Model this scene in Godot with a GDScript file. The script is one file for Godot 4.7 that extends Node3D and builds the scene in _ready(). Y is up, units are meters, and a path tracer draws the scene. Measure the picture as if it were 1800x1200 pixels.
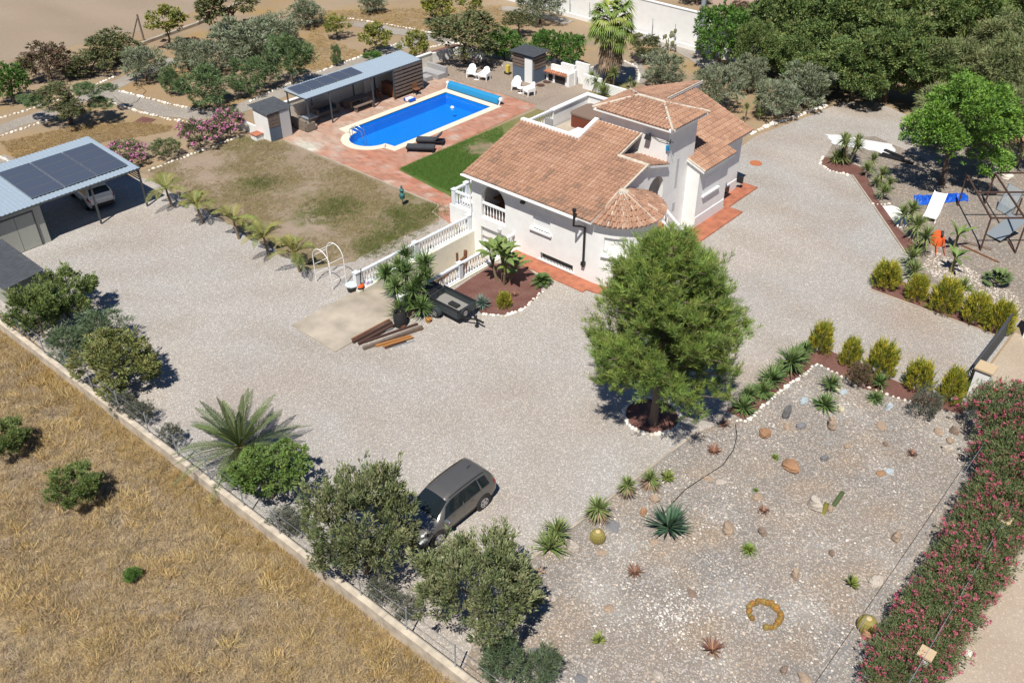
extends Node3D
# A villa plot seen from a drone: y up, x runs along the house front, -z along its sides.
const CAM_H := 26.0
const FOCAL := 1585.0
var cam_right := Vector3(0.75117061, -0.00398098, -0.6600961)
var cam_up := Vector3(-0.38042066, 0.81461224, -0.43782076)
var cam_fwd := Vector3(-0.53946532, -0.57999228, -0.61039833)
var rng := RandomNumberGenerator.new()
var names := {}
var M := {}
var holes: Array[PackedVector2Array] = []
var noise := FastNoiseLite.new()

func _ready() -> void:
	rng.seed = 7
	noise.seed = 3
	noise.frequency = 1.0
	noise.fractal_octaves = 3
	var cam := Camera3D.new()
	cam.name = "camera"
	cam.fov = 41.47
	cam.near = 0.5
	cam.far = 1500.0
	add_child(cam)
	cam.transform = Transform3D(Basis(cam_right, cam_up, -cam_fwd), Vector3(0, CAM_H, 0))
	cam.current = true
	var env := Environment.new()
	var sm := ProceduralSkyMaterial.new()
	sm.sky_top_color = Color(0.30, 0.45, 0.68)
	sm.sky_horizon_color = Color(0.66, 0.74, 0.82)
	sm.sky_curve = 0.15
	sm.ground_bottom_color = Color(0.35, 0.31, 0.26)
	sm.ground_horizon_color = Color(0.60, 0.62, 0.62)
	sm.sun_angle_max = 1.0
	var sky := Sky.new()
	sky.sky_material = sm
	env.background_mode = Environment.BG_SKY
	env.sky = sky
	env.tonemap_mode = Environment.TONE_MAPPER_LINEAR
	env.tonemap_exposure = 1.2
	env.background_energy_multiplier = 0.5
	env.sdfgi_enabled = true
	env.ssao_enabled = true
	env.ssil_enabled = true
	var we := WorldEnvironment.new()
	we.name = "world_environment"
	we.environment = env
	add_child(we)
	var sun := DirectionalLight3D.new()
	sun.name = "sun"
	sun.light_energy = 1.6
	sun.light_color = Color(1.0, 0.975, 0.93)
	sun.light_angular_distance = 0.5
	sun.shadow_enabled = true
	add_child(sun)
	sun.look_at_from_position(Vector3.ZERO, -Vector3(0.25, 1.0, 0.53), Vector3.FORWARD)
	make_materials()
	build_ground()
	build_house()
	build_ramp()
	build_pool()
	build_outbuildings()
	build_yard()
	build_boundary()
	build_vehicles()
	build_trees()
	build_garden_plants()
	build_rock_garden()
	build_scatter()

# ---------------------------------------------------------------- pixels and places
func ray(px: float, py: float) -> Vector3:
	return cam_fwd * FOCAL + cam_right * (px - 900.0) - cam_up * (py - 600.0)

func P(px: float, py: float, h := 0.0) -> Vector3:
	var d := ray(px, py)
	var t := (CAM_H - h) / -d.y
	return Vector3(d.x * t, h, d.z * t)

func P2(px: float, py: float) -> Vector2:
	var q := P(px, py)
	return Vector2(q.x, q.z)

func pix(v: Vector3) -> Vector2:
	var w := v - Vector3(0, CAM_H, 0)
	var k := w.dot(cam_fwd)
	return Vector2(900.0 + FOCAL * w.dot(cam_right) / k, 600.0 - FOCAL * w.dot(cam_up) / k)

func poly(a: Array) -> PackedVector2Array:
	var r := PackedVector2Array()
	for q in a:
		r.append(P2(q[0], q[1]))
	return r

func wpoly(a: Array) -> PackedVector2Array:
	var r := PackedVector2Array()
	for q in a:
		r.append(Vector2(q[0], q[1]))
	return r

func rough_edge(p: PackedVector2Array, step: float, amp: float) -> PackedVector2Array:
	var r := PackedVector2Array()
	for i in p.size():
		var a := p[i]
		var b := p[(i + 1) % p.size()]
		var n := maxi(1, int(a.distance_to(b) / step))
		for k in n:
			var q := a.lerp(b, float(k) / n)
			var s := Vector2(noise.get_noise_2d(q.x * 0.9, q.y * 0.9), noise.get_noise_2d(q.x * 0.9 + 50.0, q.y * 0.9 - 70.0))
			r.append(q + s * amp * 1.6)
	return r

func band(pts: Array, width: float) -> PackedVector2Array:
	var c := poly(pts)
	var l := PackedVector2Array()
	var rr := PackedVector2Array()
	for i in c.size():
		var d := (c[mini(i + 1, c.size() - 1)] - c[maxi(i - 1, 0)]).normalized()
		var s := Vector2(-d.y, d.x) * width * 0.5
		l.append(c[i] + s)
		rr.append(c[i] - s)
	rr.reverse()
	l.append_array(rr)
	return l

# Fits a crown that rests `clear` metres above the ground into a pixel box: place, half height and half width.
func fit(x0: float, y0: float, x1: float, y1: float, clear := 0.0) -> Dictionary:
	var cx := (x0 + x1) * 0.5
	var cy := (y0 + y1) * 0.5
	var d := ray(cx, cy).normalized()
	var phi := asin(-d.y)
	var a := 1.0
	var b := 1.0
	var c := Vector3.ZERO
	for it in 8:
		c = P(cx, cy, clear + a * 0.97)
		var k := (c - Vector3(0, CAM_H, 0)).dot(cam_fwd)
		b = (x1 - x0) * 0.5 * k / FOCAL
		var hm := (y1 - y0) * 0.5 * k / FOCAL
		var q := hm * hm - pow(b * sin(phi), 2.0)
		a = sqrt(maxf(q, 0.0)) / cos(phi)
		a = clampf(a, 0.45 * b, 2.5 * b)
	return {"pos": Vector3(c.x, 0, c.z), "a": a, "b": b, "cy": clear + a * 0.97}

# ---------------------------------------------------------------- meshes
class MB:
	var v := PackedVector3Array()
	var n := PackedVector3Array()
	var c := PackedColorArray()
	var col := Color(1, 1, 1)
	func tri(p: Vector3, q: Vector3, r: Vector3) -> void:
		var m := (q - p).cross(r - p)
		if m.length_squared() < 1e-14:
			return
		m = m.normalized()
		v.append(p); v.append(r); v.append(q)
		n.append(m); n.append(m); n.append(m)
		c.append(col); c.append(col); c.append(col)
	func trin(p: Vector3, q: Vector3, r: Vector3, a: Vector3, b: Vector3, d: Vector3) -> void:
		v.append(p); v.append(r); v.append(q)
		n.append(a); n.append(d); n.append(b)
		c.append(col); c.append(col); c.append(col)
	func quad(p: Vector3, q: Vector3, r: Vector3, s: Vector3) -> void:
		tri(p, q, r)
		tri(p, r, s)
	func box(lo: Vector3, hi: Vector3) -> void:
		var a := Vector3(minf(lo.x, hi.x), minf(lo.y, hi.y), minf(lo.z, hi.z))
		var b := Vector3(maxf(lo.x, hi.x), maxf(lo.y, hi.y), maxf(lo.z, hi.z))
		obox((a + b) * 0.5, b - a, Basis.IDENTITY)
	func obox(ctr: Vector3, size: Vector3, bs: Basis) -> void:
		var x := bs.x * size.x * 0.5
		var y := bs.y * size.y * 0.5
		var z := bs.z * size.z * 0.5
		quad(ctr + x - y - z, ctr + x + y - z, ctr + x + y + z, ctr + x - y + z)
		quad(ctr - x - y + z, ctr - x + y + z, ctr - x + y - z, ctr - x - y - z)
		quad(ctr - x + y - z, ctr - x + y + z, ctr + x + y + z, ctr + x + y - z)
		quad(ctr - x - y + z, ctr - x - y - z, ctr + x - y - z, ctr + x - y + z)
		quad(ctr - x - y + z, ctr + x - y + z, ctr + x + y + z, ctr - x + y + z)
		quad(ctr + x - y - z, ctr - x - y - z, ctr - x + y - z, ctr + x + y - z)
	func bar(p: Vector3, q: Vector3, w: float, h: float) -> void:
		var d := (q - p).normalized()
		var up := Vector3.UP if absf(d.y) < 0.95 else Vector3.RIGHT
		var x := up.cross(d).normalized()
		var y := d.cross(x).normalized()
		obox((p + q) * 0.5, Vector3(w, h, p.distance_to(q)), Basis(x, y, d))
	func tube(pts: Array, rad: Array, sides: int, caps := true) -> void:
		var rings := []
		var x := Vector3.ZERO
		for i in pts.size():
			var d: Vector3 = (pts[mini(i + 1, pts.size() - 1)] - pts[maxi(i - 1, 0)]).normalized()
			if x == Vector3.ZERO:
				x = (Vector3.UP if absf(d.y) < 0.9 else Vector3.RIGHT).cross(d).normalized()
			else:
				x = (x - d * x.dot(d)).normalized()
			var y := d.cross(x)
			var ring := PackedVector3Array()
			for k in sides:
				var t := TAU * k / sides
				ring.append(x * cos(t) + y * sin(t))
			rings.append(ring)
		for i in pts.size() - 1:
			for k in sides:
				var l := (k + 1) % sides
				var p: Vector3 = pts[i] + rings[i][k] * rad[i]
				var q: Vector3 = pts[i] + rings[i][l] * rad[i]
				var r: Vector3 = pts[i + 1] + rings[i + 1][l] * rad[i + 1]
				var s: Vector3 = pts[i + 1] + rings[i + 1][k] * rad[i + 1]
				trin(p, q, r, rings[i][k], rings[i][l], rings[i + 1][l])
				trin(p, r, s, rings[i][k], rings[i + 1][l], rings[i + 1][k])
		if caps:
			for e in [0, pts.size() - 1]:
				for k in range(1, sides - 1):
					var p: Vector3 = pts[e] + rings[e][0] * rad[e]
					var q: Vector3 = pts[e] + rings[e][k] * rad[e]
					var r: Vector3 = pts[e] + rings[e][k + 1] * rad[e]
					if e == 0:
						tri(p, r, q)
					else:
						tri(p, q, r)
	func lathe(prof: Array, sides: int, at := Vector3.ZERO) -> void:
		for i in prof.size() - 1:
			var a: Vector2 = prof[i]
			var b: Vector2 = prof[i + 1]
			var e := (b - a).normalized()
			for k in sides:
				var t0 := TAU * k / sides
				var t1 := TAU * (k + 1) / sides
				var d0 := Vector3(cos(t0), 0, sin(t0))
				var d1 := Vector3(cos(t1), 0, sin(t1))
				var n0 := d0 * e.y + Vector3(0, -e.x, 0)
				var n1 := d1 * e.y + Vector3(0, -e.x, 0)
				var p := at + d0 * a.x + Vector3(0, a.y, 0)
				var q := at + d1 * a.x + Vector3(0, a.y, 0)
				var r := at + d1 * b.x + Vector3(0, b.y, 0)
				var s := at + d0 * b.x + Vector3(0, b.y, 0)
				if a.x > 1e-5:
					trin(p, r, q, n0, n1, n1)
				if b.x > 1e-5:
					trin(p, s, r, n0, n0, n1)
	func prism(p2: PackedVector2Array, fn: Callable, t0: float, t1: float) -> void:
		# p2: outline; fn(point, t) gives the place in space
		var idx := Geometry2D.triangulate_polygon(p2)
		for i in range(0, idx.size(), 3):
			var a := p2[idx[i]]
			var b := p2[idx[i + 1]]
			var d := p2[idx[i + 2]]
			tri(fn.call(a, t1), fn.call(b, t1), fn.call(d, t1))
			tri(fn.call(a, t0), fn.call(d, t0), fn.call(b, t0))
		for i in p2.size():
			var a := p2[i]
			var b := p2[(i + 1) % p2.size()]
			quad(fn.call(a, t0), fn.call(b, t0), fn.call(b, t1), fn.call(a, t1))
	func leaf(p: Vector3, d: Vector3, s: Vector3, l: float, w: float) -> void:
		var m := p + d * l * 0.45
		var t := p + d * l
		var x := s * w * 0.5
		tri(p, m + x, t)
		tri(p, t, m - x)
	func blade(p: Vector3, d: Vector3, l: float, w: float, droop: float) -> void:
		var s := d.cross(Vector3.UP)
		s = s.normalized() if s.length() > 0.05 else Vector3.RIGHT
		var m := p + d * l * 0.5
		var t := p + d * l + Vector3(0, -droop * l, 0)
		quad(p - s * w * 0.4, p + s * w * 0.4, m + s * w * 0.5, m - s * w * 0.5)
		tri(m - s * w * 0.5, m + s * w * 0.5, t)
	func mesh() -> ArrayMesh:
		var a := []
		a.resize(Mesh.ARRAY_MAX)
		a[Mesh.ARRAY_VERTEX] = v
		a[Mesh.ARRAY_NORMAL] = n
		a[Mesh.ARRAY_COLOR] = c
		var m := ArrayMesh.new()
		m.add_surface_from_arrays(Mesh.PRIMITIVE_TRIANGLES, a)
		return m

func numbered(s: String) -> String:
	var k: int = names.get(s, 0)
	names[s] = k + 1
	return s if k == 0 else "%s_%03d" % [s, k]

func tag(o: Node, label: String, category: String, group := "") -> void:
	o.set_meta("label", label)
	o.set_meta("category", category)
	if group != "":
		o.set_meta("group", group)

func thing(called: String, label: String, category: String, at: Vector3, turn := 0.0, group := "") -> Node3D:
	var o := Node3D.new()
	o.name = numbered(called)
	add_child(o)
	o.position = at
	o.rotation.y = turn
	tag(o, label, category, group)
	return o

# A part built around its thing's own base.
func part(parent: Node, called: String, mesh: Mesh, mat: Material, at := Vector3.ZERO) -> MeshInstance3D:
	var o := MeshInstance3D.new()
	o.name = called
	o.mesh = mesh
	o.material_override = mat
	o.position = at
	parent.add_child(o, true)
	return o

# A part whose mesh is given in world places.
func wpart(parent: Node3D, called: String, mb: MB, mat: Material) -> MeshInstance3D:
	var o := part(parent, called, mb.mesh(), mat)
	o.transform = parent.global_transform.affine_inverse()
	return o

func solo(called: String, mesh: Mesh, mat: Material, at: Vector3, label: String, category: String, group := "") -> MeshInstance3D:
	var o := MeshInstance3D.new()
	o.name = numbered(called)
	o.mesh = mesh
	o.material_override = mat
	o.position = at
	add_child(o)
	tag(o, label, category, group)
	return o

func structure(called: String, mesh: Mesh, mat: Material) -> MeshInstance3D:
	var o := MeshInstance3D.new()
	o.name = numbered(called)
	o.mesh = mesh
	o.material_override = mat
	add_child(o)
	o.set_meta("kind", "structure")
	return o

func box_mb(lo: Vector3, hi: Vector3) -> MB:
	var m := MB.new()
	m.box(lo, hi)
	return m

func lin(r: float, g: float, b: float) -> Color:
	return Color(r, g, b).linear_to_srgb()

func jit(col: Color, k: float) -> Color:
	var f := 1.0 + rng.randf_range(-k, k)
	return Color(col.r * f * (1.0 + rng.randf_range(-k, k) * 0.3), col.g * f, col.b * f * (1.0 + rng.randf_range(-k, k) * 0.3))

# ---------------------------------------------------------------- materials
func mat(called: String, col: Color, rough := 0.8, metal := 0.0) -> StandardMaterial3D:
	var m := StandardMaterial3D.new()
	m.resource_name = called
	m.albedo_color = col
	m.roughness = rough
	m.metallic = metal
	M[called] = m
	return m

func vmat(called: String, rough := 0.9) -> StandardMaterial3D:
	var m := mat(called, Color.WHITE, rough)
	m.vertex_color_use_as_albedo = true
	return m

func triplanar(m: StandardMaterial3D, tex: Texture2D, metres: float) -> void:
	m.albedo_texture = tex
	m.uv1_triplanar = true
	m.uv1_world_triplanar = true
	m.uv1_scale = Vector3.ONE / metres

# Tileable picture of many small stones; values are linear multipliers.
func stones_picture(size: int, count: int, r0: float, r1: float, sd: int, base: float, lo: float, hi: float, warm: float) -> ImageTexture:
	var g := RandomNumberGenerator.new()
	g.seed = sd
	var px := PackedFloat32Array()
	px.resize(size * size * 3)
	for i in size * size:
		var b := base * g.randf_range(0.82, 1.12)
		px[i * 3] = b
		px[i * 3 + 1] = b * 0.985
		px[i * 3 + 2] = b * 0.96
	for k in count:
		var x := g.randf() * size
		var y := g.randf() * size
		var r := g.randf_range(r0, r1)
		var e := g.randf_range(0.6, 1.0)
		var an := g.randf() * PI
		var val := g.randf_range(lo, hi)
		var w := g.randf_range(-warm, warm)
		var ca := cos(an)
		var sa := sin(an)
		var ri := int(ceil(r))
		for j in range(-ri, ri + 1):
			for i in range(-ri, ri + 1):
				var u := (i * ca + j * sa) / r
				var t := (-i * sa + j * ca) / (r * e)
				if u * u + t * t <= 1.0:
					var at := (posmod(int(y) + j, size) * size + posmod(int(x) + i, size)) * 3
					px[at] = val * (1.0 + w)
					px[at + 1] = val
					px[at + 2] = val * (1.0 - w)
	return picture(px, size)

func picture(px: PackedFloat32Array, size: int) -> ImageTexture:
	var by := PackedByteArray()
	by.resize(size * size * 3)
	for i in size * size * 3:
		by[i] = int(clampf(pow(clampf(px[i], 0.0, 1.0), 1.0 / 2.2), 0.0, 1.0) * 255.0)
	var im := Image.create_from_data(size, size, false, Image.FORMAT_RGB8, by)
	im.generate_mipmaps()
	return ImageTexture.create_from_image(im)

# Tileable strands of dry grass.
func strands_picture(size: int, count: int, length: float, sd: int, base: float, lo: float, hi: float) -> ImageTexture:
	var g := RandomNumberGenerator.new()
	g.seed = sd
	var px := PackedFloat32Array()
	px.resize(size * size * 3)
	for i in size * size:
		var b := base * g.randf_range(0.75, 1.2)
		px[i * 3] = b
		px[i * 3 + 1] = b
		px[i * 3 + 2] = b
	for k in count:
		var p := Vector2(g.randf(), g.randf()) * size
		var an := g.randf() * TAU
		var d := Vector2(cos(an), sin(an))
		var bend := g.randf_range(-0.06, 0.06)
		var val := g.randf_range(lo, hi)
		var w := g.randf_range(-0.12, 0.12)
		for s in int(length * g.randf_range(0.4, 1.0)):
			var at := (posmod(int(p.y), size) * size + posmod(int(p.x), size)) * 3
			px[at] = val * (1.0 + w * 0.5)
			px[at + 1] = val
			px[at + 2] = val * (1.0 - w)
			p += d
			d = d.rotated(bend)
	return picture(px, size)

# Cloudy patches, tileable enough for walls and metal: value = 1 - depth * noise.
func cloud_picture(size: int, freq: float, sd: int, mid: float, depth: float) -> ImageTexture:
	var f := FastNoiseLite.new()
	f.seed = sd
	f.frequency = freq
	f.fractal_octaves = 5
	var im := f.get_seamless_image(size, size)
	im.convert(Image.FORMAT_L8)
	var data := im.get_data()
	var px := PackedFloat32Array()
	px.resize(size * size * 3)
	for i in size * size:
		var t := mid + depth * (float(data[i]) / 255.0 - 0.5)
		px[i * 3] = t
		px[i * 3 + 1] = t
		px[i * 3 + 2] = t
	return picture(px, size)

# Paver joints: rows of rectangular tiles in running bond, each with its own tone.
func paver_picture(size: int, nx: int, ny: int, sd: int) -> ImageTexture:
	var g := RandomNumberGenerator.new()
	g.seed = sd
	var tone := []
	for i in nx * ny:
		tone.append(g.randf_range(0.66, 0.92))
	var px := PackedFloat32Array()
	px.resize(size * size * 3)
	var tw := float(size) / nx
	var th := float(size) / ny
	for y in size:
		var row := int(y / th)
		for x in size:
			var xx := fposmod(x + (tw * 0.5 if row % 2 == 1 else 0.0), size)
			var cx := int(xx / tw)
			var t: float = tone[row * nx + cx] * g.randf_range(0.93, 1.05)
			var w := 0.0
			if fposmod(xx, tw) < 2.0 or fposmod(float(y), th) < 2.0:
				t = 0.80
				w = 1.0
			var at := (y * size + x) * 3
			px[at] = t
			px[at + 1] = lerpf(t, t * 1.35, w)
			px[at + 2] = lerpf(t, t * 1.5, w)
	return picture(px, size)

func make_materials() -> void:
	var gravel_tex := stones_picture(1024, 66000, 1.0, 2.4, 11, 0.54, 0.44, 0.97, 0.07)
	var rock_tex := stones_picture(1024, 34000, 1.0, 3.4, 12, 0.50, 0.38, 0.97, 0.10)
	var soil_tex := stones_picture(512, 9000, 0.8, 2.2, 13, 0.74, 0.60, 0.95, 0.05)
	var straw_tex := strands_picture(1024, 26000, 30.0, 14, 0.62, 0.42, 1.0)
	var plaster_tex := cloud_picture(512, 0.012, 15, 0.95, 0.10)
	var grime_tex := cloud_picture(512, 0.006, 16, 0.82, 0.45)
	var m := vmat("gravel", 0.95)
	triplanar(m, gravel_tex, 13.0)
	m = vmat("rock_gravel", 0.95)
	triplanar(m, rock_tex, 15.0)
	m = vmat("soil", 1.0)
	triplanar(m, soil_tex, 9.0)
	m = vmat("straw", 1.0)
	triplanar(m, straw_tex, 9.0)
	m = vmat("mulch", 1.0)
	triplanar(m, rock_tex, 5.0)
	m = vmat("pavers", 0.85)
	triplanar(m, paver_picture(512, 8, 16, 17), 4.0)
	m = mat("terracotta", lin(0.44, 0.16, 0.09), 0.8)
	triplanar(m, grime_tex, 2.5)
	m = mat("plaster", lin(0.84, 0.845, 0.84), 0.9)
	triplanar(m, plaster_tex, 5.0)
	m = mat("cream_plaster", lin(0.74, 0.70, 0.60), 0.9)
	triplanar(m, plaster_tex, 4.0)
	mat("white_paint", lin(0.80, 0.81, 0.82), 0.6)
	m = mat("rail_paint", lin(0.74, 0.78, 0.82), 0.6)
	triplanar(m, plaster_tex, 1.5)
	mat("shutter", lin(0.76, 0.77, 0.78), 0.5)
	mat("dark_iron", lin(0.025, 0.025, 0.028), 0.5, 0.3)
	mat("steel_post", lin(0.10, 0.11, 0.12), 0.45, 0.5)
	mat("door_grey", lin(0.50, 0.51, 0.52), 0.6)
	m = vmat("roof_tile", 0.85)
	triplanar(m, cloud_picture(256, 0.03, 21, 0.80, 0.7), 0.9)
	var tones := [[0.46, 0.265, 0.175], [0.495, 0.29, 0.195], [0.41, 0.235, 0.155], [0.53, 0.335, 0.235], [0.32, 0.20, 0.14]]
	for i in 5:
		m = mat("tile_tone_%d" % i, lin(tones[i][0], tones[i][1], tones[i][2]), 0.85)
		triplanar(m, cloud_picture(256, 0.03, 22 + i, 0.80, 0.7), 0.9)
	m = mat("ridge_mortar", lin(0.62, 0.55, 0.46), 0.9)
	triplanar(m, grime_tex, 1.2)
	m = mat("concrete", lin(0.46, 0.40, 0.325), 0.9)
	triplanar(m, grime_tex, 6.5)
	m = mat("block_wall", lin(0.60, 0.52, 0.42), 0.95)
	triplanar(m, grime_tex, 2.2)
	m = mat("coping", lin(0.70, 0.64, 0.52), 0.85)
	triplanar(m, plaster_tex, 2.0)
	m = mat("sandstone", lin(0.52, 0.40, 0.25), 0.85)
	triplanar(m, plaster_tex, 0.8)
	m = mat("pool_tile", lin(0.004, 0.30, 0.92), 0.35)
	triplanar(m, cloud_picture(256, 0.08, 31, 0.82, 0.6), 2.4)
	m = mat("pool_water", Color(0.05, 0.50, 0.95, 0.15), 0.02)
	m.transparency = BaseMaterial3D.TRANSPARENCY_ALPHA
	var rip := FastNoiseLite.new()
	rip.seed = 9
	rip.frequency = 0.03
	rip.fractal_octaves = 3
	var rim := rip.get_seamless_image(256, 256)
	rim.bump_map_to_normal_map(3.0)
	m.normal_enabled = true
	m.normal_scale = 0.35
	m.normal_texture = ImageTexture.create_from_image(rim)
	m.uv1_triplanar = true
	m.uv1_world_triplanar = true
	m.uv1_scale = Vector3.ONE / 2.0
	m = mat("pool_cover", lin(0.015, 0.25, 0.52), 0.6)
	triplanar(m, plaster_tex, 0.7)
	m = mat("roof_metal", lin(0.33, 0.41, 0.49), 0.5, 0.1)
	triplanar(m, plaster_tex, 2.0)
	m = mat("shed_metal", lin(0.40, 0.41, 0.37), 0.55, 0.1)
	triplanar(m, plaster_tex, 2.0)
	m = mat("grey_felt", lin(0.075, 0.085, 0.10), 0.8)
	triplanar(m, grime_tex, 1.5)
	mat("solar_glass", lin(0.065, 0.08, 0.115), 0.18, 0.0)
	mat("solar_frame", lin(0.25, 0.28, 0.32), 0.4, 0.4)
	m = mat("slat_wood", lin(0.20, 0.15, 0.12), 0.8)
	triplanar(m, grime_tex, 0.8)
	m = mat("brown_wood", lin(0.20, 0.085, 0.04), 0.7)
	triplanar(m, grime_tex, 0.8)
	mat("slate_blue", lin(0.10, 0.135, 0.19), 0.7)
	mat("wicker", lin(0.20, 0.17, 0.14), 0.9)
	mat("grey_cushion", lin(0.32, 0.32, 0.33), 0.95)
	mat("dark_cushion", lin(0.045, 0.05, 0.06), 0.9)
	mat("white_plastic", lin(0.82, 0.82, 0.82), 0.4)
	mat("rust", lin(0.085, 0.045, 0.035), 0.8, 0.2)
	mat("rust_orange", lin(0.38, 0.17, 0.05), 0.85)
	mat("galvanised", lin(0.40, 0.45, 0.50), 0.4, 0.5)
	mat("black_rubber", lin(0.02, 0.02, 0.022), 0.7)
	mat("chrome", lin(0.70, 0.71, 0.73), 0.2, 0.9)
	mat("trailer_grey", lin(0.05, 0.062, 0.068), 0.5, 0.2)
	mat("trailer_bed", lin(0.24, 0.235, 0.22), 0.8)
	mat("orange_plastic", lin(0.62, 0.10, 0.02), 0.5)
	mat("blue_sheet", lin(0.01, 0.09, 0.50), 0.45)
	mat("spa_brown", lin(0.17, 0.040, 0.02), 0.5)
	mat("spa_lid", lin(0.20, 0.14, 0.105), 0.7)
	mat("yellow_paint", lin(0.60, 0.48, 0.08), 0.5)
	mat("car_paint_brown", lin(0.15, 0.142, 0.132), 0.22, 0.5)
	M.car_paint_brown.clearcoat_enabled = true
	M.car_paint_brown.clearcoat = 0.8
	mat("car_paint_white", lin(0.75, 0.76, 0.77), 0.25)
	mat("car_glass", lin(0.012, 0.018, 0.022), 0.06)
	mat("car_trim", lin(0.02, 0.02, 0.02), 0.55)
	mat("rim_metal", lin(0.50, 0.51, 0.53), 0.3, 0.7)
	mat("red_lamp", lin(0.42, 0.012, 0.015), 0.2)
	mat("clear_lamp", lin(0.65, 0.68, 0.70), 0.12)
	mat("plate_white", lin(0.75, 0.75, 0.72), 0.5)
	mat("white_metal", lin(0.80, 0.80, 0.79), 0.4)
	mat("statue_green", lin(0.03, 0.13, 0.13), 0.7)
	mat("terra_pot", lin(0.42, 0.14, 0.06), 0.8)
	mat("pane", Color(0.75, 0.82, 0.86, 0.35), 0.04).transparency = BaseMaterial3D.TRANSPARENCY_ALPHA
	m = vmat("leaf", 0.65)
	m.backlight = Color(0.35, 0.40, 0.18)
	m = vmat("straw_blade", 0.9)
	m.backlight = Color(0.2, 0.2, 0.2)
	m = vmat("bark", 0.95)
	m = vmat("stone", 0.9)
	triplanar(m, cloud_picture(256, 0.04, 41, 0.82, 0.6), 0.8)
	vmat("plain", 0.8)
	for k in 3:
		mat("edge_stone%d" % k, [lin(0.72, 0.68, 0.61), lin(0.62, 0.57, 0.50), lin(0.80, 0.78, 0.73)][k], 0.9)

# ---------------------------------------------------------------- ground
func fbm(p: Vector2, s: float, off := 0.0) -> float:
	return noise.get_noise_2d(p.x * s + off, p.y * s - off * 0.7)

func mixc(a: Color, b: Color, t: float) -> Color:
	return a.lerp(b, clampf(t, 0.0, 1.0))

func sheet_mb(pl: PackedVector2Array, y: float, cell: float, colour: Callable, use_holes := true) -> MB:
	var mb := MB.new()
	var lo := pl[0]
	var hi := pl[0]
	for q in pl:
		lo = lo.min(q)
		hi = hi.max(q)
	var up := Vector3.UP
	var nx := int(ceil((hi.x - lo.x) / cell))
	var nz := int(ceil((hi.y - lo.y) / cell))
	var inside := PackedByteArray()
	inside.resize((nx + 1) * (nz + 1))
	for j in nz + 1:
		for i in nx + 1:
			inside[j * (nx + 1) + i] = 1 if Geometry2D.is_point_in_polygon(lo + Vector2(i, j) * cell, pl) else 0
	for j in nz:
		for i in nx:
			var a := lo + Vector2(i, j) * cell
			var b := a + Vector2(cell, cell)
			var sq := PackedVector2Array([a, Vector2(b.x, a.y), b, Vector2(a.x, b.y)])
			var full := inside[j * (nx + 1) + i] + inside[j * (nx + 1) + i + 1] + inside[(j + 1) * (nx + 1) + i] + inside[(j + 1) * (nx + 1) + i + 1] == 4
			var pieces: Array[PackedVector2Array] = []
			if full:
				pieces.append(sq)
			else:
				for q in Geometry2D.intersect_polygons(sq, pl):
					pieces.append(q)
			if use_holes:
				for h in holes:
					var near := false
					for q in h:
						if q.x > a.x - 6.0 and q.x < b.x + 6.0 and q.y > a.y - 6.0 and q.y < b.y + 6.0:
							near = true
							break
					if not near:
						continue
					var next: Array[PackedVector2Array] = []
					for q in pieces:
						for r in Geometry2D.clip_polygons(q, h):
							if not Geometry2D.is_polygon_clockwise(r) == Geometry2D.is_polygon_clockwise(q):
								continue
							next.append(r)
					pieces = next
			for q in pieces:
				var idx := Geometry2D.triangulate_polygon(q)
				for k in range(0, idx.size(), 3):
					var p0 := q[idx[k]]
					var p1 := q[idx[k + 1]]
					var p2 := q[idx[k + 2]]
					if (p1 - p0).cross(p2 - p0) < 0.0:
						var t := p1
						p1 = p2
						p2 = t
					# clockwise seen from above
					for w in [p0, p1, p2]:
						mb.v.append(Vector3(w.x, y, w.y))
						mb.n.append(up)
						mb.c.append(colour.call(w))
	return mb

func c_soil(p: Vector2) -> Color:
	var c := mixc(Color(0.41, 0.29, 0.17), Color(0.44, 0.34, 0.235), 0.5 + 1.3 * fbm(p, 0.09))
	c = mixc(c, Color(0.42, 0.28, 0.115), 1.6 * fbm(p, 0.16, 40.0))
	return mixc(c, Color(0.33, 0.265, 0.20), 1.5 * fbm(p, 0.35, 90.0))

func c_field(p: Vector2) -> Color:
	return mixc(Color(0.42, 0.335, 0.255), Color(0.36, 0.285, 0.21), 0.5 + 1.2 * fbm(Vector2(p.x * 0.3, p.y), 0.12, 15.0))

func c_straw(p: Vector2) -> Color:
	var c := mixc(Color(0.55, 0.41, 0.215), Color(0.48, 0.375, 0.255), 0.5 + 1.8 * fbm(p, 0.17, 5.0))
	c = mixc(c, Color(0.34, 0.27, 0.20), 1.6 * fbm(p, 0.28, 77.0))
	return mixc(c, Color(0.60, 0.43, 0.19), 1.6 * fbm(p, 0.5, 33.0))

func c_gravel(p: Vector2) -> Color:
	var c := mixc(Color(0.645, 0.59, 0.54), Color(0.585, 0.565, 0.545), 0.5 + 1.6 * fbm(p, 0.07, 12.0))
	c = mixc(c, Color(0.54, 0.445, 0.375), 1.5 * fbm(p, 0.11, 60.0))
	# wheel-worn pale grey sweep through the middle of the yard
	var d := absf(p.y + 21.0 + 0.10 * (p.x + 30.0))
	c = mixc(c, Color(0.64, 0.62, 0.60), (1.0 - d / 9.0) * 0.6)
	var r := (p - Vector2(-27.0, -8.0)).length()
	return mixc(c, Color(0.52, 0.46, 0.405), (0.5 + 0.5 * sin(r * 1.9 + 2.5 * fbm(p, 0.12, 7.0))) * (0.35 + 0.9 * fbm(p, 0.16, 51.0)))

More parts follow.
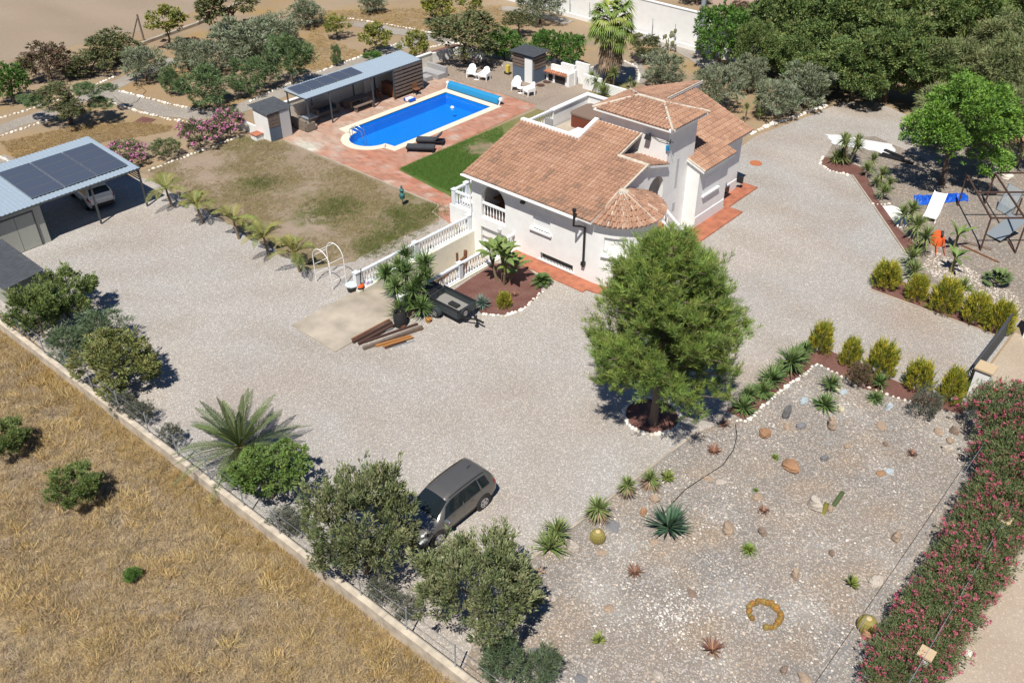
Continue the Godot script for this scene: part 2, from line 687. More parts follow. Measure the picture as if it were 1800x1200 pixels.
func c_rock(p: Vector2) -> Color:
	var c := mixc(Color(0.48, 0.42, 0.37), Color(0.395, 0.37, 0.35), 0.5 + 1.8 * fbm(p, 0.16, 21.0))
	c = mixc(c, Color(0.52, 0.41, 0.31), 1.5 * fbm(p, 0.30, 83.0))
	return mixc(c, Color(0.62, 0.59, 0.555), 2.2 * fbm(p, 0.22, 140.0) - 0.25)

func c_mulch(p: Vector2) -> Color:
	return mixc(Color(0.24, 0.105, 0.085), Color(0.30, 0.15, 0.125), 0.5 + 1.5 * fbm(p, 0.8, 8.0))

func c_pavers(p: Vector2) -> Color:
	var c := mixc(Color(0.50, 0.20, 0.125), Color(0.50, 0.27, 0.20), 0.35 + 1.2 * fbm(p, 0.12, 31.0))
	var w := smooth(-45.0, -51.0, p.x) * 0.75
	c = mixc(c, Color(0.52, 0.36, 0.275), w + 0.6 * fbm(p, 0.33, 18.0))
	c = mixc(c, Color(0.58, 0.47, 0.40), 2.0 * fbm(p, 0.75, 64.0) - 0.30)
	return mixc(c, Color(0.68, 0.63, 0.54), 1.7 - P2(538, 258).distance_to(p) / 0.75 + 1.3 * fbm(p, 1.1, 6.0))

const NTH := ["first", "second", "third", "fourth", "fifth", "sixth", "seventh", "eighth", "ninth", "tenth", "eleventh", "twelfth", "thirteenth"]

func smooth(a: float, b: float, x: float) -> float:
	return smoothstep(0.0, 1.0, (x - a) / (b - a))

func c_lawn(p: Vector2) -> Color:
	var c := mixc(Color(0.39, 0.30, 0.205), Color(0.44, 0.345, 0.26), 0.5 + 1.6 * fbm(p, 0.14, 3.0))
	var grass := Color(0.31, 0.265, 0.12)
	c = mixc(c, grass, 1.2 * fbm(p, 0.20, 52.0) + 0.25 + 0.8 * fbm(p, 0.9, 12.0))
	for s in [[455, 323, 1.5], [575, 372, 1.9], [600, 362, 1.3], [680, 415, 1.4], [720, 395, 1.3], [650, 435, 1.3], [755, 370, 1.2], [560, 345, 0.9], [425, 250, 1.3], [735, 350, 1.0], [700, 375, 1.6]]:
		var q := P2(s[0], s[1])
		var r = q.distance_to(p) / s[2] + 1.6 * fbm(p, 0.7, 71.0)
		c = mixc(c, Color(0.17, 0.19, 0.055), (1.25 - r) * 0.8)
	return c

func c_green(p: Vector2) -> Color:
	var a := P2(780, 290)
	var r := a.distance_to(p) / 6.2 + 0.7 * fbm(p, 0.35, 91.0)
	var c := mixc(Color(0.085, 0.20, 0.03), Color(0.15, 0.21, 0.05), 0.5 + 1.8 * fbm(p, 0.7, 23.0))
	c = mixc(c, Color(0.30, 0.27, 0.11), (r - 0.55) * 1.3 + 0.7 * fbm(p, 1.2, 3.0))
	var b := P2(850, 262)
	return mixc(c, Color(0.36, 0.27, 0.18), 1.3 - b.distance_to(p) / 1.5 + 2.0 * fbm(p, 0.8, 44.0))

func build_ground() -> void:
	# openings in the ground: the pool and the ramp down to the garage
	holes.append(pool_outline(0.0))
	holes.append(wpoly([[-33.3, -34.4], [-30.35, -34.4], [-30.35, -25.25], [-33.3, -25.25]]))
	var near := wpoly([[-150, -170], [30, -170], [30, 10], [-150, 10]])
	structure("terrain", sheet_mb(near, 0.0, 2.0, c_soil).mesh(), M.soil)
	var far := MB.new()
	far.col = Color(0.50, 0.40, 0.29)
	for r in [[-700, -900, -150, 300], [30, -900, 500, 300], [-150, -900, 30, -170], [-150, 10, 30, 300]]:
		far.quad(Vector3(r[0], 0, r[3]), Vector3(r[2], 0, r[3]), Vector3(r[2], 0, r[1]), Vector3(r[0], 0, r[1]))
	structure("far_terrain", far.mesh(), M.soil)
	structure("ploughed_field", sheet_mb(poly([[-60, 122], [120, 82], [240, 56], [330, 24], [430, -8], [470, -60], [-400, -60], [-400, 150]]), 0.006, 2.0, c_field).mesh(), M.soil)
	structure("dry_grass_field", sheet_mb(wpoly([[-80, -11.25], [0.5, -11.45], [0.5, 8], [-80, 8]]), 0.006, 0.8, c_straw).mesh(), M.straw)
	structure("dirt_road", sheet_mb(wpoly([[-1.2, -80], [9, -80], [9, 9], [-1.2, 9]]), 0.010, 1.0, func(p): return mixc(Color(0.50, 0.41, 0.33), Color(0.56, 0.48, 0.40), 0.5 + 1.5 * fbm(p, 0.3, 9.0))).mesh(), M.soil)
	structure("gate_apron", sheet_mb(wpoly([[-5.6, -44.5], [-1.2, -44.5], [-1.2, -37.6], [-5.6, -37.6]]), 0.010, 0.8, func(p): return mixc(Color(0.50, 0.41, 0.32), Color(0.56, 0.47, 0.37), 0.5 + 1.5 * fbm(p, 0.3, 9.0))).mesh(), M.soil)
	# gravel yard
	var yard := PackedVector2Array()
	for q in [[-63.0, -11.7], [-4.4, -11.7], [-4.4, -37.0], [-5.7, -37.6], [-5.7, -58.0]]:
		yard.append(Vector2(q[0], q[1]))
	yard.append_array(poly([[1800, 262], [1700, 240], [1600, 205], [1540, 178], [1480, 180], [1420, 205], [1330, 238], [1300, 260]]))
	yard.append_array(wpoly([[-27.0, -50.5], [-33.0, -46.0], [-36.6, -36.0], [-36.9, -35.0]]))
	yard.append_array(poly([[772, 388], [700, 420], [610, 462], [545, 474], [470, 432], [400, 392], [330, 352], [262, 315]]))
	yard.append_array(wpoly([[-57.5, -24.2], [-63.0, -24.0]]))
	structure("gravel_yard", sheet_mb(yard, 0.008, 0.8, c_gravel).mesh(), M.gravel)
	var lawn := rough_edge(poly([[243, 300], [330, 270], [428, 236], [500, 247], [560, 271], [640, 305], [700, 331], [771, 360], [760, 373], [774, 383], [700, 417], [620, 458], [548, 476], [470, 434], [400, 394], [330, 354]]), 0.5, 0.22)
	structure("dry_lawn", sheet_mb(lawn, 0.016, 0.4, c_lawn).mesh(), M.straw)
	var patio := poly([[500, 246], [772, 360], [760, 372], [775, 383], [800, 398], [838, 372], [800, 350], [701, 299], [944, 186], [883, 166], [783, 137]])
	patio.append_array(wpoly([[-57.4, -52.6], [-57.4, -36.4]]))
	structure("patio", sheet_mb(patio, 0.020, 0.5, c_pavers).mesh(), M.pavers)
	var strip := poly([[701, 298], [820, 246], [940, 194], [1040, 150], [1095, 140]])
	strip.append_array(wpoly([[-33.4, -56.0], [-33.4, -34.6], [-36.2, -34.8]]))
	structure("green_lawn", sheet_mb(strip, 0.016, 0.5, c_green).mesh(), M.straw)
	structure("gravel_terrace", sheet_mb(poly([[783, 136], [883, 165], [946, 185], [1040, 150], [1075, 132], [1010, 108], [900, 95], [800, 92], [742, 118]]), 0.018, 0.8, func(p): return mixc(Color(0.50, 0.405, 0.33), Color(0.45, 0.365, 0.30), 0.5 + 1.4 * fbm(p, 0.25, 2.0))).mesh(), M.gravel)
	structure("slab_path", sheet_mb(poly([[935, 189], [1056, 136], [1078, 142], [960, 196]]), 0.024, 0.8, func(p): return mixc(Color(0.42, 0.35, 0.29), Color(0.38, 0.315, 0.26), 0.5 + fbm(p, 0.4))).mesh(), M.soil)
	var c_path := func(p): return mixc(Color(0.54, 0.50, 0.45), Color(0.48, 0.43, 0.38), 0.5 + 1.5 * fbm(p, 0.3, 27.0))
	var paths := [
		[[[-30, 236], [60, 207], [150, 172], [215, 143], [262, 122], [305, 104]], 1.7],
		[[[172, 158], [230, 177], [290, 195], [350, 203], [388, 199], [430, 187], [470, 172], [540, 142], [620, 112], [700, 82], [742, 66]], 1.9],
		[[[598, 38], [640, 44], [700, 55], [745, 62], [800, 78]], 1.7],
		[[[-20, 282], [8, 292], [40, 312]], 2.2],
		[[[1098, 110], [1112, 128], [1108, 146]], 2.6],
		[[[1120, 66], [1200, 84], [1235, 104], [1275, 135]], 2.2],
		[[[880, 14], [930, 20], [1000, 40]], 1.6]]
	var k := 0
	for a in paths:
		structure("garden_path", sheet_mb(rough_edge(band(a[0], a[1]), 0.6, 0.15), 0.010 + 0.004 * k, 0.8, c_path).mesh(), M.gravel)
		k += 1
	structure("rock_garden_ground", sheet_mb(rough_edge(poly([[1292, 733], [1345, 703], [1437, 639], [1520, 684], [1600, 704], [1692, 722], [1748, 800], [1668, 960], [1560, 1130], [1470, 1300], [760, 1300], [860, 1060], [938, 978], [1080, 868], [1225, 760]]), 0.5, 0.08), 0.016, 0.5, c_rock).mesh(), M.rock_gravel)
	structure("stony_ground", sheet_mb(rough_edge(poly([[1452, 276], [1470, 240], [1540, 240], [1640, 285], [1800, 300], [1860, 430], [1800, 560], [1700, 545], [1612, 490], [1612, 432], [1574, 400], [1540, 346], [1512, 290]]), 0.5, 0.1), 0.014, 0.6, func(p): return mixc(Color(0.47, 0.395, 0.33), Color(0.42, 0.37, 0.325), 0.5 + 1.6 * fbm(p, 0.3, 6.0))).mesh(), M.rock_gravel)
	structure("white_gravel_patch", sheet_mb(rough_edge(poly([[1536, 362], [1570, 362], [1600, 372], [1592, 400], [1566, 402]]), 0.3, 0.1), 0.026, 0.4, func(_p): return Color(1.0, 1.0, 1.0)).mesh(), M.soil)
	structure("white_gravel_patch", sheet_mb(rough_edge(poly([[1452, 236], [1480, 238], [1530, 247], [1570, 254], [1578, 264], [1560, 272], [1520, 262], [1465, 254]]), 0.3, 0.15), 0.026, 0.4, func(_p): return Color(0.86, 0.88, 0.91)).mesh(), M.soil)
	structure("red_yard", sheet_mb(poly([[1235, -40], [1352, -40], [1352, 82], [1300, 60], [1262, 24]]), 0.012, 1.0, func(p): return mixc(Color(0.46, 0.30, 0.24), Color(0.50, 0.38, 0.31), 0.5 + fbm(p, 0.3, 4.0))).mesh(), M.soil)
	# mulch beds
	for b in [
		[[1279, 722], [1330, 678], [1385, 634], [1424, 617], [1458, 616], [1530, 652], [1610, 684], [1702, 716], [1690, 728], [1600, 706], [1520, 684], [1437, 638], [1355, 700], [1310, 740]],
		[[1441, 287], [1455, 299], [1499, 307], [1534, 357], [1565, 402], [1593, 444], [1616, 436], [1580, 402], [1541, 348], [1518, 296], [1470, 275], [1450, 277]],
		[[1531, 508], [1600, 533], [1690, 566], [1757, 590], [1766, 572], [1690, 540], [1605, 505], [1560, 480]],
		[[795, 512], [830, 488], [868, 464], [915, 462], [950, 489], [952, 516], [925, 540], [890, 554], [845, 551], [828, 530]],
		[[752, 92], [805, 76], [850, 84], [800, 96], [752, 112]]]:
		structure("mulch_bed", sheet_mb(poly(b), 0.030, 0.4, c_mulch).mesh(), M.mulch)
	var ring := PackedVector2Array()
	var ctr := P2(1146, 731)
	for i in 20:
		ring.append(ctr + Vector2(cos(TAU * i / 20), sin(TAU * i / 20)) * 1.16)
	structure("mulch_bed", sheet_mb(ring, 0.030, 0.4, c_mulch).mesh(), M.mulch)
	var tri_bed := poly([[232, 216], [250, 205], [274, 210], [254, 221]])
	structure("mulch_bed", sheet_mb(tri_bed, 0.030, 0.5, c_mulch).mesh(), M.mulch)
	# kerbs and terracotta aprons round the house
	var ap := MB.new()
	ap.box(Vector3(-30.2, 0.0, -34.32), Vector3(-24.3, 0.07, -33.25))
	ap.box(Vector3(-23.65, 0.0, -47.1), Vector3(-22.45, 0.09, -40.6))
	ap.box(Vector3(-24.5, 0.0, -50.8), Vector3(-23.45, 0.087, -47.1))
	ap.prism(arc_outline(Vector2(-24.4, -36.4), 2.85, -PI * 0.5, PI * 0.5), func(p, t): return Vector3(p.x, t, p.y), 0.0, 0.082)
	structure("house_apron", ap.mesh(), M.terracotta)
	var kerb := MB.new()
	for s in [[[1225, 760], [1080, 870]], [[1080, 870], [940, 978]], [[1499, 308], [1534, 358]], [[1534, 358], [1593, 445]], [[1531, 509], [1600, 534]], [[1600, 534], [1758, 592]], [[500, 247], [772, 361]], [[772, 361], [760, 373]], [[760, 373], [775, 384]]]:
		kerb.bar(P(s[0][0], s[0][1], 0.03), P(s[1][0], s[1][1], 0.03), 0.09, 0.08)
	structure("kerb", kerb.mesh(), M.concrete)

func arc_outline(c: Vector2, r: float, a0: float, a1: float) -> PackedVector2Array:
	# sector opening towards +x
	var o := PackedVector2Array()
	for i in 17:
		var t := lerpf(a0, a1, i / 16.0)
		o.append(c + Vector2(cos(t), -sin(t)) * r)
	return o

func pool_outline(grow: float) -> PackedVector2Array:
	var o := PackedVector2Array()
	var x0 := -51.25 - grow
	var x1 := -46.3 + grow
	var z0 := -50.0 - grow
	var z1 := -39.85 + grow
	var c := Vector2(-48.78, -39.75)
	var r := 1.55 + grow
	o.append(Vector2(x0, z0))
	o.append(Vector2(x1, z0))
	o.append(Vector2(x1, z1))
	for i in 19:
		var t := PI * i / 18.0
		var q := c + Vector2(cos(t), sin(t)) * r
		if q.y >= z1 - 0.001:
			o.append(q)
	o.append(Vector2(x0, z1))
	return o

# ---------------------------------------------------------------- house
var tile_mesh: ArrayMesh
var tiles_left := 300

func make_tile() -> MB:
	var mb := MB.new()
	var prof := [Vector2(-0.125, 0.016), Vector2(-0.03, 0.010)]
	for i in 6:
		var t := PI - PI * i / 5.0
		prof.append(Vector2(0.05 + 0.075 * cos(t), 0.012 + 0.082 * sin(t)))
	for i in prof.size() - 1:
		var a: Vector2 = prof[i]
		var b: Vector2 = prof[i + 1]
		mb.quad(Vector3(a.x * 0.92, a.y, -0.22), Vector3(a.x, a.y + 0.045, 0.22), Vector3(b.x, b.y + 0.045, 0.22), Vector3(b.x * 0.92, b.y, -0.22))
		mb.quad(Vector3(a.x, a.y + 0.045, 0.22), Vector3(a.x, -0.01, 0.22), Vector3(b.x, -0.01, 0.22), Vector3(b.x, b.y + 0.045, 0.22))
	return mb

func put(mb: MB, src: ArrayMesh, x: Transform3D, col: Color) -> void:
	var a := src.surface_get_arrays(0)
	var vs: PackedVector3Array = a[Mesh.ARRAY_VERTEX]
	var ns: PackedVector3Array = a[Mesh.ARRAY_NORMAL]
	mb.v.append_array(x * vs)
	for q in ns:
		mb.n.append((x.basis * q).normalized())
	for i in vs.size():
		mb.c.append(col)

# One roof slope over an outline on plan. down: horizontal downhill direction; h0: height at point ref.
func slope(roof: Node3D, outline: PackedVector2Array, down: Vector2, rise: float, ref: Vector2, h0: float, near_first := false) -> void:
	var height := func(p: Vector2) -> float: return h0 + rise * -(p - ref).dot(down)
	var deck := MB.new()
	deck.prism(outline, func(p, t): return Vector3(p.x, height.call(p) + t, p.y), -0.14, -0.015)
	wpart(roof, "roof_deck", deck, M.plaster)
	var along := Vector2(-down.y, down.x)
	var ct := 1.0 / sqrt(1.0 + rise * rise)
	var zx := Vector3(down.x * ct, -rise * ct, down.y * ct)
	var xx := Vector3(along.x, 0, along.y)
	var yy := zx.cross(xx).normalized()
	if yy.y < 0.0:
		xx = -xx
		along = -along
		yy = zx.cross(xx).normalized()
	var bs := Basis(xx, yy, zx)
	var u0 := 1e9
	var u1 := -1e9
	var w0 := 1e9
	var w1 := -1e9
	for p in outline:
		u0 = minf(u0, p.dot(along)); u1 = maxf(u1, p.dot(along))
		w0 = minf(w0, p.dot(down)); w1 = maxf(w1, p.dot(down))
	var rest := MB.new()
	var step := 0.36 * ct
	var nu := int(round((u1 - u0) / 0.245))
	var du := (u1 - u0) / nu
	var rows := int(ceil((w1 - w0) / step))
	for j in rows:
		for i in nu:
			var p := along * (u0 + (i + 0.5) * du) + down * (w1 - 0.19 - j * step)
			if not Geometry2D.is_point_in_polygon(p, outline):
				continue
			var yw := h0 + rise * -(p - ref).dot(down)
			var g := bs.rotated(yy, rng.randf_range(-0.02, 0.02))
			var x := Transform3D(g, Vector3(p.x, yw + rng.randf_range(0.0, 0.006), p.y))
			var tone := 0.45 * fbm(p, 0.45, 17.0) + 0.4 * fbm(p, 1.6, 5.0) + rng.randf_range(-0.15, 0.15)
			if near_first and tiles_left > 0:
				tiles_left -= 1
				var ti := 0
				if tone > 0.16:
					ti = 1 if tone < 0.30 else 3
				elif tone < -0.10:
					ti = 2 if tone > -0.24 else 4
				var o := part(roof, "roof_tile", tile_mesh, M["tile_tone_%d" % ti])
				o.transform = roof.global_transform.affine_inverse() * x
			else:
				var c := mixc(Color(0.46, 0.265, 0.175), Color(0.53, 0.335, 0.235), tone * 2.2)
				c = mixc(c, Color(0.33, 0.195, 0.14), -tone * 2.4)
				put(rest, tile_mesh, x, c)
	if rest.v.size() > 0:
		var o := wpart(roof, "roof_tiling", rest, M.roof_tile)
		o.set_meta("kind", "stuff")

func ridge(roof: Node3D, p: Vector3, q: Vector3, r := 0.12) -> void:
	var mb := MB.new()
	var n := maxi(1, int(p.distance_to(q) / 0.38))
	for i in n:
		var a := p.lerp(q, float(i) / n)
		var b := p.lerp(q, (i + 1.12) / n)
		mb.tube([a, b], [r * 0.85, r * 1.05], 8)
	wpart(roof, "ridge_cap", mb, M.ridge_mortar)

func csg_box(lo: Vector3, hi: Vector3, m: Material) -> CSGBox3D:
	var b := CSGBox3D.new()
	b.size = (hi - lo).abs()
	b.position = (lo + hi) * 0.5
	b.material = m
	return b

func cut(root: CSGBox3D, lo: Vector3, hi: Vector3) -> void:
	var b := csg_box(lo, hi, root.material)
	b.position -= root.position
	b.operation = CSGShape3D.OPERATION_SUBTRACTION
	root.add_child(b)

func wbox(parent: Node3D, called: String, lo: Vector3, hi: Vector3, m: Material) -> MeshInstance3D:
	return wpart(parent, called, box_mb(lo, hi), m)

func baluster_mesh(h: float) -> ArrayMesh:
	var mb := MB.new()
	var p := []
	for q in [[0.045, 0.0], [0.045, 0.08], [0.028, 0.12], [0.055, 0.30], [0.05, 0.42], [0.026, 0.68], [0.034, 0.80], [0.022, 0.86], [0.045, 0.92], [0.045, 1.0]]:
		p.append(Vector2(q[0], q[1] * h))
	mb.lathe(p, 8)
	return mb.mesh()

# posts and turned balusters between two points at floor height; base: height of the solid kerb under them
func balustrade(t: Node3D, p: Vector3, q: Vector3, top: float, base: float, posts: Array, spacing := 0.21) -> void:
	var d := (q - p).normalized()
	var len := p.distance_to(q)
	var rail := MB.new()
	rail.bar(p + Vector3(0, top - 0.05, 0), q + Vector3(0, top - 0.05, 0), 0.18, 0.10)
	wpart(t, "rail", rail, M.rail_paint)
	var foot := MB.new()
	foot.bar(p + Vector3(0, base + 0.04, 0), q + Vector3(0, base + 0.04, 0), 0.18, 0.08)
	wpart(t, "bottom_rail", foot, M.rail_paint)
	var h := top - 0.10 - base - 0.08
	var bm := baluster_mesh(h)
	var n := int(len / spacing)
	for i in n:
		var s := (i + 0.5) * len / n
		var skip := false
		for f in posts:
			if absf(f * len - s) < 0.18:
				skip = true
		if skip:
			continue
		var o := part(t, "baluster", bm, M.white_paint)
		o.global_position = p + d * s + Vector3(0, base + 0.08, 0)
	for f in posts:
		var c: Vector3 = p + d * clampf(f * len, 0.1, len - 0.1)
		var mb := MB.new()
		mb.box(c + Vector3(-0.13, base, -0.13), c + Vector3(0.13, top + 0.03, 0.13))
		mb.box(c + Vector3(-0.16, top + 0.03, -0.16), c + Vector3(0.16, top + 0.08, 0.16))
		wpart(t, "post", mb, M.rail_paint)

func window_unit(t: Node3D, lo: Vector3, hi: Vector3, axis: String) -> void:
	# a closed roller shutter of slats in a recess, with a sill that sticks out; lo..hi is the opening on the outer wall face
	var w := MB.new()
	var n := int((hi.y - lo.y) / 0.11)
	var win := Node3D.new()
	win.name = "window"
	t.add_child(win, true)
	win.transform = t.global_transform.affine_inverse()
	var slat := MB.new()
	if axis == "z":
		slat.box(Vector3(lo.x, 0, lo.z - 0.14), Vector3(hi.x, 0.102, lo.z - 0.11))
	else:
		slat.box(Vector3(lo.x - 0.14, 0, lo.z), Vector3(lo.x - 0.11, 0.102, hi.z))
	var sm := slat.mesh()
	for i in n:
		part(win, "shutter_slat", sm, M.shutter, Vector3(0, lo.y + i * (hi.y - lo.y) / n, 0))
	if axis == "z":
		w.box(Vector3(lo.x - 0.15, lo.y - 0.1, lo.z - 0.1), Vector3(hi.x + 0.15, lo.y, lo.z + 0.14))
	else:
		w.box(Vector3(lo.x - 0.1, lo.y - 0.1, lo.z - 0.15), Vector3(lo.x + 0.14, lo.y, hi.z + 0.15))
	part(win, "window_sill", w.mesh(), M.white_paint)

func build_house() -> void:
	tile_mesh = make_tile().mesh()
	var B := Vector3(-29, 0, -40)
	var t := thing("villa", "white rendered villa with terracotta roofs and a square tower", "house", B)
	# front wall with porch arch, garage door and windows cut through
	var fw := csg_box(Vector3(-33.4, -1.6, -34.62), Vector3(-24.4, 3.93, -34.32), M.plaster)
	fw.name = "front_wall"
	cut(fw, Vector3(-32.65, 1.25, -34.8), Vector3(-30.8, 2.62, -34.2))
	var arch := CSGCylinder3D.new()
	arch.radius = 0.925
	arch.height = 0.8
	arch.sides = 28
	arch.rotation.x = PI / 2
	arch.position = Vector3(-31.725, 2.55, -34.47) - fw.position
	arch.operation = CSGShape3D.OPERATION_SUBTRACTION
	arch.material = M.plaster
	fw.add_child(arch)
	cut(fw, Vector3(-32.75, -1.55, -34.8), Vector3(-30.85, 0.66, -34.2))
	cut(fw, Vector3(-28.75, 1.95, -34.52), Vector3(-27.5, 3.02, -34.2))
	cut(fw, Vector3(-28.17, 0.2, -34.8), Vector3(-25.83, 0.6, -34.2))
	fw.position -= B
	t.add_child(fw)
	window_unit(t, Vector3(-28.75, 1.95, -34.32), Vector3(-27.5, 3.02, -34.32), "z")
	# basement window: dark opening behind iron bars
	var bw := Node3D.new()
	bw.name = "basement_window"
	t.add_child(bw)
	bw.transform = t.global_transform.affine_inverse()
	part(bw, "pane", box_mb(Vector3(-28.17, 0.2, -34.64), Vector3(-25.83, 0.6, -34.6)).mesh(), M.car_glass)
	var bar := box_mb(Vector3(-0.012, 0.2, -34.36), Vector3(0.012, 0.6, -34.336)).mesh()
	for i in 22:
		part(bw, "bar", bar, M.dark_iron, Vector3(-28.10 + i * 0.106, 0, 0))
	part(bw, "window_sill", box_mb(Vector3(-28.25, 0.12, -34.4), Vector3(-25.75, 0.195, -34.24)).mesh(), M.white_paint)
	# garage door of horizontal panels at the foot of the ramp
	var gd := Node3D.new()
	gd.name = "garage_door"
	t.add_child(gd)
	gd.transform = t.global_transform.affine_inverse()
	for i in 6:
		part(gd, "door_panel", box_mb(Vector3(-32.74, -1.54 + i * 0.366, -34.56), Vector3(-30.86, -1.54 + i * 0.366 + 0.355, -34.51)).mesh(), M.shutter)
	# porch
	wbox(t, "porch_floor", Vector3(-33.1, 1.08, -37.6), Vector3(-30.6, 1.25, -34.62), M.terracotta)
	wbox(t, "porch_wall", Vector3(-33.1, 1.25, -37.85), Vector3(-30.6, 4.85, -37.6), M.cream_plaster)
	wbox(t, "porch_wall", Vector3(-30.6, -1.5, -37.6), Vector3(-30.35, 3.9, -34.62), M.cream_plaster)
	wbox(t, "porch_door", Vector3(-33.0, 1.27, -37.6), Vector3(-32.1, 3.3, -37.55), M.white_paint)
	var lw := csg_box(Vector3(-33.4, -1.6, -45.2), Vector3(-33.1, 3.95, -34.62), M.plaster)
	lw.name = "side_wall"
	lw.position -= B
	t.add_child(lw)
	wbox(t, "porch_table", Vector3(-32.9, 1.9, -36.4), Vector3(-32.2, 1.96, -35.6), M.brown_wood)
	# balustrades of porch and landing are parts of the house
	balustrade(t, Vector3(-32.65, 1.25, -34.47), Vector3(-30.8, 1.25, -34.47), 0.97, 0.0, [])
	wbox(t, "landing", Vector3(-35.3, 0.0, -37.4), Vector3(-33.4, 1.25, -34.32), M.plaster)
	balustrade(t, Vector3(-35.1, 1.25, -34.47), Vector3(-33.4, 1.25, -34.47), 0.97, 0.0, [0.02])
	balustrade(t, Vector3(-35.1, 1.25, -34.7), Vector3(-35.1, 1.25, -37.3), 0.97, 0.0, [0.35, 0.98])
	# rounded bay
	var bay := MB.new()
	var c := Vector3(-24.4, 0, -36.4)
	var rr := 2.08
	var seg := 26
	for i in seg:
		var a0 := PI * 0.5 - PI * i / seg
		var a1 := PI * 0.5 - PI * (i + 1) / seg
		var d0 := Vector3(cos(a0), 0, sin(a0))
		var d1 := Vector3(cos(a1), 0, sin(a1))
		var mid := rad_to_deg((a0 + a1) * 0.5)
		var rows := [[0.0, 3.95, rr]]
		if mid < 77.0 and mid > 42.0:
			rows = [[0.0, 2.03, rr], [2.03, 3.05, rr - 0.13], [3.05, 3.95, rr]]
		for k in rows.size():
			var w: Array = rows[k]
			bay.trin(c + d0 * w[2] + Vector3(0, w[0], 0), c + d1 * w[2] + Vector3(0, w[1], 0), c + d0 * w[2] + Vector3(0, w[1], 0), d0, d1, d0)
			bay.trin(c + d0 * w[2] + Vector3(0, w[0], 0), c + d1 * w[2] + Vector3(0, w[0], 0), c + d1 * w[2] + Vector3(0, w[1], 0), d0, d1, d1)
		if rows.size() == 3:
			for y in [2.03, 3.05]:
				bay.quad(c + d0 * (rr - 0.13) + Vector3(0, y, 0), c + d0 * rr + Vector3(0, y, 0), c + d1 * rr + Vector3(0, y, 0), c + d1 * (rr - 0.13) + Vector3(0, y, 0))
	for a in [77.0, 42.0]:
		var near_a = PI * 0.5 - PI * round((90.0 - a) / 180.0 * seg) / seg
		var d := Vector3(cos(near_a), 0, sin(near_a))
		bay.quad(c + d * (rr - 0.13) + Vector3(0, 2.03, 0), c + d * rr + Vector3(0, 2.03, 0), c + d * rr + Vector3(0, 3.05, 0), c + d * (rr - 0.13) + Vector3(0, 3.05, 0))
	wpart(t, "bay_wall", bay, M.plaster)
	var sill := MB.new()
	var so := PackedVector2Array()
	for i in 9:
		var a := deg_to_rad(lerpf(79.0, 40.0, i / 8.0))
		so.append(Vector2(cos(a), sin(a)) * 2.24)
	for i in 9:
		var a := deg_to_rad(lerpf(40.0, 79.0, i / 8.0))
		so.append(Vector2(cos(a), sin(a)) * 1.98)
	sill.prism(so, func(p, h): return c + Vector3(p.x, h, p.y), 1.93, 2.028)
	wpart(t, "bay_sill", sill, M.white_paint)
	# wall with the entrance arch, facing +x
	var face := PackedVector2Array([Vector2(-36.4, 0), Vector2(-36.4, 4.72), Vector2(-38.65, 5.42), Vector2(-40.85, 4.78), Vector2(-40.85, 0)])
	var door := PackedVector2Array([Vector2(-39.2, -1), Vector2(-39.2, 3.55)])
	for i in 13:
		var a := PI * i / 12.0
		door.append(Vector2(-39.97 + 0.77 * cos(a), 3.55 + 0.77 * sin(a)))
	door.append(Vector2(-40.74, -1))
	var aw := MB.new()
	for pc in Geometry2D.clip_polygons(face, door):
		aw.prism(pc, func(p, x): return Vector3(x, p.y, p.x), -24.8, -24.5)
	wpart(t, "arch_wall", aw, M.plaster)
	wbox(t, "entrance_wall", Vector3(-26.6, 0, -40.85), Vector3(-26.4, 5.0, -38.2), M.cream_plaster)
	wbox(t, "entrance_floor", Vector3(-26.4, 1.05, -40.85), Vector3(-24.5, 1.2, -38.6), M.terracotta)
	wbox(t, "entrance_side", Vector3(-26.4, 0, -38.6), Vector3(-24.8, 4.9, -38.4), M.cream_plaster)
	var st := MB.new()
	for i in 6:
		st.box(Vector3(-24.498 + i * 0.3, 0, -40.75), Vector3(-24.498 + (i + 1) * 0.3, 1.2 - i * 0.2, -39.3))
	wpart(t, "steps", st, M.terracotta)
	balustrade(t, Vector3(-24.4, 1.2, -40.9), Vector3(-22.7, 0.0, -40.9), 0.95, 0.0, [0.98], 0.24)
	# tower
	wbox(t, "tower_wall", Vector3(-29.15, 0, -43.8), Vector3(-24.5, 6.86, -40.85), M.plaster)
	wbox(t, "slit_window", Vector3(-24.5, 2.9, -42.2), Vector3(-24.485, 4.72, -41.95), M.door_grey)
	wbox(t, "slit_window", Vector3(-24.5, 1.4, -42.25), Vector3(-24.485, 1.95, -41.95), M.door_grey)
	var fl := MB.new()
	fl.obox(Vector3(-25.73, 6.12, -40.62), Vector3(0.32, 0.30, 0.14), Basis(Vector3.RIGHT, -0.6))
	fl.bar(Vector3(-25.73, 6.25, -40.85), Vector3(-25.73, 6.16, -40.62), 0.06, 0.06)
	wpart(t, "floodlight", fl, M.dark_iron)
	var cab := MB.new()
	cab.tube([Vector3(-25.6, 6.22, -40.8), Vector3(-25.1, 6.05, -40.8), Vector3(-24.45, 6.15, -40.75)], [0.014, 0.014, 0.014], 5)
	cab.bar(Vector3(-24.6, 6.15, -40.78), Vector3(-24.1, 6.22, -40.70), 0.03, 0.03)
	cab.bar(Vector3(-24.35, 6.30, -40.80), Vector3(-24.35, 6.02, -40.74), 0.04, 0.04)
	wpart(t, "cable", cab, M.dark_iron)
	wbox(t, "junction_box", Vector3(-24.56, 5.62, -40.84), Vector3(-24.40, 5.92, -40.72), M.pool_cover)
	# right wing: two depths under one slope, and a taller left slope behind the tower
	var wing := MB.new()
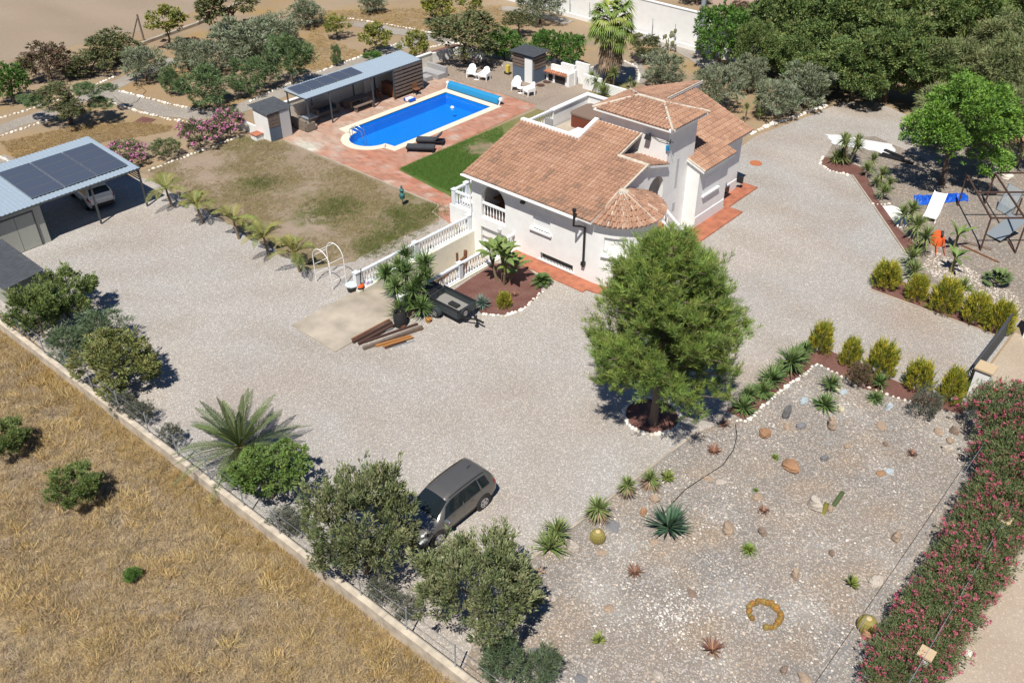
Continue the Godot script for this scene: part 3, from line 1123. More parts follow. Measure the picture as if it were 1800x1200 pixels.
	wing.prism(PackedVector2Array([Vector2(-28.4, 0), Vector2(-23.65, 0), Vector2(-23.65, 3.83), Vector2(-28.4, 5.60)]), func(p, z): return Vector3(p.x, p.y, z), -46.65, -43.25)
	wpart(t, "wing_wall", wing, M.plaster)
	wing = MB.new()
	wing.prism(PackedVector2Array([Vector2(-28.4, 0), Vector2(-24.5, 0), Vector2(-24.5, 4.12), Vector2(-28.4, 5.60)]), func(p, z): return Vector3(p.x, p.y, z), -49.7, -46.65)
	wpart(t, "wing_wall", wing, M.plaster)
	wing = MB.new()
	wing.prism(PackedVector2Array([Vector2(-33.3, 0), Vector2(-28.402, 0), Vector2(-28.402, 5.92), Vector2(-33.3, 4.28)]), func(p, z): return Vector3(p.x, p.y, z), -50.5, -45.21)
	wpart(t, "wing_wall", wing, M.plaster)
	wbox(t, "wing_link", Vector3(-29.1, 0, -45.2), Vector3(-28.402, 5.6, -43.81), M.plaster)
	wbox(t, "plinth", Vector3(-23.65, 0, -46.63), Vector3(-23.61, 0.75, -43.27), M.white_paint)
	wbox(t, "plinth", Vector3(-24.5, 0, -49.68), Vector3(-24.46, 0.75, -46.66), M.white_paint)
	window_unit(t, Vector3(-23.65, 2.0, -45.5), Vector3(-23.65, 3.1, -43.95), "x")
	var ww := MB.new()
	ww.box(Vector3(-23.649, 2.0, -45.5), Vector3(-23.64, 3.1, -43.95))
	wpart(t, "window_shutter", ww, M.shutter)
	wbox(t, "low_window", Vector3(-24.46, 0.15, -48.8), Vector3(-24.44, 0.62, -47.9), M.car_glass)
	wbox(t, "dark_shadow_box", Vector3(-24.46, 0.5, -49.9), Vector3(-24.1, 0.95, -49.72), M.dark_iron)  # added dark box standing in for a black shadow on the end wall
	# roof terrace
	wbox(t, "terrace_floor", Vector3(-33.1, 4.25, -45.0), Vector3(-29.15, 4.5, -38.9), M.concrete)
	wbox(t, "terrace_parapet", Vector3(-33.4, 3.96, -41.5), Vector3(-33.11, 4.48, -38.95), M.plaster)
	wbox(t, "terrace_parapet", Vector3(-33.4, 3.96, -45.2), Vector3(-33.2, 5.5, -41.5), M.plaster)
	wbox(t, "terrace_parapet", Vector3(-33.2, 4.4, -45.2), Vector3(-29.16, 5.5, -45.0), M.plaster)
	var cop := MB.new()
	cop.box(Vector3(-33.47, 5.5, -45.27), Vector3(-33.13, 5.58, -41.45))
	cop.box(Vector3(-33.13, 5.5, -45.27), Vector3(-29.16, 5.58, -44.93))
	wpart(t, "parapet_coping", cop, M.white_paint)
	balustrade(t, Vector3(-33.3, 4.4, -41.5), Vector3(-33.3, 4.4, -39.1), 1.18, 0.1, [])
	wbox(t, "terrace_side", Vector3(-33.4, 4.3, -39.1), Vector3(-29.4, 5.46, -38.92), M.plaster)
	cop = MB.new()
	cop.box(Vector3(-33.62, 5.46, -39.16), Vector3(-29.25, 5.70, -38.90))
	cop.prism(PackedVector2Array([Vector2(-38.92, 5.46), Vector2(-38.92, 5.69), Vector2(-40.85, 6.30), Vector2(-40.85, 6.06)]), func(p, x): return Vector3(x, p.y, p.x), -29.5, -29.245)
	wpart(t, "parapet_coping", cop, M.white_paint)
	var ts := MB.new()
	ts.prism(PackedVector2Array([Vector2(-39.1, 4.3), Vector2(-39.1, 5.46), Vector2(-40.85, 6.04), Vector2(-40.85, 4.3)]), func(p, x): return Vector3(x, p.y, p.x), -29.48, -29.3)
	wpart(t, "terrace_side", ts, M.plaster)
	# gutter, flue and small fittings on the front
	var gut := MB.new()
	gut.tube([Vector3(-33.7, 3.84, -33.78), Vector3(-25.3, 3.84, -33.78)], [0.075, 0.075], 8)
	gut.tube([Vector3(-33.45, 3.8, -33.8), Vector3(-33.45, 3.45, -34.2), Vector3(-33.45, 1.3, -34.25)], [0.04, 0.04, 0.04], 6)
	wpart(t, "gutter", gut, M.white_paint)
	var flue := MB.new()
	flue.tube([Vector3(-25.06, 0.9, -34.2), Vector3(-25.06, 3.3, -34.2), Vector3(-25.2, 3.42, -33.95), Vector3(-25.36, 3.52, -33.62), Vector3(-25.36, 4.35, -33.62)], [0.065, 0.065, 0.065, 0.065, 0.065], 10)
	flue.tube([Vector3(-25.36, 4.35, -33.62), Vector3(-25.36, 4.5, -33.62)], [0.11, 0.11], 10)
	flue.box(Vector3(-25.16, 0.98, -34.3), Vector3(-24.96, 1.2, -34.1))
	wpart(t, "flue_pipe", flue, M.dark_iron)
	wbox(t, "wall_lamp", Vector3(-29.55, 3.25, -34.32), Vector3(-29.3, 3.38, -34.15), M.dark_iron)
	wbox(t, "wall_lamp", Vector3(-31.3, 0.80, -34.32), Vector3(-31.1, 1.0, -34.2), M.door_grey)
	# roofs
	var roof := Node3D.new()
	roof.name = "roof"
	t.add_child(roof)
	roof.global_transform = Transform3D.IDENTITY
	var D := Vector2(0, 1)
	slope(roof, wpoly([[-33.62, -33.85], [-24.42, -33.85], [-24.42, -38.65], [-26.25, -38.65], [-26.25, -40.84], [-29.24, -40.84], [-29.24, -38.88], [-33.62, -38.88]]), D, 0.31, Vector2(0, -33.85), 3.96, true)
	slope(roof, wpoly([[-26.25, -38.7], [-24.3, -38.7], [-24.3, -40.84], [-26.25, -40.84]]), Vector2(0, -1), 0.30, Vector2(0, -38.7), 5.47)
	ridge(roof, Vector3(-26.3, 5.5, -38.68), Vector3(-24.3, 5.5, -38.68))
	ridge(roof, Vector3(-24.36, 4.86, -36.5), Vector3(-24.36, 5.48, -38.6), 0.07)
	ridge(roof, Vector3(-26.27, 5.52, -38.8), Vector3(-26.27, 6.13, -40.8), 0.06)
	# cone over the bay
	var cone := MB.new()
	var apex := Vector3(-24.42, 4.92, -36.4)
	var er := 2.42
	var ey := 3.88
	var cone_deck := MB.new()
	for i in 26:
		var a0 := PI * 0.5 - PI * i / 26.0
		var a1 := PI * 0.5 - PI * (i + 1) / 26.0
		var e0 := Vector3(c.x + cos(a0) * er, ey - 0.05, c.z + sin(a0) * er)
		var e1 := Vector3(c.x + cos(a1) * er, ey - 0.05, c.z + sin(a1) * er)
		cone_deck.tri(apex - Vector3(0, 0.05, 0), e1, e0)
		cone_deck.quad(e0, e1, Vector3(c.x + cos(a1) * 2.0, ey - 0.1, c.z + sin(a1) * 2.0), Vector3(c.x + cos(a0) * 2.0, ey - 0.1, c.z + sin(a0) * 2.0))
	wpart(roof, "roof_deck", cone_deck, M.plaster)
	for j in 6:
		var f := 1.0 - (j * 0.36 + 0.18) / 2.62
		var cnt := maxi(3, int(PI * er * f / 0.25))
		for i in cnt:
			var a := PI * 0.5 - PI * (i + 0.5) / cnt
			var dn := (Vector3(c.x + cos(a) * er, ey, c.z + sin(a) * er) - apex)
			var zz := dn.normalized()
			var al := Vector3(-sin(a), 0, cos(a))
			var yv := zz.cross(al)
			if yv.y < 0.0:
				al = -al
				yv = -yv
			var w := PI * er * f / cnt / 0.25
			var tone := rng.randf_range(-0.2, 0.25) + 0.6 * fbm(Vector2(a * 3.0, j * 0.5), 1.0)
			var cc := mixc(Color(0.46, 0.265, 0.175), Color(0.53, 0.335, 0.235), tone * 2.2)
			cc = mixc(cc, Color(0.33, 0.195, 0.14), -tone * 2.4)
			put(cone, tile_mesh, Transform3D(Basis(al * w, yv, zz), apex + dn * f), cc)
	var co := wpart(roof, "roof_tiling", cone, M.roof_tile)
	co.set_meta("kind", "stuff")
	for a in [92.0, 70.0, 48.0, 26.0, 4.0, -18.0, -42.0, -66.0]:
		var r := deg_to_rad(a)
		ridge(roof, apex + Vector3(0, 0.03, 0), Vector3(c.x + cos(r) * (er - 0.05), ey + 0.06, c.z + sin(r) * (er - 0.05)), 0.045)
	# tower hip roof
	var x0 := -29.5
	var x1 := -24.1
	var z0 := -44.2
	var z1 := -40.5
	var ra := Vector2(-27.65, -42.35)
	var rb := Vector2(-25.95, -42.35)
	slope(roof, PackedVector2Array([Vector2(x0, z1), Vector2(x1, z1), rb, ra]), Vector2(0, 1), 0.35, Vector2(0, z1), 6.93)
	slope(roof, PackedVector2Array([Vector2(x1, z1), Vector2(x1, z0), rb]), Vector2(1, 0), 0.35, Vector2(x1, 0), 6.93)
	slope(roof, PackedVector2Array([Vector2(x1, z0), Vector2(x0, z0), ra, rb]), Vector2(0, -1), 0.35, Vector2(0, z0), 6.93)
	slope(roof, PackedVector2Array([Vector2(x0, z0), Vector2(x0, z1), ra]), Vector2(-1, 0), 0.35, Vector2(x0, 0), 6.93)
	var ha := Vector3(ra.x, 7.60, ra.y)
	var hb := Vector3(rb.x, 7.60, rb.y)
	ridge(roof, ha, hb, 0.10)
	for e in [[hb, x1, z1], [hb, x1, z0], [ha, x0, z1], [ha, x0, z0]]:
		ridge(roof, e[0], Vector3(e[1], 6.98, e[2]), 0.085)
	# wing slopes
	slope(roof, wpoly([[-23.3, -43.1], [-23.3, -46.6], [-24.0, -46.6], [-24.0, -49.85], [-28.36, -49.85], [-28.36, -43.85], [-24.52, -43.85], [-24.52, -43.1]]), Vector2(1, 0), 0.375, Vector2(-23.3, 0), 3.88)
	slope(roof, wpoly([[-28.3, -45.2], [-28.3, -50.62], [-33.55, -50.62], [-33.55, -45.2]]), Vector2(-1, 0), 0.335, Vector2(-28.3, 0), 6.06)
	ridge(roof, Vector3(-24.5, 4.36, -43.14), Vector3(-23.3, 3.92, -43.14), 0.06)
	ridge(roof, Vector3(-28.33, 6.06, -45.2), Vector3(-28.33, 6.06, -50.6), 0.05)
	ridge(roof, Vector3(-28.38, 5.80, -44.0), Vector3(-28.38, 5.80, -49.8), 0.06)
	# hot tub and furniture on the terrace
	var spa := thing("hot_tub", "brown hot tub with a folded lid on the roof terrace", "hot tub", Vector3(-31.5, 4.5, -43.2))
	var sp := MB.new()
	sp.prism(rounded_rect(1.0, 1.0, 0.28), func(p, h): return Vector3(p.x, h, p.y), 0.0, 0.78)
	part(spa, "cabinet", sp.mesh(), M.spa_brown)
	var lid := MB.new()
	lid.prism(rounded_rect(1.04, 1.04, 0.3), func(p, h): return Vector3(p.x, h, p.y), 0.785, 0.90)
	part(spa, "lid", lid.mesh(), M.spa_lid)
	var bench := thing("terrace_lounger", "pale grey slatted lounger beside the hot tub", "lounger", Vector3(-30.6, 4.5, -41.3))
	for i in 7:
		part(bench, "slat", box_mb(Vector3(-0.9, 0.28, -0.5 + i * 0.15), Vector3(0.9, 0.32, -0.37 + i * 0.15)).mesh(), M.shutter)
	for x in [-0.8, 0.8]:
		part(bench, "leg", box_mb(Vector3(x - 0.04, 0, -0.45), Vector3(x + 0.04, 0.28, 0.5)).mesh(), M.dark_iron)
	var chair := thing("terrace_chair", "grey chair with a tan cushion beside the terrace balustrade", "chair", Vector3(-32.7, 4.5, -40.2))
	part(chair, "seat", box_mb(Vector3(-0.28, 0.36, -0.28), Vector3(0.28, 0.44, 0.28)).mesh(), M.grey_cushion)
	part(chair, "backrest", box_mb(Vector3(-0.28, 0.44, -0.32), Vector3(0.28, 0.95, -0.26)).mesh(), M.grey_cushion)
	part(chair, "cushion", box_mb(Vector3(-0.2, 0.445, -0.1), Vector3(0.25, 0.6, 0.25)).mesh(), mat("tan_cloth", lin(0.5, 0.34, 0.16), 0.9))
	for q in [[-0.24, -0.24], [0.24, -0.24], [-0.24, 0.24], [0.24, 0.24]]:
		part(chair, "leg", box_mb(Vector3(q[0] - 0.02, 0, q[1] - 0.02), Vector3(q[0] + 0.02, 0.36, q[1] + 0.02)).mesh(), M.dark_iron)

func rounded_rect(hx: float, hz: float, r: float) -> PackedVector2Array:
	var o := PackedVector2Array()
	for k in 4:
		var cx := (hx - r) * (1 if k == 0 or k == 3 else -1)
		var cz := (hz - r) * (1 if k < 2 else -1)
		for i in 5:
			var a := PI * 0.5 * k + PI * 0.5 * i / 4.0
			o.append(Vector2(cx + r * cos(a), cz + r * sin(a)))
	return o

func build_ramp() -> void:
	var slab := MB.new()
	slab.box(Vector3(-33.62, 0.0, -25.25), Vector3(-30.1, 0.06, -21.0))
	structure("concrete_slab", slab.mesh(), M.concrete)
	var r := MB.new()
	r.quad(Vector3(-33.3, 0.03, -25.25), Vector3(-30.35, 0.03, -25.25), Vector3(-30.35, -1.5, -31.5), Vector3(-33.3, -1.5, -31.5))
	r.quad(Vector3(-33.3, -1.5, -31.5), Vector3(-30.35, -1.5, -31.5), Vector3(-30.35, -1.5, -34.6), Vector3(-33.3, -1.5, -34.6))
	structure("garage_ramp", r.mesh(), M.concrete)
	for s in [[-33.6, "white balustrade on a low wall beside the lawn path, above the garage ramp", [0.01, 0.5, 0.995]], [-30.12, "white balustrade on a low wall beside the planted bed, above the garage ramp", [0.01, 0.5]]]:
		var x: float = s[0]
		var t := thing("ramp_balustrade", s[1], "balustrade", Vector3(x, 0, -30), 0.0, "balustrades of the garage ramp")
		wbox(t, "retaining_wall", Vector3(x - 0.18 if x < -32 else x - 0.23, -1.6, -34.3), Vector3(x + 0.3 if x < -32 else x + 0.18, 0.14, -25.3), M.cream_plaster)
		balustrade(t, Vector3(x, 0.14, -25.35), Vector3(x, 0.14, -34.25), 0.96, 0.0, s[2], 0.215)
	# a pallet-like frame of logs lying on the ramp floor
	var f := thing("log_frame", "reddish brown frame of round logs standing on the garage ramp", "timber frame", Vector3(-31.2, -1.0, -29.6))
	for q in [[Vector3(0.0, 0.35, 1.2), Vector3(0.05, 1.75, 1.15), 0.13], [Vector3(-0.9, -0.3, -2.6), Vector3(-0.9, 1.1, -2.7), 0.12], [Vector3(-1.3, -0.35, -2.4), Vector3(-1.3, 0.9, -2.4), 0.08], [Vector3(0.0, 0.5, 1.2), Vector3(-0.9, 0.7, -2.6), 0.09], [Vector3(0.0, 0.9, 1.15), Vector3(-0.9, 0.3, -2.6), 0.05]]:
		var mb := MB.new()
		mb.tube([q[0], q[1]], [q[2], q[2] * 0.9], 10)
		part(f, "log", mb.mesh(), M.brown_wood)

# ---------------------------------------------------------------- pool and its furniture
func build_pool() -> void:
	var t := thing("swimming_pool", "blue tiled swimming pool with a rounded step end and cream coping", "swimming pool", Vector3(-48.8, 0, -45))
	var o := pool_outline(0.0)
	var basin := MB.new()
	var idx := Geometry2D.triangulate_polygon(o)
	for i in range(0, idx.size(), 3):
		basin.tri(Vector3(o[idx[i]].x, -0.95, o[idx[i]].y), Vector3(o[idx[i + 1]].x, -0.95, o[idx[i + 1]].y), Vector3(o[idx[i + 2]].x, -0.95, o[idx[i + 2]].y))
	for i in o.size():
		var a := o[i]
		var b := o[(i + 1) % o.size()]
		basin.quad(Vector3(a.x, 0.03, a.y), Vector3(b.x, 0.03, b.y), Vector3(b.x, -0.95, b.y), Vector3(a.x, -0.95, a.y))
	wpart(t, "basin", basin, M.pool_tile)
	# two curved steps in the round end
	for k in 2:
		var so := PackedVector2Array()
		for i in 17:
			var a := PI * i / 16.0
			so.append(Vector2(-48.78, -39.75) + Vector2(cos(a), sin(a)) * (1.54 if k == 1 else 1.53))
		var st := MB.new()
		st.prism(so, func(p, h): return Vector3(p.x, h, p.y if k == 1 else p.y + 0.0), -0.94, -0.55 if k == 0 else -0.7)
		if k == 0:
			wpart(t, "pool_step", st, M.pool_tile)
	var w := MB.new()
	for i in range(0, idx.size(), 3):
		w.tri(Vector3(o[idx[i]].x, -0.1, o[idx[i]].y), Vector3(o[idx[i + 2]].x, -0.1, o[idx[i + 2]].y), Vector3(o[idx[i + 1]].x, -0.1, o[idx[i + 1]].y))
	for i in w.n.size():
		w.n[i] = Vector3.UP
	wpart(t, "water", w, M.pool_water)
	var cop := MB.new()
	var g := pool_outline(0.62)
	for i in o.size():
		var j := (i + 1) % o.size()
		# outer outline has the same order of corners
		var a := o[i]
		var b := o[j]
		var c := grown(o, i)
		var d := grown(o, j)
		cop.quad(Vector3(a.x, 0.06, a.y), Vector3(b.x, 0.06, b.y), Vector3(d.x, 0.06, d.y), Vector3(c.x, 0.06, c.y))
		cop.quad(Vector3(c.x, 0.06, c.y), Vector3(d.x, 0.06, d.y), Vector3(d.x, 0.0, d.y), Vector3(c.x, 0.0, c.y))
		cop.quad(Vector3(b.x, 0.06, b.y), Vector3(a.x, 0.06, a.y), Vector3(a.x, -0.02, a.y), Vector3(b.x, -0.02, b.y))
	wpart(t, "pool_coping", cop, M.coping)
	var lad := MB.new()
	for s in [-0.25, 0.25]:
		var p = Vector3(-49.9, 0.05, -38.9) + Vector3(0.5, 0, 0.87) * s
		lad.tube([p, p + Vector3(0, 0.7, 0), p + Vector3(0.35, 0.85, -0.2), p + Vector3(0.75, 0.6, -0.45), p + Vector3(0.95, -0.9, -0.55)], [0.025, 0.025, 0.025, 0.025, 0.025], 6)
	wpart(t, "handrail", lad, M.chrome)
	# rolled bubble cover at the far end
	var rl := thing("pool_cover_roller", "long roll of bright blue pool cover on a white stand at the pool end", "pool cover", Vector3(-48.9, 0.02, -50.9))
	var mb := MB.new()
	mb.prism(PackedVector2Array([Vector2(-0.24, 0.30), Vector2(-0.20, 0.52), Vector2(-0.06, 0.64), Vector2(0.10, 0.62), Vector2(0.22, 0.50), Vector2(0.27, 0.30), Vector2(0.27, 0.08), Vector2(0.16, 0.04), Vector2(-0.1, 0.10)]), func(p, x): return Vector3(x, p.y, p.x), -2.75, 2.75)
	part(rl, "cover_roll", mb.mesh(), M.pool_cover)
	for s in [-2.9, 2.9]:
		mb = MB.new()
		mb.bar(Vector3(s, 0, -0.3), Vector3(s, 0.55, 0), 0.06, 0.06)
		mb.bar(Vector3(s, 0, 0.3), Vector3(s, 0.55, 0), 0.06, 0.06)
		mb.tube([Vector3(s - 0.15, 0.42, 0), Vector3(s + 0.15, 0.42, 0)], [0.14, 0.14], 10)
		part(rl, "stand", mb.mesh(), M.white_plastic)
	# cleaning robot on the coping and a floating chlorinator in the water
	var rb := thing("pool_robot", "small blue and white pool cleaner on the coping beside the pergola", "pool cleaner", Vector3(P(720, 177, 0.06)))
	part(rb, "body", box_mb(Vector3(-0.25, 0.05, -0.3), Vector3(0.25, 0.25, 0.3)).mesh(), M.white_plastic)
	for s in [-0.28, 0.28]:
		mb = MB.new()
		mb.tube([Vector3(s, 0.13, -0.3), Vector3(s, 0.13, 0.3)], [0.13, 0.13], 10)
		part(rb, "roller", mb.mesh(), M.blue_sheet)
	mb = MB.new()
	mb.lathe([Vector2(0, 0.0), Vector2(0.14, 0.02), Vector2(0.16, 0.08), Vector2(0.1, 0.16), Vector2(0, 0.18)], 12)
	solo("pool_float", mb.mesh(), M.white_plastic, P(795, 190, -0.12), "white round chlorine float in the blue pool water", "float")
	# two black sunbeds on the near edge
	for s in [[Vector3(-44.35, 0.03, -40.55), "black sunbed lying flat at the pool edge beside the green lawn", false], [Vector3(-44.75, 0.03, -41.9), "black sunbed with its backrest raised at the pool edge", true]]:
		var l := thing("sunbed", s[1], "sunbed", s[0], 0.62, "sunbeds by the pool")
		var raised: bool = s[2]
		part(l, "frame", box_mb(Vector3(-1.0, 0.24, -0.34), Vector3(1.0, 0.30, 0.34)).mesh(), M.dark_iron)
		part(l, "seat_cushion", box_mb(Vector3(-1.0, 0.305, -0.33), Vector3(0.28, 0.40, 0.33)).mesh(), M.dark_cushion)
		var bk := MB.new()
		if raised:
			bk.obox(Vector3(0.58, 0.58, 0), Vector3(0.75, 0.07, 0.64), Basis(Vector3.FORWARD, -0.75))
		else:
			bk.box(Vector3(0.30, 0.305, -0.33), Vector3(1.0, 0.41, 0.33))
		part(l, "backrest", bk.mesh(), M.dark_cushion)
		for q in [[-0.9, -0.3], [-0.9, 0.3], [0.9, -0.3], [0.9, 0.3]]:
			part(l, "leg", box_mb(Vector3(q[0] - 0.03, 0, q[1] - 0.03), Vector3(q[0] + 0.03, 0.24, q[1] + 0.03)).mesh(), M.dark_iron)

func grown(o: PackedVector2Array, i: int) -> Vector2:
	# outer corner of the coping at corner i of the pool outline
	var n := o.size()
	var a := (o[i] - o[(i - 1 + n) % n]).normalized()
	var b := (o[(i + 1) % n] - o[i]).normalized()
	var na := Vector2(a.y, -a.x)
	var nb := Vector2(b.y, -b.x)
	var m := (na + nb).normalized()
	return o[i] + m * minf(0.6 / maxf(m.dot(na), 0.5), 0.9)

func white_chair(at: Vector3, turn: float) -> void:
	var t := thing("garden_armchair", "white moulded armchair on the gravel terrace beyond the pool", "armchair", at, turn, "white armchairs on the gravel terrace")
	var s := MB.new()
	s.prism(rounded_rect(0.34, 0.36, 0.1), func(p, h): return Vector3(p.x, h - 0.06 * p.y, p.y), 0.34, 0.42)
	part(t, "seat", s.mesh(), M.white_plastic)
	s = MB.new()
	var rows := 6
	for i in rows:
		for j in 8:
			var pts := []
			for q in [[i, j], [i, j + 1], [i + 1, j + 1], [i + 1, j]]:
				var v: float = q[0] / float(rows)
				var u: float = q[1] / 8.0 * 2.0 - 1.0
				var hw := 0.36 * (1.0 - 0.25 * v * v)
				pts.append(Vector3(u * hw, 0.36 + v * 0.62 - 0.10 * v * absf(u) * absf(u), -0.30 - 0.22 * v + 0.12 * u * u))
			s.quad(pts[0], pts[1], pts[2], pts[3])
	part(t, "backrest", s.mesh(), M.white_plastic)
	for x in [-0.36, 0.36]:
		s = MB.new()
		s.prism(PackedVector2Array([Vector2(-0.34, 0.0), Vector2(-0.26, 0.0), Vector2(-0.2, 0.36), Vector2(0.24, 0.36), Vector2(0.30, 0.0), Vector2(0.38, 0.0), Vector2(0.36, 0.60), Vector2(-0.36, 0.66)]), func(p, d): return Vector3(x + d, p.y, p.x), -0.03, 0.03)
		part(t, "side_panel", s.mesh(), M.white_plastic)

func low_table(at: Vector3) -> void:
	var t := thing("round_side_table", "small round white table between the white armchairs", "side table", at, 0.0, "round tables on the gravel terrace")
	var m := MB.new()
	m.lathe([Vector2(0, 0.40), Vector2(0.28, 0.40), Vector2(0.28, 0.44), Vector2(0, 0.44)], 16)
	part(t, "table_top", m.mesh(), M.white_plastic)
	m = MB.new()
	m.lathe([Vector2(0.20, 0), Vector2(0.06, 0.05), Vector2(0.05, 0.40)], 12)
	part(t, "pedestal", m.mesh(), M.white_plastic)

func solar_panel(t: Node3D, c: Vector3, along: Vector3, up: Vector3, w: float, l: float) -> void:
	# glass on an aluminium frame, with the seam of its two halves
	var n := along.cross(up).normalized()
	if n.y < 0:
		n = -n
	var bs := Basis(along, n, along.cross(n))
	var f := MB.new()
	f.obox(c, Vector3(w, 0.035, l), bs)
	var fr := wpart(t, "solar_panel", f, M.solar_frame)
	var g := MB.new()
	g.obox(c + n * 0.02, Vector3(w - 0.05, 0.008, l - 0.05), bs)
	var gl := part(fr, "glass", g.mesh(), M.solar_glass)
	gl.transform = Transform3D.IDENTITY

func corrugated(p: Vector3, along: Vector3, down: Vector3, w: float, l: float, pitch: float, depth: float) -> MB:
	# sheet whose ribs run downhill
	var mb := MB.new()
	var n := int(w / pitch)
	var up := down.cross(along).normalized()
	if up.y < 0:
		up = -up
	var prev := p
	for i in n:
		var x := w * i / n
		var xs := [x, x + pitch * 0.55, x + pitch * 0.65, x + pitch * 0.9, x + pitch]
		var ys := [0.0, 0.0, depth, depth, 0.0]
		for k in 4:
			var a: Vector3 = p + along * xs[k] + up * ys[k]
			var b: Vector3 = p + along * xs[k + 1] + up * ys[k + 1]
			var q0 := a
			var q1 := b
			var q2 := b + down * l
			var q3 := a + down * l
			if (q1 - q0).cross(q2 - q0).dot(up) > 0:
				mb.quad(q0, q1, q2, q3)
			else:
				mb.quad(q3, q2, q1, q0)
	prev = prev
	return mb

func build_outbuildings() -> void:
	# ---- carport with solar roof and metal shed at its end
	var t := thing("carport", "steel carport with a solar panel roof sheltering a white car", "carport", Vector3(-54, 0, -19))
	var rise := 0.06
	var down := Vector3(1, -rise, 0).normalized()
	wpart(t, "roof_sheet", corrugated(Vector3(-57.4, 2.62 + 6.2 * rise, -23.4), Vector3(0, 0, 1), down, 11.6, 6.2, 0.25, 0.03), M.roof_metal)
	var fas := MB.new()
	fas.box(Vector3(-51.25, 2.52, -23.4), Vector3(-51.18, 2.61, -11.8))
	fas.box(Vector3(-57.3, 2.6, -23.46), Vector3(-51.18, 2.68, -23.40))
	for z in [-23.2, -20.2, -17.2]:
		fas.bar(Vector3(-57.2, 2.56 + 5.9 * rise, z), Vector3(-51.3, 2.54, z), 0.08, 0.12)
	wpart(t, "roof_frame", fas, M.steel_post)
	for q in [[-51.3, -23.3], [-51.3, -20.2], [-57.2, -23.3], [-57.2, -20.2]]:
		wbox(t, "post", Vector3(q[0] - 0.05, 0, q[1] - 0.05), Vector3(q[0] + 0.05, 2.6, q[1] + 0.05), M.steel_post)
	for i in 5:
		var y := 2.45 - i * 0.17
		var sl := MB.new()
		sl.bar(Vector3(-51.3, y, -23.34), Vector3(-54.2, y + 0.12, -23.34), 0.03, 0.07)
		wpart(t, "slat", sl, M.steel_post)
	# panels: three columns of four
	for k in 3:
		for i in 4:
			var x := -56.1 + i * 1.08 + 0.5
			var z := -22.0 + k * 2.02
			if k == 2 and i == 3:
				z -= 0.0
			var y := 2.62 + (-51.2 - x) * rise + 0.10
			solar_panel(t, Vector3(x, y, z), Vector3(1, -rise, 0).normalized(), Vector3(0, 0, 1), 1.04, 1.97)
	var shed := thing("metal_shed", "pale grey metal shed with wide sliding doors at the carport end", "shed", Vector3(-54, 0, -14.5))
	wbox(shed, "wall", Vector3(-57.0, 0, -17.15), Vector3(-51.5, 2.5, -10.9 - 0.9), M.shed_metal)
	for i in 2:
		wbox(shed, "door", Vector3(-51.5, 0.04, -16.6 + i * 1.05), Vector3(-51.46, 2.15, -15.58 + i * 1.05), M.shed_metal)
	var dfr := MB.new()
	dfr.box(Vector3(-51.5, 2.16, -16.66), Vector3(-51.44, 2.22, -14.44))
	dfr.box(Vector3(-51.5, 0.0, -16.68), Vector3(-51.44, 2.22, -16.62))
	wpart(shed, "door_frame", dfr, M.steel_post)
	# ---- pergola along the pool
	t = thing("pool_pergola", "long grey metal roofed pergola with solar panels beside the pool", "pergola", Vector3(-54.4, 0, -43.4))
	var pr := 0.085
	var pd := Vector3(1, -pr, 0).normalized()
	wpart(t, "roof_sheet", corrugated(Vector3(-55.65, 2.48 + 2.5 * pr, -49.35), Vector3(0, 0, 1), pd, 11.75, 2.5, 0.25, 0.025), M.roof_metal)
	var pf := MB.new()
	pf.box(Vector3(-53.2, 2.36, -49.35), Vector3(-53.13, 2.47, -37.6))
	pf.box(Vector3(-55.6, 2.45, -37.66), Vector3(-53.2, 2.52, -37.6))
	pf.box(Vector3(-55.6, 2.45, -49.35), Vector3(-53.2, 2.52, -49.29))
	wpart(t, "roof_frame", pf, M.steel_post)
	for z in [-37.76, -39.84, -43.99, -46.2, -49.3]:
		for x in [-53.16, -55.5]:
			wbox(t, "post", Vector3(x - 0.045, 0, z - 0.045), Vector3(x + 0.045, 2.45, z + 0.045), M.steel_post)
	for i in 5:
		solar_panel(t, Vector3(-54.72, 2.48 + (1.55) * pr + 0.07, -38.35 - i * 1.24), Vector3(0, 0, 1), pd, 1.16, 1.35)
	for i in 8:
		wbox(t, "slat", Vector3(-53.20, 0.22 + i * 0.285, -49.35), Vector3(-53.12, 0.39 + i * 0.285, -46.2), M.slat_wood)
	wbox(t, "end_board", Vector3(-55.5, 0.1, -49.40), Vector3(-53.2, 2.4, -49.34), M.slat_wood)
	wbox(t, "bar_counter", Vector3(-54.9, 0.0, -47.0), Vector3(-53.3, 1.05, -46.4), M.brown_wood)
	wbox(t, "back_board", Vector3(-55.62, 0.3, -49.2), Vector3(-55.56, 2.2, -45.2), M.cream_plaster)
	# low white wall behind the pergola
	var bw := thing("garden_wall", "low white rendered wall behind the pool pergola", "wall", Vector3(-56.15, 0, -45))
	wbox(bw, "wall_body", Vector3(-56.25, 0, -53.3), Vector3(-56.05, 1.45, -36.55), M.cream_plaster)
	wbox(bw, "wall_coping", Vector3(-56.3, 1.45, -53.3), Vector3(-56.0, 1.5, -36.55), M.white_paint)
	# ---- pergola furniture
	var tb := thing("dining_table", "brown slatted dining table under the pool pergola", "table", Vector3(-54.3, 0.02, -43.2))
	for i in 6:
		part(tb, "slat", box_mb(Vector3(-0.45 + i * 0.155, 0.70, -1.0), Vector3(-0.31 + i * 0.155, 0.75, 1.0)).mesh(), M.slat_wood)
	for q in [[-0.38, -0.9], [0.4, -0.9], [-0.38, 0.9], [0.4, 0.9]]:
		part(tb, "leg", box_mb(Vector3(q[0] - 0.04, 0, q[1] - 0.04), Vector3(q[0] + 0.04, 0.70, q[1] + 0.04)).mesh(), M.slat_wood)
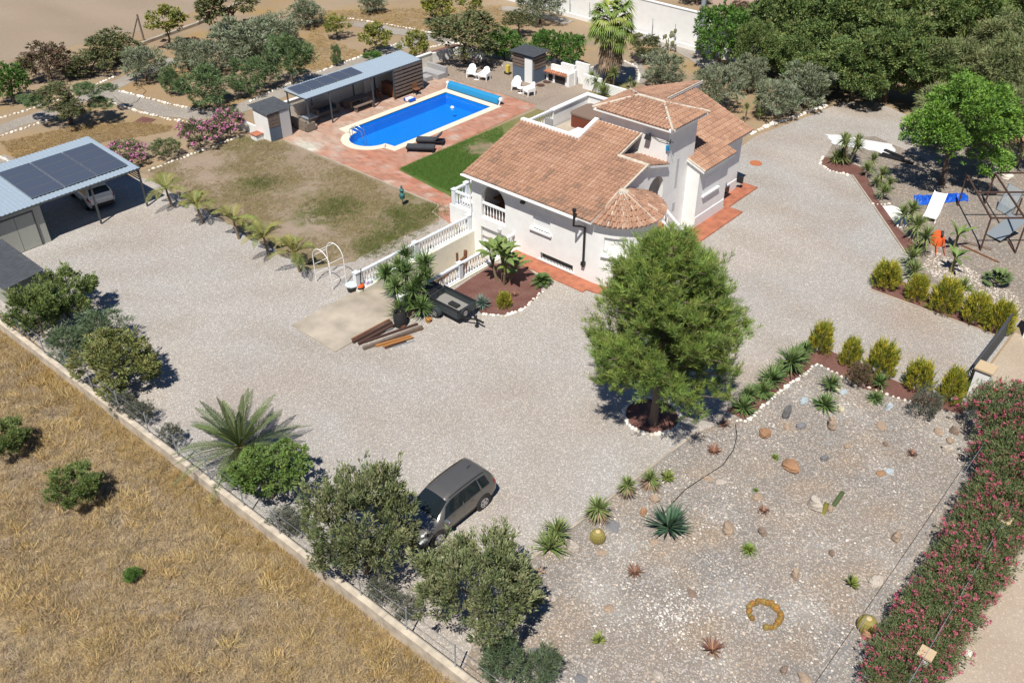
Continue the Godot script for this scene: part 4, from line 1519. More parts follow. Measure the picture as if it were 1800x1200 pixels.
	for s in [-0.85, 0.85]:
		var be := thing("garden_bench", "brown slatted bench beside the dining table under the pergola", "bench", Vector3(-54.3 + s, 0.02, -43.2), 0.0, "benches under the pergola")
		for i in 3:
			part(be, "slat", box_mb(Vector3(-0.18 + i * 0.125, 0.40, -0.95), Vector3(-0.07 + i * 0.125, 0.44, 0.95)).mesh(), M.slat_wood)
		for z in [-0.8, 0.8]:
			part(be, "leg", box_mb(Vector3(-0.17, 0, z - 0.04), Vector3(0.17, 0.40, z + 0.04)).mesh(), M.slat_wood)
	sofa("wicker_sofa", "brown wicker sofa at the open end of the pergola", Vector3(-54.0, 0.02, -37.75), PI, 1.7, M.wicker, M.wicker)
	sofa("dark_sofa", "dark cushioned sofa deep in the pergola shade", Vector3(-55.0, 0.02, -40.6), PI * 0.5, 1.9, M.wicker, M.dark_cushion)
	var ct := thing("coffee_table", "pale topped coffee table beside the wicker sofa", "table", Vector3(-54.7, 0.02, -38.9))
	part(ct, "table_top", box_mb(Vector3(-0.45, 0.36, -0.5), Vector3(0.45, 0.42, 0.5)).mesh(), M.galvanised)
	part(ct, "base", box_mb(Vector3(-0.4, 0, -0.45), Vector3(0.4, 0.36, 0.45)).mesh(), M.wicker)
	for q in [[-54.0, -45.3], [-54.6, -45.6]]:
		var sl := thing("bar_stool", "wooden bar stool in front of the pergola bar", "stool", Vector3(q[0], 0.02, q[1]), 0.3, "stools at the pergola bar")
		var m := MB.new()
		m.lathe([Vector2(0, 0.68), Vector2(0.18, 0.68), Vector2(0.18, 0.72), Vector2(0, 0.72)], 12)
		part(sl, "seat", m.mesh(), M.brown_wood)
		for a in 4:
			var d := Vector3(cos(a * PI / 2), 0, sin(a * PI / 2))
			m = MB.new()
			m.bar(d * 0.22, d * 0.12 + Vector3(0, 0.68, 0), 0.04, 0.04)
			part(sl, "leg", m.mesh(), M.brown_wood)
	var stl := thing("folding_chair", "brown folding chair outside the slatted end of the pergola", "chair", Vector3(-52.75, 0.02, -48.2), 1.4)
	part(stl, "seat", box_mb(Vector3(-0.24, 0.42, -0.24), Vector3(0.24, 0.46, 0.24)).mesh(), M.brown_wood)
	part(stl, "backrest", box_mb(Vector3(-0.24, 0.46, -0.27), Vector3(0.24, 0.90, -0.23)).mesh(), M.brown_wood)
	for q in [[-0.2, -0.2], [0.2, -0.2], [-0.2, 0.2], [0.2, 0.2]]:
		part(stl, "leg", box_mb(Vector3(q[0] - 0.02, 0, q[1] - 0.02), Vector3(q[0] + 0.02, 0.42, q[1] + 0.02)).mesh(), M.dark_iron)
	# grey corner sofa beyond the pergola
	var cs := thing("corner_sofa", "grey cushioned corner sofa on the terrace beyond the pergola", "sofa", Vector3(-54.9, 0.02, -51.6))
	part(cs, "seat", box_mb(Vector3(-1.2, 0.0, -1.0), Vector3(-0.3, 0.40, 1.0)).mesh(), M.grey_cushion)
	part(cs, "seat", box_mb(Vector3(-0.295, 0.0, -1.0), Vector3(1.1, 0.40, -0.1)).mesh(), M.grey_cushion)
	part(cs, "backrest", box_mb(Vector3(-1.4, 0.0, -1.0), Vector3(-1.205, 0.80, 1.0)).mesh(), M.grey_cushion)
	part(cs, "backrest", box_mb(Vector3(-1.4, 0.0, -1.25), Vector3(1.1, 0.80, -1.005)).mesh(), M.grey_cushion)
	part(cs, "footstool", box_mb(Vector3(-0.1, 0.0, 0.2), Vector3(0.75, 0.36, 0.95)).mesh(), M.grey_cushion)
	# ---- changing hut beside the lawn
	t = thing("changing_hut", "small white hut with slatted front, grey door and felt roof at the pergola end", "hut", Vector3(-54.5, 0, -35.5))
	wbox(t, "wall", Vector3(-55.4, 0, -36.5), Vector3(-53.7, 2.15, -34.58), M.plaster)
	wbox(t, "lower_panel", Vector3(-53.70, 0.05, -35.55), Vector3(-53.64, 1.0, -34.6), M.slate_blue)
	for i in 4:
		wbox(t, "slat", Vector3(-53.70, 1.05 + i * 0.26, -35.55), Vector3(-53.63, 1.24 + i * 0.26, -34.6), M.slat_wood)
	wbox(t, "door", Vector3(-53.70, 0.03, -36.42), Vector3(-53.63, 2.0, -35.6), M.door_grey)
	wpart(t, "roof_sheet", corrugated(Vector3(-55.75, 2.32, -36.75), Vector3(0, 0, 1), Vector3(1, -0.08, 0).normalized(), 2.35, 2.2, 0.18, 0.03), M.grey_felt)
	wbox(t, "side_wall", Vector3(-57.4, 0, -34.75), Vector3(-55.4, 0.75, -34.58), M.plaster)
	var pd2 := thing("tiled_plinth", "low white plinth with a terracotta cap beside the changing hut", "plinth", Vector3(-54.9, 0, -34.25))
	part(pd2, "base", box_mb(Vector3(-0.35, 0, -0.3), Vector3(0.35, 0.42, 0.3)).mesh(), M.plaster)
	part(pd2, "cap", box_mb(Vector3(-0.4, 0.42, -0.33), Vector3(0.4, 0.48, 0.35)).mesh(), M.terracotta)
	# ---- shower hut beyond the pool
	t = thing("shower_hut", "dark blue and timber slatted hut with a white door beyond the pool", "hut", Vector3(-48.2, 0, -56.9))
	wbox(t, "lower_wall", Vector3(-49.35, 0, -57.7), Vector3(-47.05, 1.15, -56.1), M.slate_blue)
	wbox(t, "upper_wall", Vector3(-49.30, 1.15, -57.65), Vector3(-47.10, 2.35, -56.15), M.slate_blue)
	for i in 4:
		var y := 1.2 + i * 0.26
		wbox(t, "slat", Vector3(-49.36, y, -56.15), Vector3(-48.05, y + 0.19, -56.08), M.slat_wood)
		wbox(t, "slat", Vector3(-47.10, y, -57.7), Vector3(-47.03, y + 0.19, -56.15), M.slat_wood)
	wbox(t, "door", Vector3(-48.0, 0.03, -56.12), Vector3(-47.2, 2.05, -56.05), M.white_paint)
	wpart(t, "roof_sheet", corrugated(Vector3(-49.6, 2.42, -57.95), Vector3(1, 0, 0), Vector3(0, -0.03, 1).normalized(), 2.75, 2.1, 0.18, 0.03), M.grey_felt)
	# ---- barbecue
	t = thing("barbecue", "white masonry barbecue with a small tiled shelf beside the shower hut", "barbecue", Vector3(-45.7, 0, -57.7))
	wbox(t, "base", Vector3(-46.85, 0, -58.1), Vector3(-44.6, 0.75, -57.5), M.plaster)
	wbox(t, "cabinet_door", Vector3(-46.6, 0.15, -57.5), Vector3(-46.15, 0.65, -57.46), M.dark_iron)
	wbox(t, "cabinet_door", Vector3(-45.9, 0.10, -57.5), Vector3(-44.85, 0.68, -57.46), M.dark_iron)
	var tl := MB.new()
	for i in 10:
		var a := Transform3D(Basis(Vector3.RIGHT, 0.3), Vector3(-46.8 + i * 0.235, 0.90, -57.42))
		put(tl, tile_mesh, a, jit(Color(0.50, 0.22, 0.13), 0.2))
	wpart(t, "tiled_shelf", tl, M.roof_tile)
	wbox(t, "back_wall", Vector3(-46.85, 0, -58.35), Vector3(-44.3, 1.25, -58.1), M.plaster)
	wbox(t, "back_wall", Vector3(-45.8, 1.25, -58.35), Vector3(-44.4, 1.6, -58.1), M.plaster)
	wbox(t, "side_wall", Vector3(-44.6, 0, -58.1), Vector3(-44.35, 1.1, -57.4), M.plaster)
	# screen walls under the fan palm
	t = thing("screen_wall", "bright white screen wall under the tall fan palm", "wall", Vector3(-43.9, 0, -59.2))
	wbox(t, "panel", Vector3(-44.8, 0, -58.95), Vector3(-43.4, 1.75, -58.75), M.plaster)
	wbox(t, "panel", Vector3(-43.55, 0, -60.8), Vector3(-43.4, 1.45, -58.95), M.plaster)
	wbox(t, "panel", Vector3(-43.4, 0, -58.2), Vector3(-41.6, 1.2, -58.0), M.plaster)
	wbox(t, "panel", Vector3(-41.6, 0, -58.4), Vector3(-38.5, 0.8, -58.2), M.plaster)
	# curved retaining wall round the seating gravel
	t = thing("curved_wall", "low curved grey wall around the gravel terrace", "wall", Vector3(-56, 0, -56))
	var cw := MB.new()
	var pts := [Vector3(-57.5, 0, -53.3), Vector3(-57.3, 0, -55.3), Vector3(-57.0, 0, -56.7), Vector3(-56.6, 0, -57.6), Vector3(-55.6, 0, -58.0), Vector3(-54.2, 0, -58.0)]
	for i in pts.size() - 1:
		cw.bar(pts[i] + Vector3(0, 0.42, 0), pts[i + 1] + Vector3(0, 0.42, 0), 0.22, 0.84)
	wpart(t, "wall_body", cw, M.plaster)
	cw = MB.new()
	cw.bar(Vector3(-54.2, 0.2, -58.0), Vector3(-49.6, 0.2, -58.1), 0.25, 0.4)
	wpart(t, "low_wall", cw, M.concrete)
	white_chair(Vector3(-52.2, 0.02, -54.1), 0.55)
	white_chair(Vector3(-50.9, 0.02, -54.3), 0.2)
	low_table(Vector3(-51.5, 0.02, -53.9))
	white_chair(Vector3(-47.35, 0.02, -54.3), 0.55)
	white_chair(Vector3(-45.75, 0.02, -54.0), -0.3)
	low_table(Vector3(-46.6, 0.02, -53.9))
	var pw := thing("pressure_washer", "yellow and black wheeled machine beside the shower hut", "machine", P(893, 130))
	part(pw, "body", box_mb(Vector3(-0.15, 0.15, -0.15), Vector3(0.15, 0.75, 0.15)).mesh(), M.yellow_paint)
	part(pw, "base", box_mb(Vector3(-0.22, 0.04, -0.22), Vector3(0.22, 0.15, 0.22)).mesh(), M.dark_iron)
	for x in [-0.24, 0.24]:
		var m := MB.new()
		m.tube([Vector3(x - 0.03, 0.12, 0.1), Vector3(x + 0.03, 0.12, 0.1)], [0.12, 0.12], 10)
		part(pw, "wheel", m.mesh(), M.black_rubber)
	for q in [[959, 149], [953, 148]]:
		pass
	for q in [P(950, 150, 0.02), P(962, 144, 0.02)]:
		var m := MB.new()
		m.lathe([Vector2(0, 0), Vector2(0.36, 0), Vector2(0.36, 0.035), Vector2(0, 0.035)], 18)
		solo("manhole_cover", m.mesh(), M.rust, q, "round rusty cover set in the paving beside the shower hut", "cover", "covers beside the shower hut")
	var mc := MB.new()
	mc.lathe([Vector2(0, 0), Vector2(0.42, 0), Vector2(0.42, 0.04), Vector2(0, 0.04)], 18)
	solo("manhole_cover", mc.mesh(), M.terra_pot, P(1329, 287, 0.008), "round reddish cover in the gravel right of the villa wing", "cover")
	# green shed at the left edge
	var ls := thing("lean_to_shed", "dark shed with a ribbed grey roof behind the boundary shrubs", "shed", Vector3(-46, 0, -13.2))
	wbox(ls, "wall", Vector3(-49.5, 0, -14.0), Vector3(-44.9, 1.85, -12.3), M.shed_metal)
	wpart(ls, "roof_sheet", corrugated(Vector3(-49.7, 2.1, -14.1), Vector3(1, 0, 0), Vector3(0, -0.1, 1).normalized(), 5.0, 2.2, 0.22, 0.035), M.grey_felt)

func sofa(called: String, label: String, at: Vector3, turn: float, w: float, body: Material, pad: Material) -> void:
	var t := thing(called, label, "sofa", at, turn)
	part(t, "base", box_mb(Vector3(-w * 0.5, 0.05, -0.4), Vector3(w * 0.5, 0.36, 0.4)).mesh(), body)
	part(t, "backrest", box_mb(Vector3(-w * 0.5, 0.36, -0.42), Vector3(w * 0.5, 0.82, -0.26)).mesh(), body)
	for s in [-1, 1]:
		part(t, "armrest", box_mb(Vector3(s * w * 0.5 - 0.09, 0.05, -0.4), Vector3(s * w * 0.5 + 0.09, 0.62, 0.42)).mesh(), body)
	for s in [-0.5, 0.5]:
		part(t, "cushion", box_mb(Vector3(s * w * 0.45 - w * 0.2, 0.362, -0.24), Vector3(s * w * 0.45 + w * 0.2, 0.48, 0.38)).mesh(), pad)

# ---------------------------------------------------------------- yard
func build_yard() -> void:
	var t := thing("garden_arch", "white tubular garden arch at the lawn corner by the ramp", "garden arch", P(578, 503))
	var base := P(578, 503)
	# two hoops: front feet (556,495)-(585,510), depth towards the balustrade
	var fa := P(556, 495)
	var fb := P(585, 510)
	var dz := Vector3(0, 0, -0.95)
	for k in 2:
		var m := MB.new()
		var pts := []
		var a := fa + dz * k
		var b := fb + dz * k
		pts.append(a)
		var mid := (a + b) * 0.5
		var half := (b - a) * 0.5
		for i in 13:
			var th := PI - PI * i / 12.0
			pts.append(mid + half * cos(th) + Vector3(0, 1.55 + 0.7 * sin(th), 0))
		pts.append(b)
		var r := []
		for i in pts.size():
			r.append(0.024)
		m.tube(pts, r, 7)
		wpart(t, "hoop", m, M.white_metal)
	for q in [[fa, 0.5], [fa, 1.1], [fb, 0.5], [fb, 1.1], [fa, 1.65], [fb, 1.65]]:
		var m := MB.new()
		var p: Vector3 = q[0] + Vector3(0, q[1], 0)
		m.tube([p, p + dz], [0.016, 0.016], 6)
		wpart(t, "rung", m, M.white_metal)
	var cm := (fa + fb) * 0.5 + Vector3(0, 2.25, 0)
	var tm := MB.new()
	tm.tube([cm, cm + dz], [0.016, 0.016], 6)
	wpart(t, "rung", tm, M.white_metal)
	# pots at the ramp post
	var bk := thing("tub", "black tub covered with pale blue plastic at the ramp post", "tub", P(619, 511))
	var m := MB.new()
	m.lathe([Vector2(0, 0), Vector2(0.24, 0.0), Vector2(0.30, 0.34), Vector2(0, 0.34)], 14)
	part(bk, "body", m.mesh(), M.black_rubber)
	m = MB.new()
	m.lathe([Vector2(0.31, 0.32), Vector2(0.36, 0.42), Vector2(0.22, 0.46), Vector2(0, 0.40)], 9)
	part(bk, "cover", m.mesh(), mat("pale_plastic", lin(0.55, 0.66, 0.70), 0.4))
	bk = thing("spray_can", "black and orange garden sprayer beside the ramp post", "sprayer", P(634, 510))
	m = MB.new()
	m.lathe([Vector2(0, 0), Vector2(0.22, 0.0), Vector2(0.22, 0.26), Vector2(0, 0.26)], 14)
	part(bk, "body", m.mesh(), M.black_rubber)
	m = MB.new()
	m.lathe([Vector2(0.22, 0.262), Vector2(0.19, 0.36), Vector2(0.05, 0.42), Vector2(0, 0.42)], 14)
	part(bk, "lid", m.mesh(), M.orange_plastic)
	m = MB.new()
	m.tube([Vector3(0.05, 0.4, 0), Vector3(0.1, 1.35, -0.1)], [0.03, 0.03], 6)
	part(bk, "lance", m.mesh(), M.black_rubber)
	for q in [[645, 502, 0.62, 0.5, 0.66], [651, 500, 0.55, 0.65, 0.75]]:
		bk = thing("plastic_jug", "pale plastic jug against the ramp balustrade", "jug", P(q[0], q[1], 0.06), 0.0, "jugs at the ramp")
		m = MB.new()
		m.prism(rounded_rect(0.11, 0.09, 0.03), func(p, h): return Vector3(p.x, h, p.y), 0.0, 0.3)
		part(bk, "body", m.mesh(), mat("jug_tint_%d" % int(q[0]), lin(q[2], q[3], q[4]), 0.4))
		m = MB.new()
		m.lathe([Vector2(0.05, 0.3), Vector2(0.04, 0.37), Vector2(0, 0.37)], 8)
		part(bk, "cap", m.mesh(), M.white_plastic)
	# barrel and odds under the yucca
	bk = thing("barrel", "black plastic barrel with an open top under the yucca", "barrel", P(704, 572))
	m = MB.new()
	m.lathe([Vector2(0, 0), Vector2(0.30, 0), Vector2(0.34, 0.3), Vector2(0.34, 0.55), Vector2(0.30, 0.85), Vector2(0.27, 0.85), Vector2(0.28, 0.6), Vector2(0, 0.55)], 16)
	part(bk, "body", m.mesh(), M.black_rubber)
	bk = thing("water_butt", "tall dark blue container against the right ramp balustrade", "container", P(757, 538))
	m = MB.new()
	m.prism(rounded_rect(0.34, 0.30, 0.08), func(p, h): return Vector3(p.x, h, p.y), 0.0, 0.95)
	part(bk, "body", m.mesh(), M.dark_cushion)
	m = MB.new()
	m.prism(rounded_rect(0.3, 0.26, 0.08), func(p, h): return Vector3(p.x, h, p.y), 0.951, 1.02)
	part(bk, "lid", m.mesh(), M.dark_iron)
	bk = thing("terracotta_pot", "small orange pot on the gravel beside the trailer wheel", "pot", P(753, 566))
	m = MB.new()
	m.lathe([Vector2(0, 0), Vector2(0.12, 0), Vector2(0.17, 0.22), Vector2(0.14, 0.22), Vector2(0, 0.1)], 12)
	part(bk, "body", m.mesh(), M.rust_orange)
	# pile of beams and poles
	var beams := [[620, 601, 688, 566, 0.14, "rust"], [630, 604, 692, 571, 0.14, "rust"], [618, 597, 684, 562, 0.10, "brown_wood"], [640, 601, 734, 569, 0.10, "rust"], [638, 612, 742, 574, 0.16, "slat_wood"], [650, 606, 742, 578, 0.09, "brown_wood"], [660, 608, 722, 590, 0.10, "rust_orange"], [672, 609, 726, 592, 0.09, "rust_orange"], [676, 612, 714, 600, 0.07, "rust"], [690, 610, 728, 598, 0.05, "galvanised"], [646, 596, 690, 576, 0.04, "galvanised"], [698, 572, 712, 575, 0.16, "brown_wood"]]
	var i2 := 0
	for b in beams:
		var p := P(b[0], b[1], 0.02 + b[4] * 0.5)
		var q := P(b[2], b[3], 0.02 + b[4] * 0.5 + (0.06 if i2 % 3 == 1 else 0.0))
		m = MB.new()
		var c := (p + q) * 0.5
		if b[5] == "galvanised" or i2 == 7:
			m.tube([p - c, q - c], [b[4] * 0.5, b[4] * 0.5], 8)
		else:
			m.bar(p - c, q - c, b[4], b[4])
		var words: String = {"rust": "dark rusty steel beam", "brown_wood": "red brown wooden beam", "slat_wood": "weathered grey brown timber", "rust_orange": "orange rusty pole", "galvanised": "thin grey pole"}[b[5]]
		solo("beam", m.mesh(), M[b[5]], c, words + " in the pile beside the concrete slab", "beam", "pile of beams: " + words)
		i2 += 1
	# stake with a teal ornament on the lawn
	t = thing("garden_ornament", "teal metal figure on a thin stake on the dry lawn", "ornament", P(708, 362))
	m = MB.new()
	m.tube([Vector3.ZERO, Vector3(0, 0.8, 0)], [0.015, 0.015], 6)
	part(t, "stake", m.mesh(), M.dark_iron)
	m = MB.new()
	m.lathe([Vector2(0, 0.45), Vector2(0.16, 0.55), Vector2(0.19, 0.8), Vector2(0.08, 0.95), Vector2(0.16, 1.1), Vector2(0.05, 1.25), Vector2(0.08, 1.35), Vector2(0, 1.45)], 10)
	part(t, "figure", m.mesh(), M.statue_green)
	# trailer
	t = thing("trailer", "black car trailer with a spare wheel beside the planted bed", "trailer", Vector3(-28.15, 0, -27.2))
	part(t, "floor", box_mb(Vector3(-1.12, 0.48, -0.62), Vector3(1.0, 0.53, 0.62)).mesh(), M.trailer_bed)
	for z in [-0.64, 0.64]:
		part(t, "side_panel", box_mb(Vector3(-1.15, 0.44, z - 0.03), Vector3(1.03, 0.90, z + 0.03)).mesh(), M.trailer_grey)
		m = MB.new()
		for i in 3:
			m.box(Vector3(-1.15, 0.54 + i * 0.13, z - 0.045), Vector3(1.03, 0.57 + i * 0.13, z + 0.045))
		part(t, "panel_rib", m.mesh(), M.trailer_grey)
	for x in [-1.15, 1.03]:
		part(t, "end_panel", box_mb(Vector3(x - 0.03, 0.44, -0.61), Vector3(x + 0.03, 0.90, 0.61)).mesh(), M.trailer_grey)
	part(t, "rail", box_mb(Vector3(-1.2, 0.902, 0.58), Vector3(1.07, 0.94, 0.70)).mesh(), M.dark_iron)
	part(t, "rail", box_mb(Vector3(-1.2, 0.902, -0.70), Vector3(1.07, 0.94, -0.58)).mesh(), M.dark_iron)
	part(t, "tarpaulin", box_mb(Vector3(-1.9, 0.7, -0.55), Vector3(-1.19, 0.98, 0.45)).mesh(), M.dark_iron)
	for z in [-0.80, 0.80]:
		wheel(t, Vector3(-0.45, 0.28, z), 0.28, 0.17, signf(z))
		m = MB.new()
		for i in 6:
			var a0 := PI * i / 6.0
			var a1 := PI * (i + 1) / 6.0
			m.quad(Vector3(-0.45 + 0.35 * cos(a0), 0.30 + 0.32 * sin(a0), z - 0.13), Vector3(-0.45 + 0.35 * cos(a0), 0.30 + 0.32 * sin(a0), z + 0.13), Vector3(-0.45 + 0.35 * cos(a1), 0.30 + 0.32 * sin(a1), z + 0.13), Vector3(-0.45 + 0.35 * cos(a1), 0.30 + 0.32 * sin(a1), z - 0.13))
		part(t, "mudguard", m.mesh(), M.trailer_grey)
	m = MB.new()
	m.bar(Vector3(1.0, 0.42, 0.4), Vector3(1.75, 0.42, 0.0), 0.07, 0.07)
	m.bar(Vector3(1.0, 0.42, -0.4), Vector3(1.75, 0.42, 0.0), 0.07, 0.07)
	m.bar(Vector3(1.7, 0.42, 0.0), Vector3(2.2, 0.42, 0.0), 0.08, 0.08)
	part(t, "drawbar", m.mesh(), M.dark_iron)
	m = MB.new()
	m.tube([Vector3(1.8, 0.1, 0.08), Vector3(1.8, 0.75, 0.08)], [0.03, 0.03], 8)
	m.tube([Vector3(1.8, 0.1, 0.02), Vector3(1.8, 0.1, 0.14)], [0.1, 0.1], 10)
	part(t, "jockey_wheel", m.mesh(), M.dark_iron)
	m = MB.new()
	m.tube([Vector3(1.075, 0.68, 0.25), Vector3(1.2, 0.68, 0.25)], [0.26, 0.26], 16)
	part(t, "spare_wheel", m.mesh(), M.black_rubber)
	m = MB.new()
	m.tube([Vector3(1.2, 0.68, 0.25), Vector3(1.21, 0.68, 0.25)], [0.15, 0.15], 12)
	part(t, "rim", m.mesh(), M.rim_metal)
	part(t, "load", box_mb(Vector3(-0.2, 0.535, -0.2), Vector3(0.4, 0.65, 0.1)).mesh(), M.black_rubber)
	# ---- right-hand work corner
	t = thing("steel_frame", "open rusty steel roof frame on posts over the stony ground", "steel frame", P(1783, 451))
	# two slanting rails joined by cross bars, on posts; everything level at 2.1 m
	var b0 := P(1783, 451)
	var hb := 2.1
	var d2a := P(1750, 304, hb) - b0
	var d2b := P(1806, 388, hb) - b0
	var d1a := P(1701, 308, hb) - b0
	var d1b := P(1743, 383, hb) - b0
	var ex := Vector3(0.751, 0, -0.660)
	var bars := [[d2a, d2b], [d1a, d1b], [d2a, d2a + ex * 3.0], [d1a.lerp(d1b, 0.42), d1a.lerp(d1b, 0.42) + ex * 4.5], [d1b, d1b + ex * 4.5], [d2a + ex * 3.0, d2b + ex * 3.0]]
	for o in [d2a, d2b, d2a.lerp(d2b, 0.55) + ex * 0.6, d1b, d1a, d2a + ex * 3.0]:
		bars.append([Vector3(o.x, 0, o.z), o])
	bars.append([Vector3(d2b.x, 0.06, d2b.z), Vector3(d2b.x, 0.06, d2b.z) - (d2b - d2a).normalized() * 1.3])
	for b in bars:
		m = MB.new()
		m.bar(b[0], b[1], 0.085, 0.085)
		part(t, "bar", m.mesh(), M.rust)
	t = thing("sheet_metal_panel", "grey folded sheet metal panel leaning against the steel frame", "metal panel", P(1752, 425))
	m = MB.new()
	m.obox(Vector3(0.1, 0.62, -0.9), Vector3(1.15, 0.04, 1.9), Basis(Vector3(0.86, 0.1, 0.5).normalized(), Vector3(-0.45, 0.8, 0.3).normalized(), Vector3(0.2, -0.35, 0.9).normalized()).orthonormalized())
	part(t, "sheet", m.mesh(), M.galvanised)
	t = thing("glass_screen", "tall clear glass pane standing inside the steel frame", "glass pane", P(1768, 375))
	m = MB.new()
	m.obox(Vector3(0, 0.9, 0), Vector3(1.1, 1.7, 0.02), Basis(Vector3.UP, -0.5) * Basis(Vector3.RIGHT, -0.2))
	part(t, "pane", m.mesh(), M.pane)
	m = MB.new()
	m.obox(Vector3(0, 0.9, 0) + Basis(Vector3.UP, -0.5).x * -0.57, Vector3(0.05, 1.75, 0.05), Basis(Vector3.UP, -0.5) * Basis(Vector3.RIGHT, -0.2))
	m.obox(Vector3(0, 0.9, 0) + Basis(Vector3.UP, -0.5).x * 0.57, Vector3(0.05, 1.75, 0.05), Basis(Vector3.UP, -0.5) * Basis(Vector3.RIGHT, -0.2))
	part(t, "pane_frame", m.mesh(), M.solar_frame)
	# white slatted lounger tipped on a tarpaulin
	t = thing("white_sunbed", "white plastic sunbed standing on a crumpled blue tarpaulin", "sunbed", P(1636, 385), 0.12)
	for k in 9:
		m = MB.new()
		m.obox(Vector3(0, 0.30 + 0.14 * maxf(0.0, k - 2) , 0.35 - k * 0.20), Vector3(0.64, 0.035, 0.20 if k < 2 else 0.235), Basis(Vector3.RIGHT, 0.0 if k < 2 else 0.6))
		part(t, "slat", m.mesh(), M.white_plastic)
	for s in [-0.36, 0.36]:
		m = MB.new()
		m.bar(Vector3(s, 0.3, 0.5), Vector3(s, 0.32, -0.05), 0.06, 0.09)
		m.bar(Vector3(s, 0.32, -0.05), Vector3(s, 1.28, -1.3), 0.06, 0.09)
		m.bar(Vector3(s, 0.02, 0.48), Vector3(s, 0.3, 0.4), 0.06, 0.06)
		m.bar(Vector3(s, 0.02, -0.9), Vector3(s, 0.8, -0.7), 0.06, 0.06)
		part(t, "side_rail", m.mesh(), M.white_plastic)
	var tarp := MB.new()
	var grid := {}
	for j in 9:
		for i in 22:
			var u := i / 21.0
			var v := j / 8.0
			var q := P(lerpf(1606, 1704, u), lerpf(343, 362 - 8.0 * u, v), 0.0)
			var edge := minf(minf(u, 1 - u) * 8.0, minf(v, 1 - v) * 4.0)
			q.y = 0.035 + clampf(edge, 0, 1) * (0.14 + 0.30 * noise.get_noise_2d(i * 0.55, j * 0.8))
			q.z += 0.4 * noise.get_noise_2d(i * 0.3, 5.0)
			grid[Vector2i(i, j)] = q
	for j in 8:
		for i in 21:
			tarp.quad(grid[Vector2i(i, j + 1)], grid[Vector2i(i + 1, j + 1)], grid[Vector2i(i + 1, j)], grid[Vector2i(i, j)])
	var tc := P(1655, 352)
	for i in tarp.v.size():
		tarp.v[i] -= tc
	solo("tarpaulin", tarp.mesh(), M.blue_sheet, tc, "crumpled bright blue tarpaulin lying under the white sunbed", "tarpaulin")
	t = thing("wheelbarrow", "orange wheelbarrow tipped over beside a banana plant", "wheelbarrow", P(1652, 438), 0.4)
	m = MB.new()
	m.lathe([Vector2(0, 0.0), Vector2(0.34, 0.1), Vector2(0.48, 0.42), Vector2(0.44, 0.42), Vector2(0.30, 0.14), Vector2(0, 0.05)], 12)
	var tray := part(t, "tray", m.mesh(), M.orange_plastic, Vector3(0, 0.35, -0.3))
	tray.rotation = Vector3(-1.9, 0.2, 0.2)
	tray.scale = Vector3(0.9, 1, 1.3)
	for s in [-0.25, 0.25]:
		m = MB.new()
		m.tube([Vector3(s, 0.08, 0.9), Vector3(s * 0.8, 0.4, 0.1), Vector3(s * 0.4, 0.5, -0.5)], [0.025, 0.025, 0.025], 6)
		part(t, "handle", m.mesh(), M.orange_plastic)
	m = MB.new()
	m.tube([Vector3(-0.06, 0.7, -0.55), Vector3(0.06, 0.7, -0.55)], [0.2, 0.2], 12)
	part(t, "wheel", m.mesh(), M.black_rubber)
	for q in [[1695, 424, 1744, 438, "slat_wood", "wide weathered board lying beside the steel frame"], [1690, 430, 1757, 461, "brown_wood", "narrow brown plank lying beside the steel frame"]]:
		m = MB.new()
		var p := P(q[0], q[1], 0.05)
		var r := P(q[2], q[3], 0.05)
		var c := (p + r) * 0.5
		m.bar(p - c, r - c, 0.28 if q[4] == "slat_wood" else 0.1, 0.05)
		solo("plank", m.mesh(), M[q[4]], c, q[5], "plank")
	for q in [[1545, 271, 1600, 284], [1556, 263, 1590, 277], [1552, 269, 1606, 287]]:
		m = MB.new()
		var p := P(q[0], q[1], 0.1)
		var r := P(q[2], q[3], 0.14)
		var c := (p + r) * 0.5
		m.bar(p - c, r - c, 0.22, 0.1)
		solo("black_board", m.mesh(), M.dark_iron, c, "black board dumped on the white gravel near the lime green tree", "board", "black boards on the gravel")
	# hose across the rock garden and through the yard
	m = MB.new()
	var hp := []
	var hr := []
	for q in [[1293, 745], [1296, 765], [1290, 790], [1270, 818], [1235, 840], [1205, 860], [1182, 884], [1168, 902]]:
		hp.append(P(q[0], q[1], 0.045) - P(1240, 838))
		hr.append(0.018)
	m.tube(hp, hr, 6)
	solo("garden_hose", m.mesh(), M.dark_iron, P(1240, 838), "thin dark hose winding across the rock garden gravel", "hose")
	m = MB.new()
	hp = []
	hr = []
	for q in [[198, 168], [212, 180], [226, 184], [240, 178], [250, 166], [256, 160], [250, 154], [238, 158]]:
		hp.append(P(q[0], q[1], 0.045) - P(260, 172))
		hr.append(0.014)
	m.tube(hp, hr, 5)
	solo("garden_hose", m.mesh(), M.dark_iron, P(260, 172), "thin dark hose lying across the pale garden path", "hose")

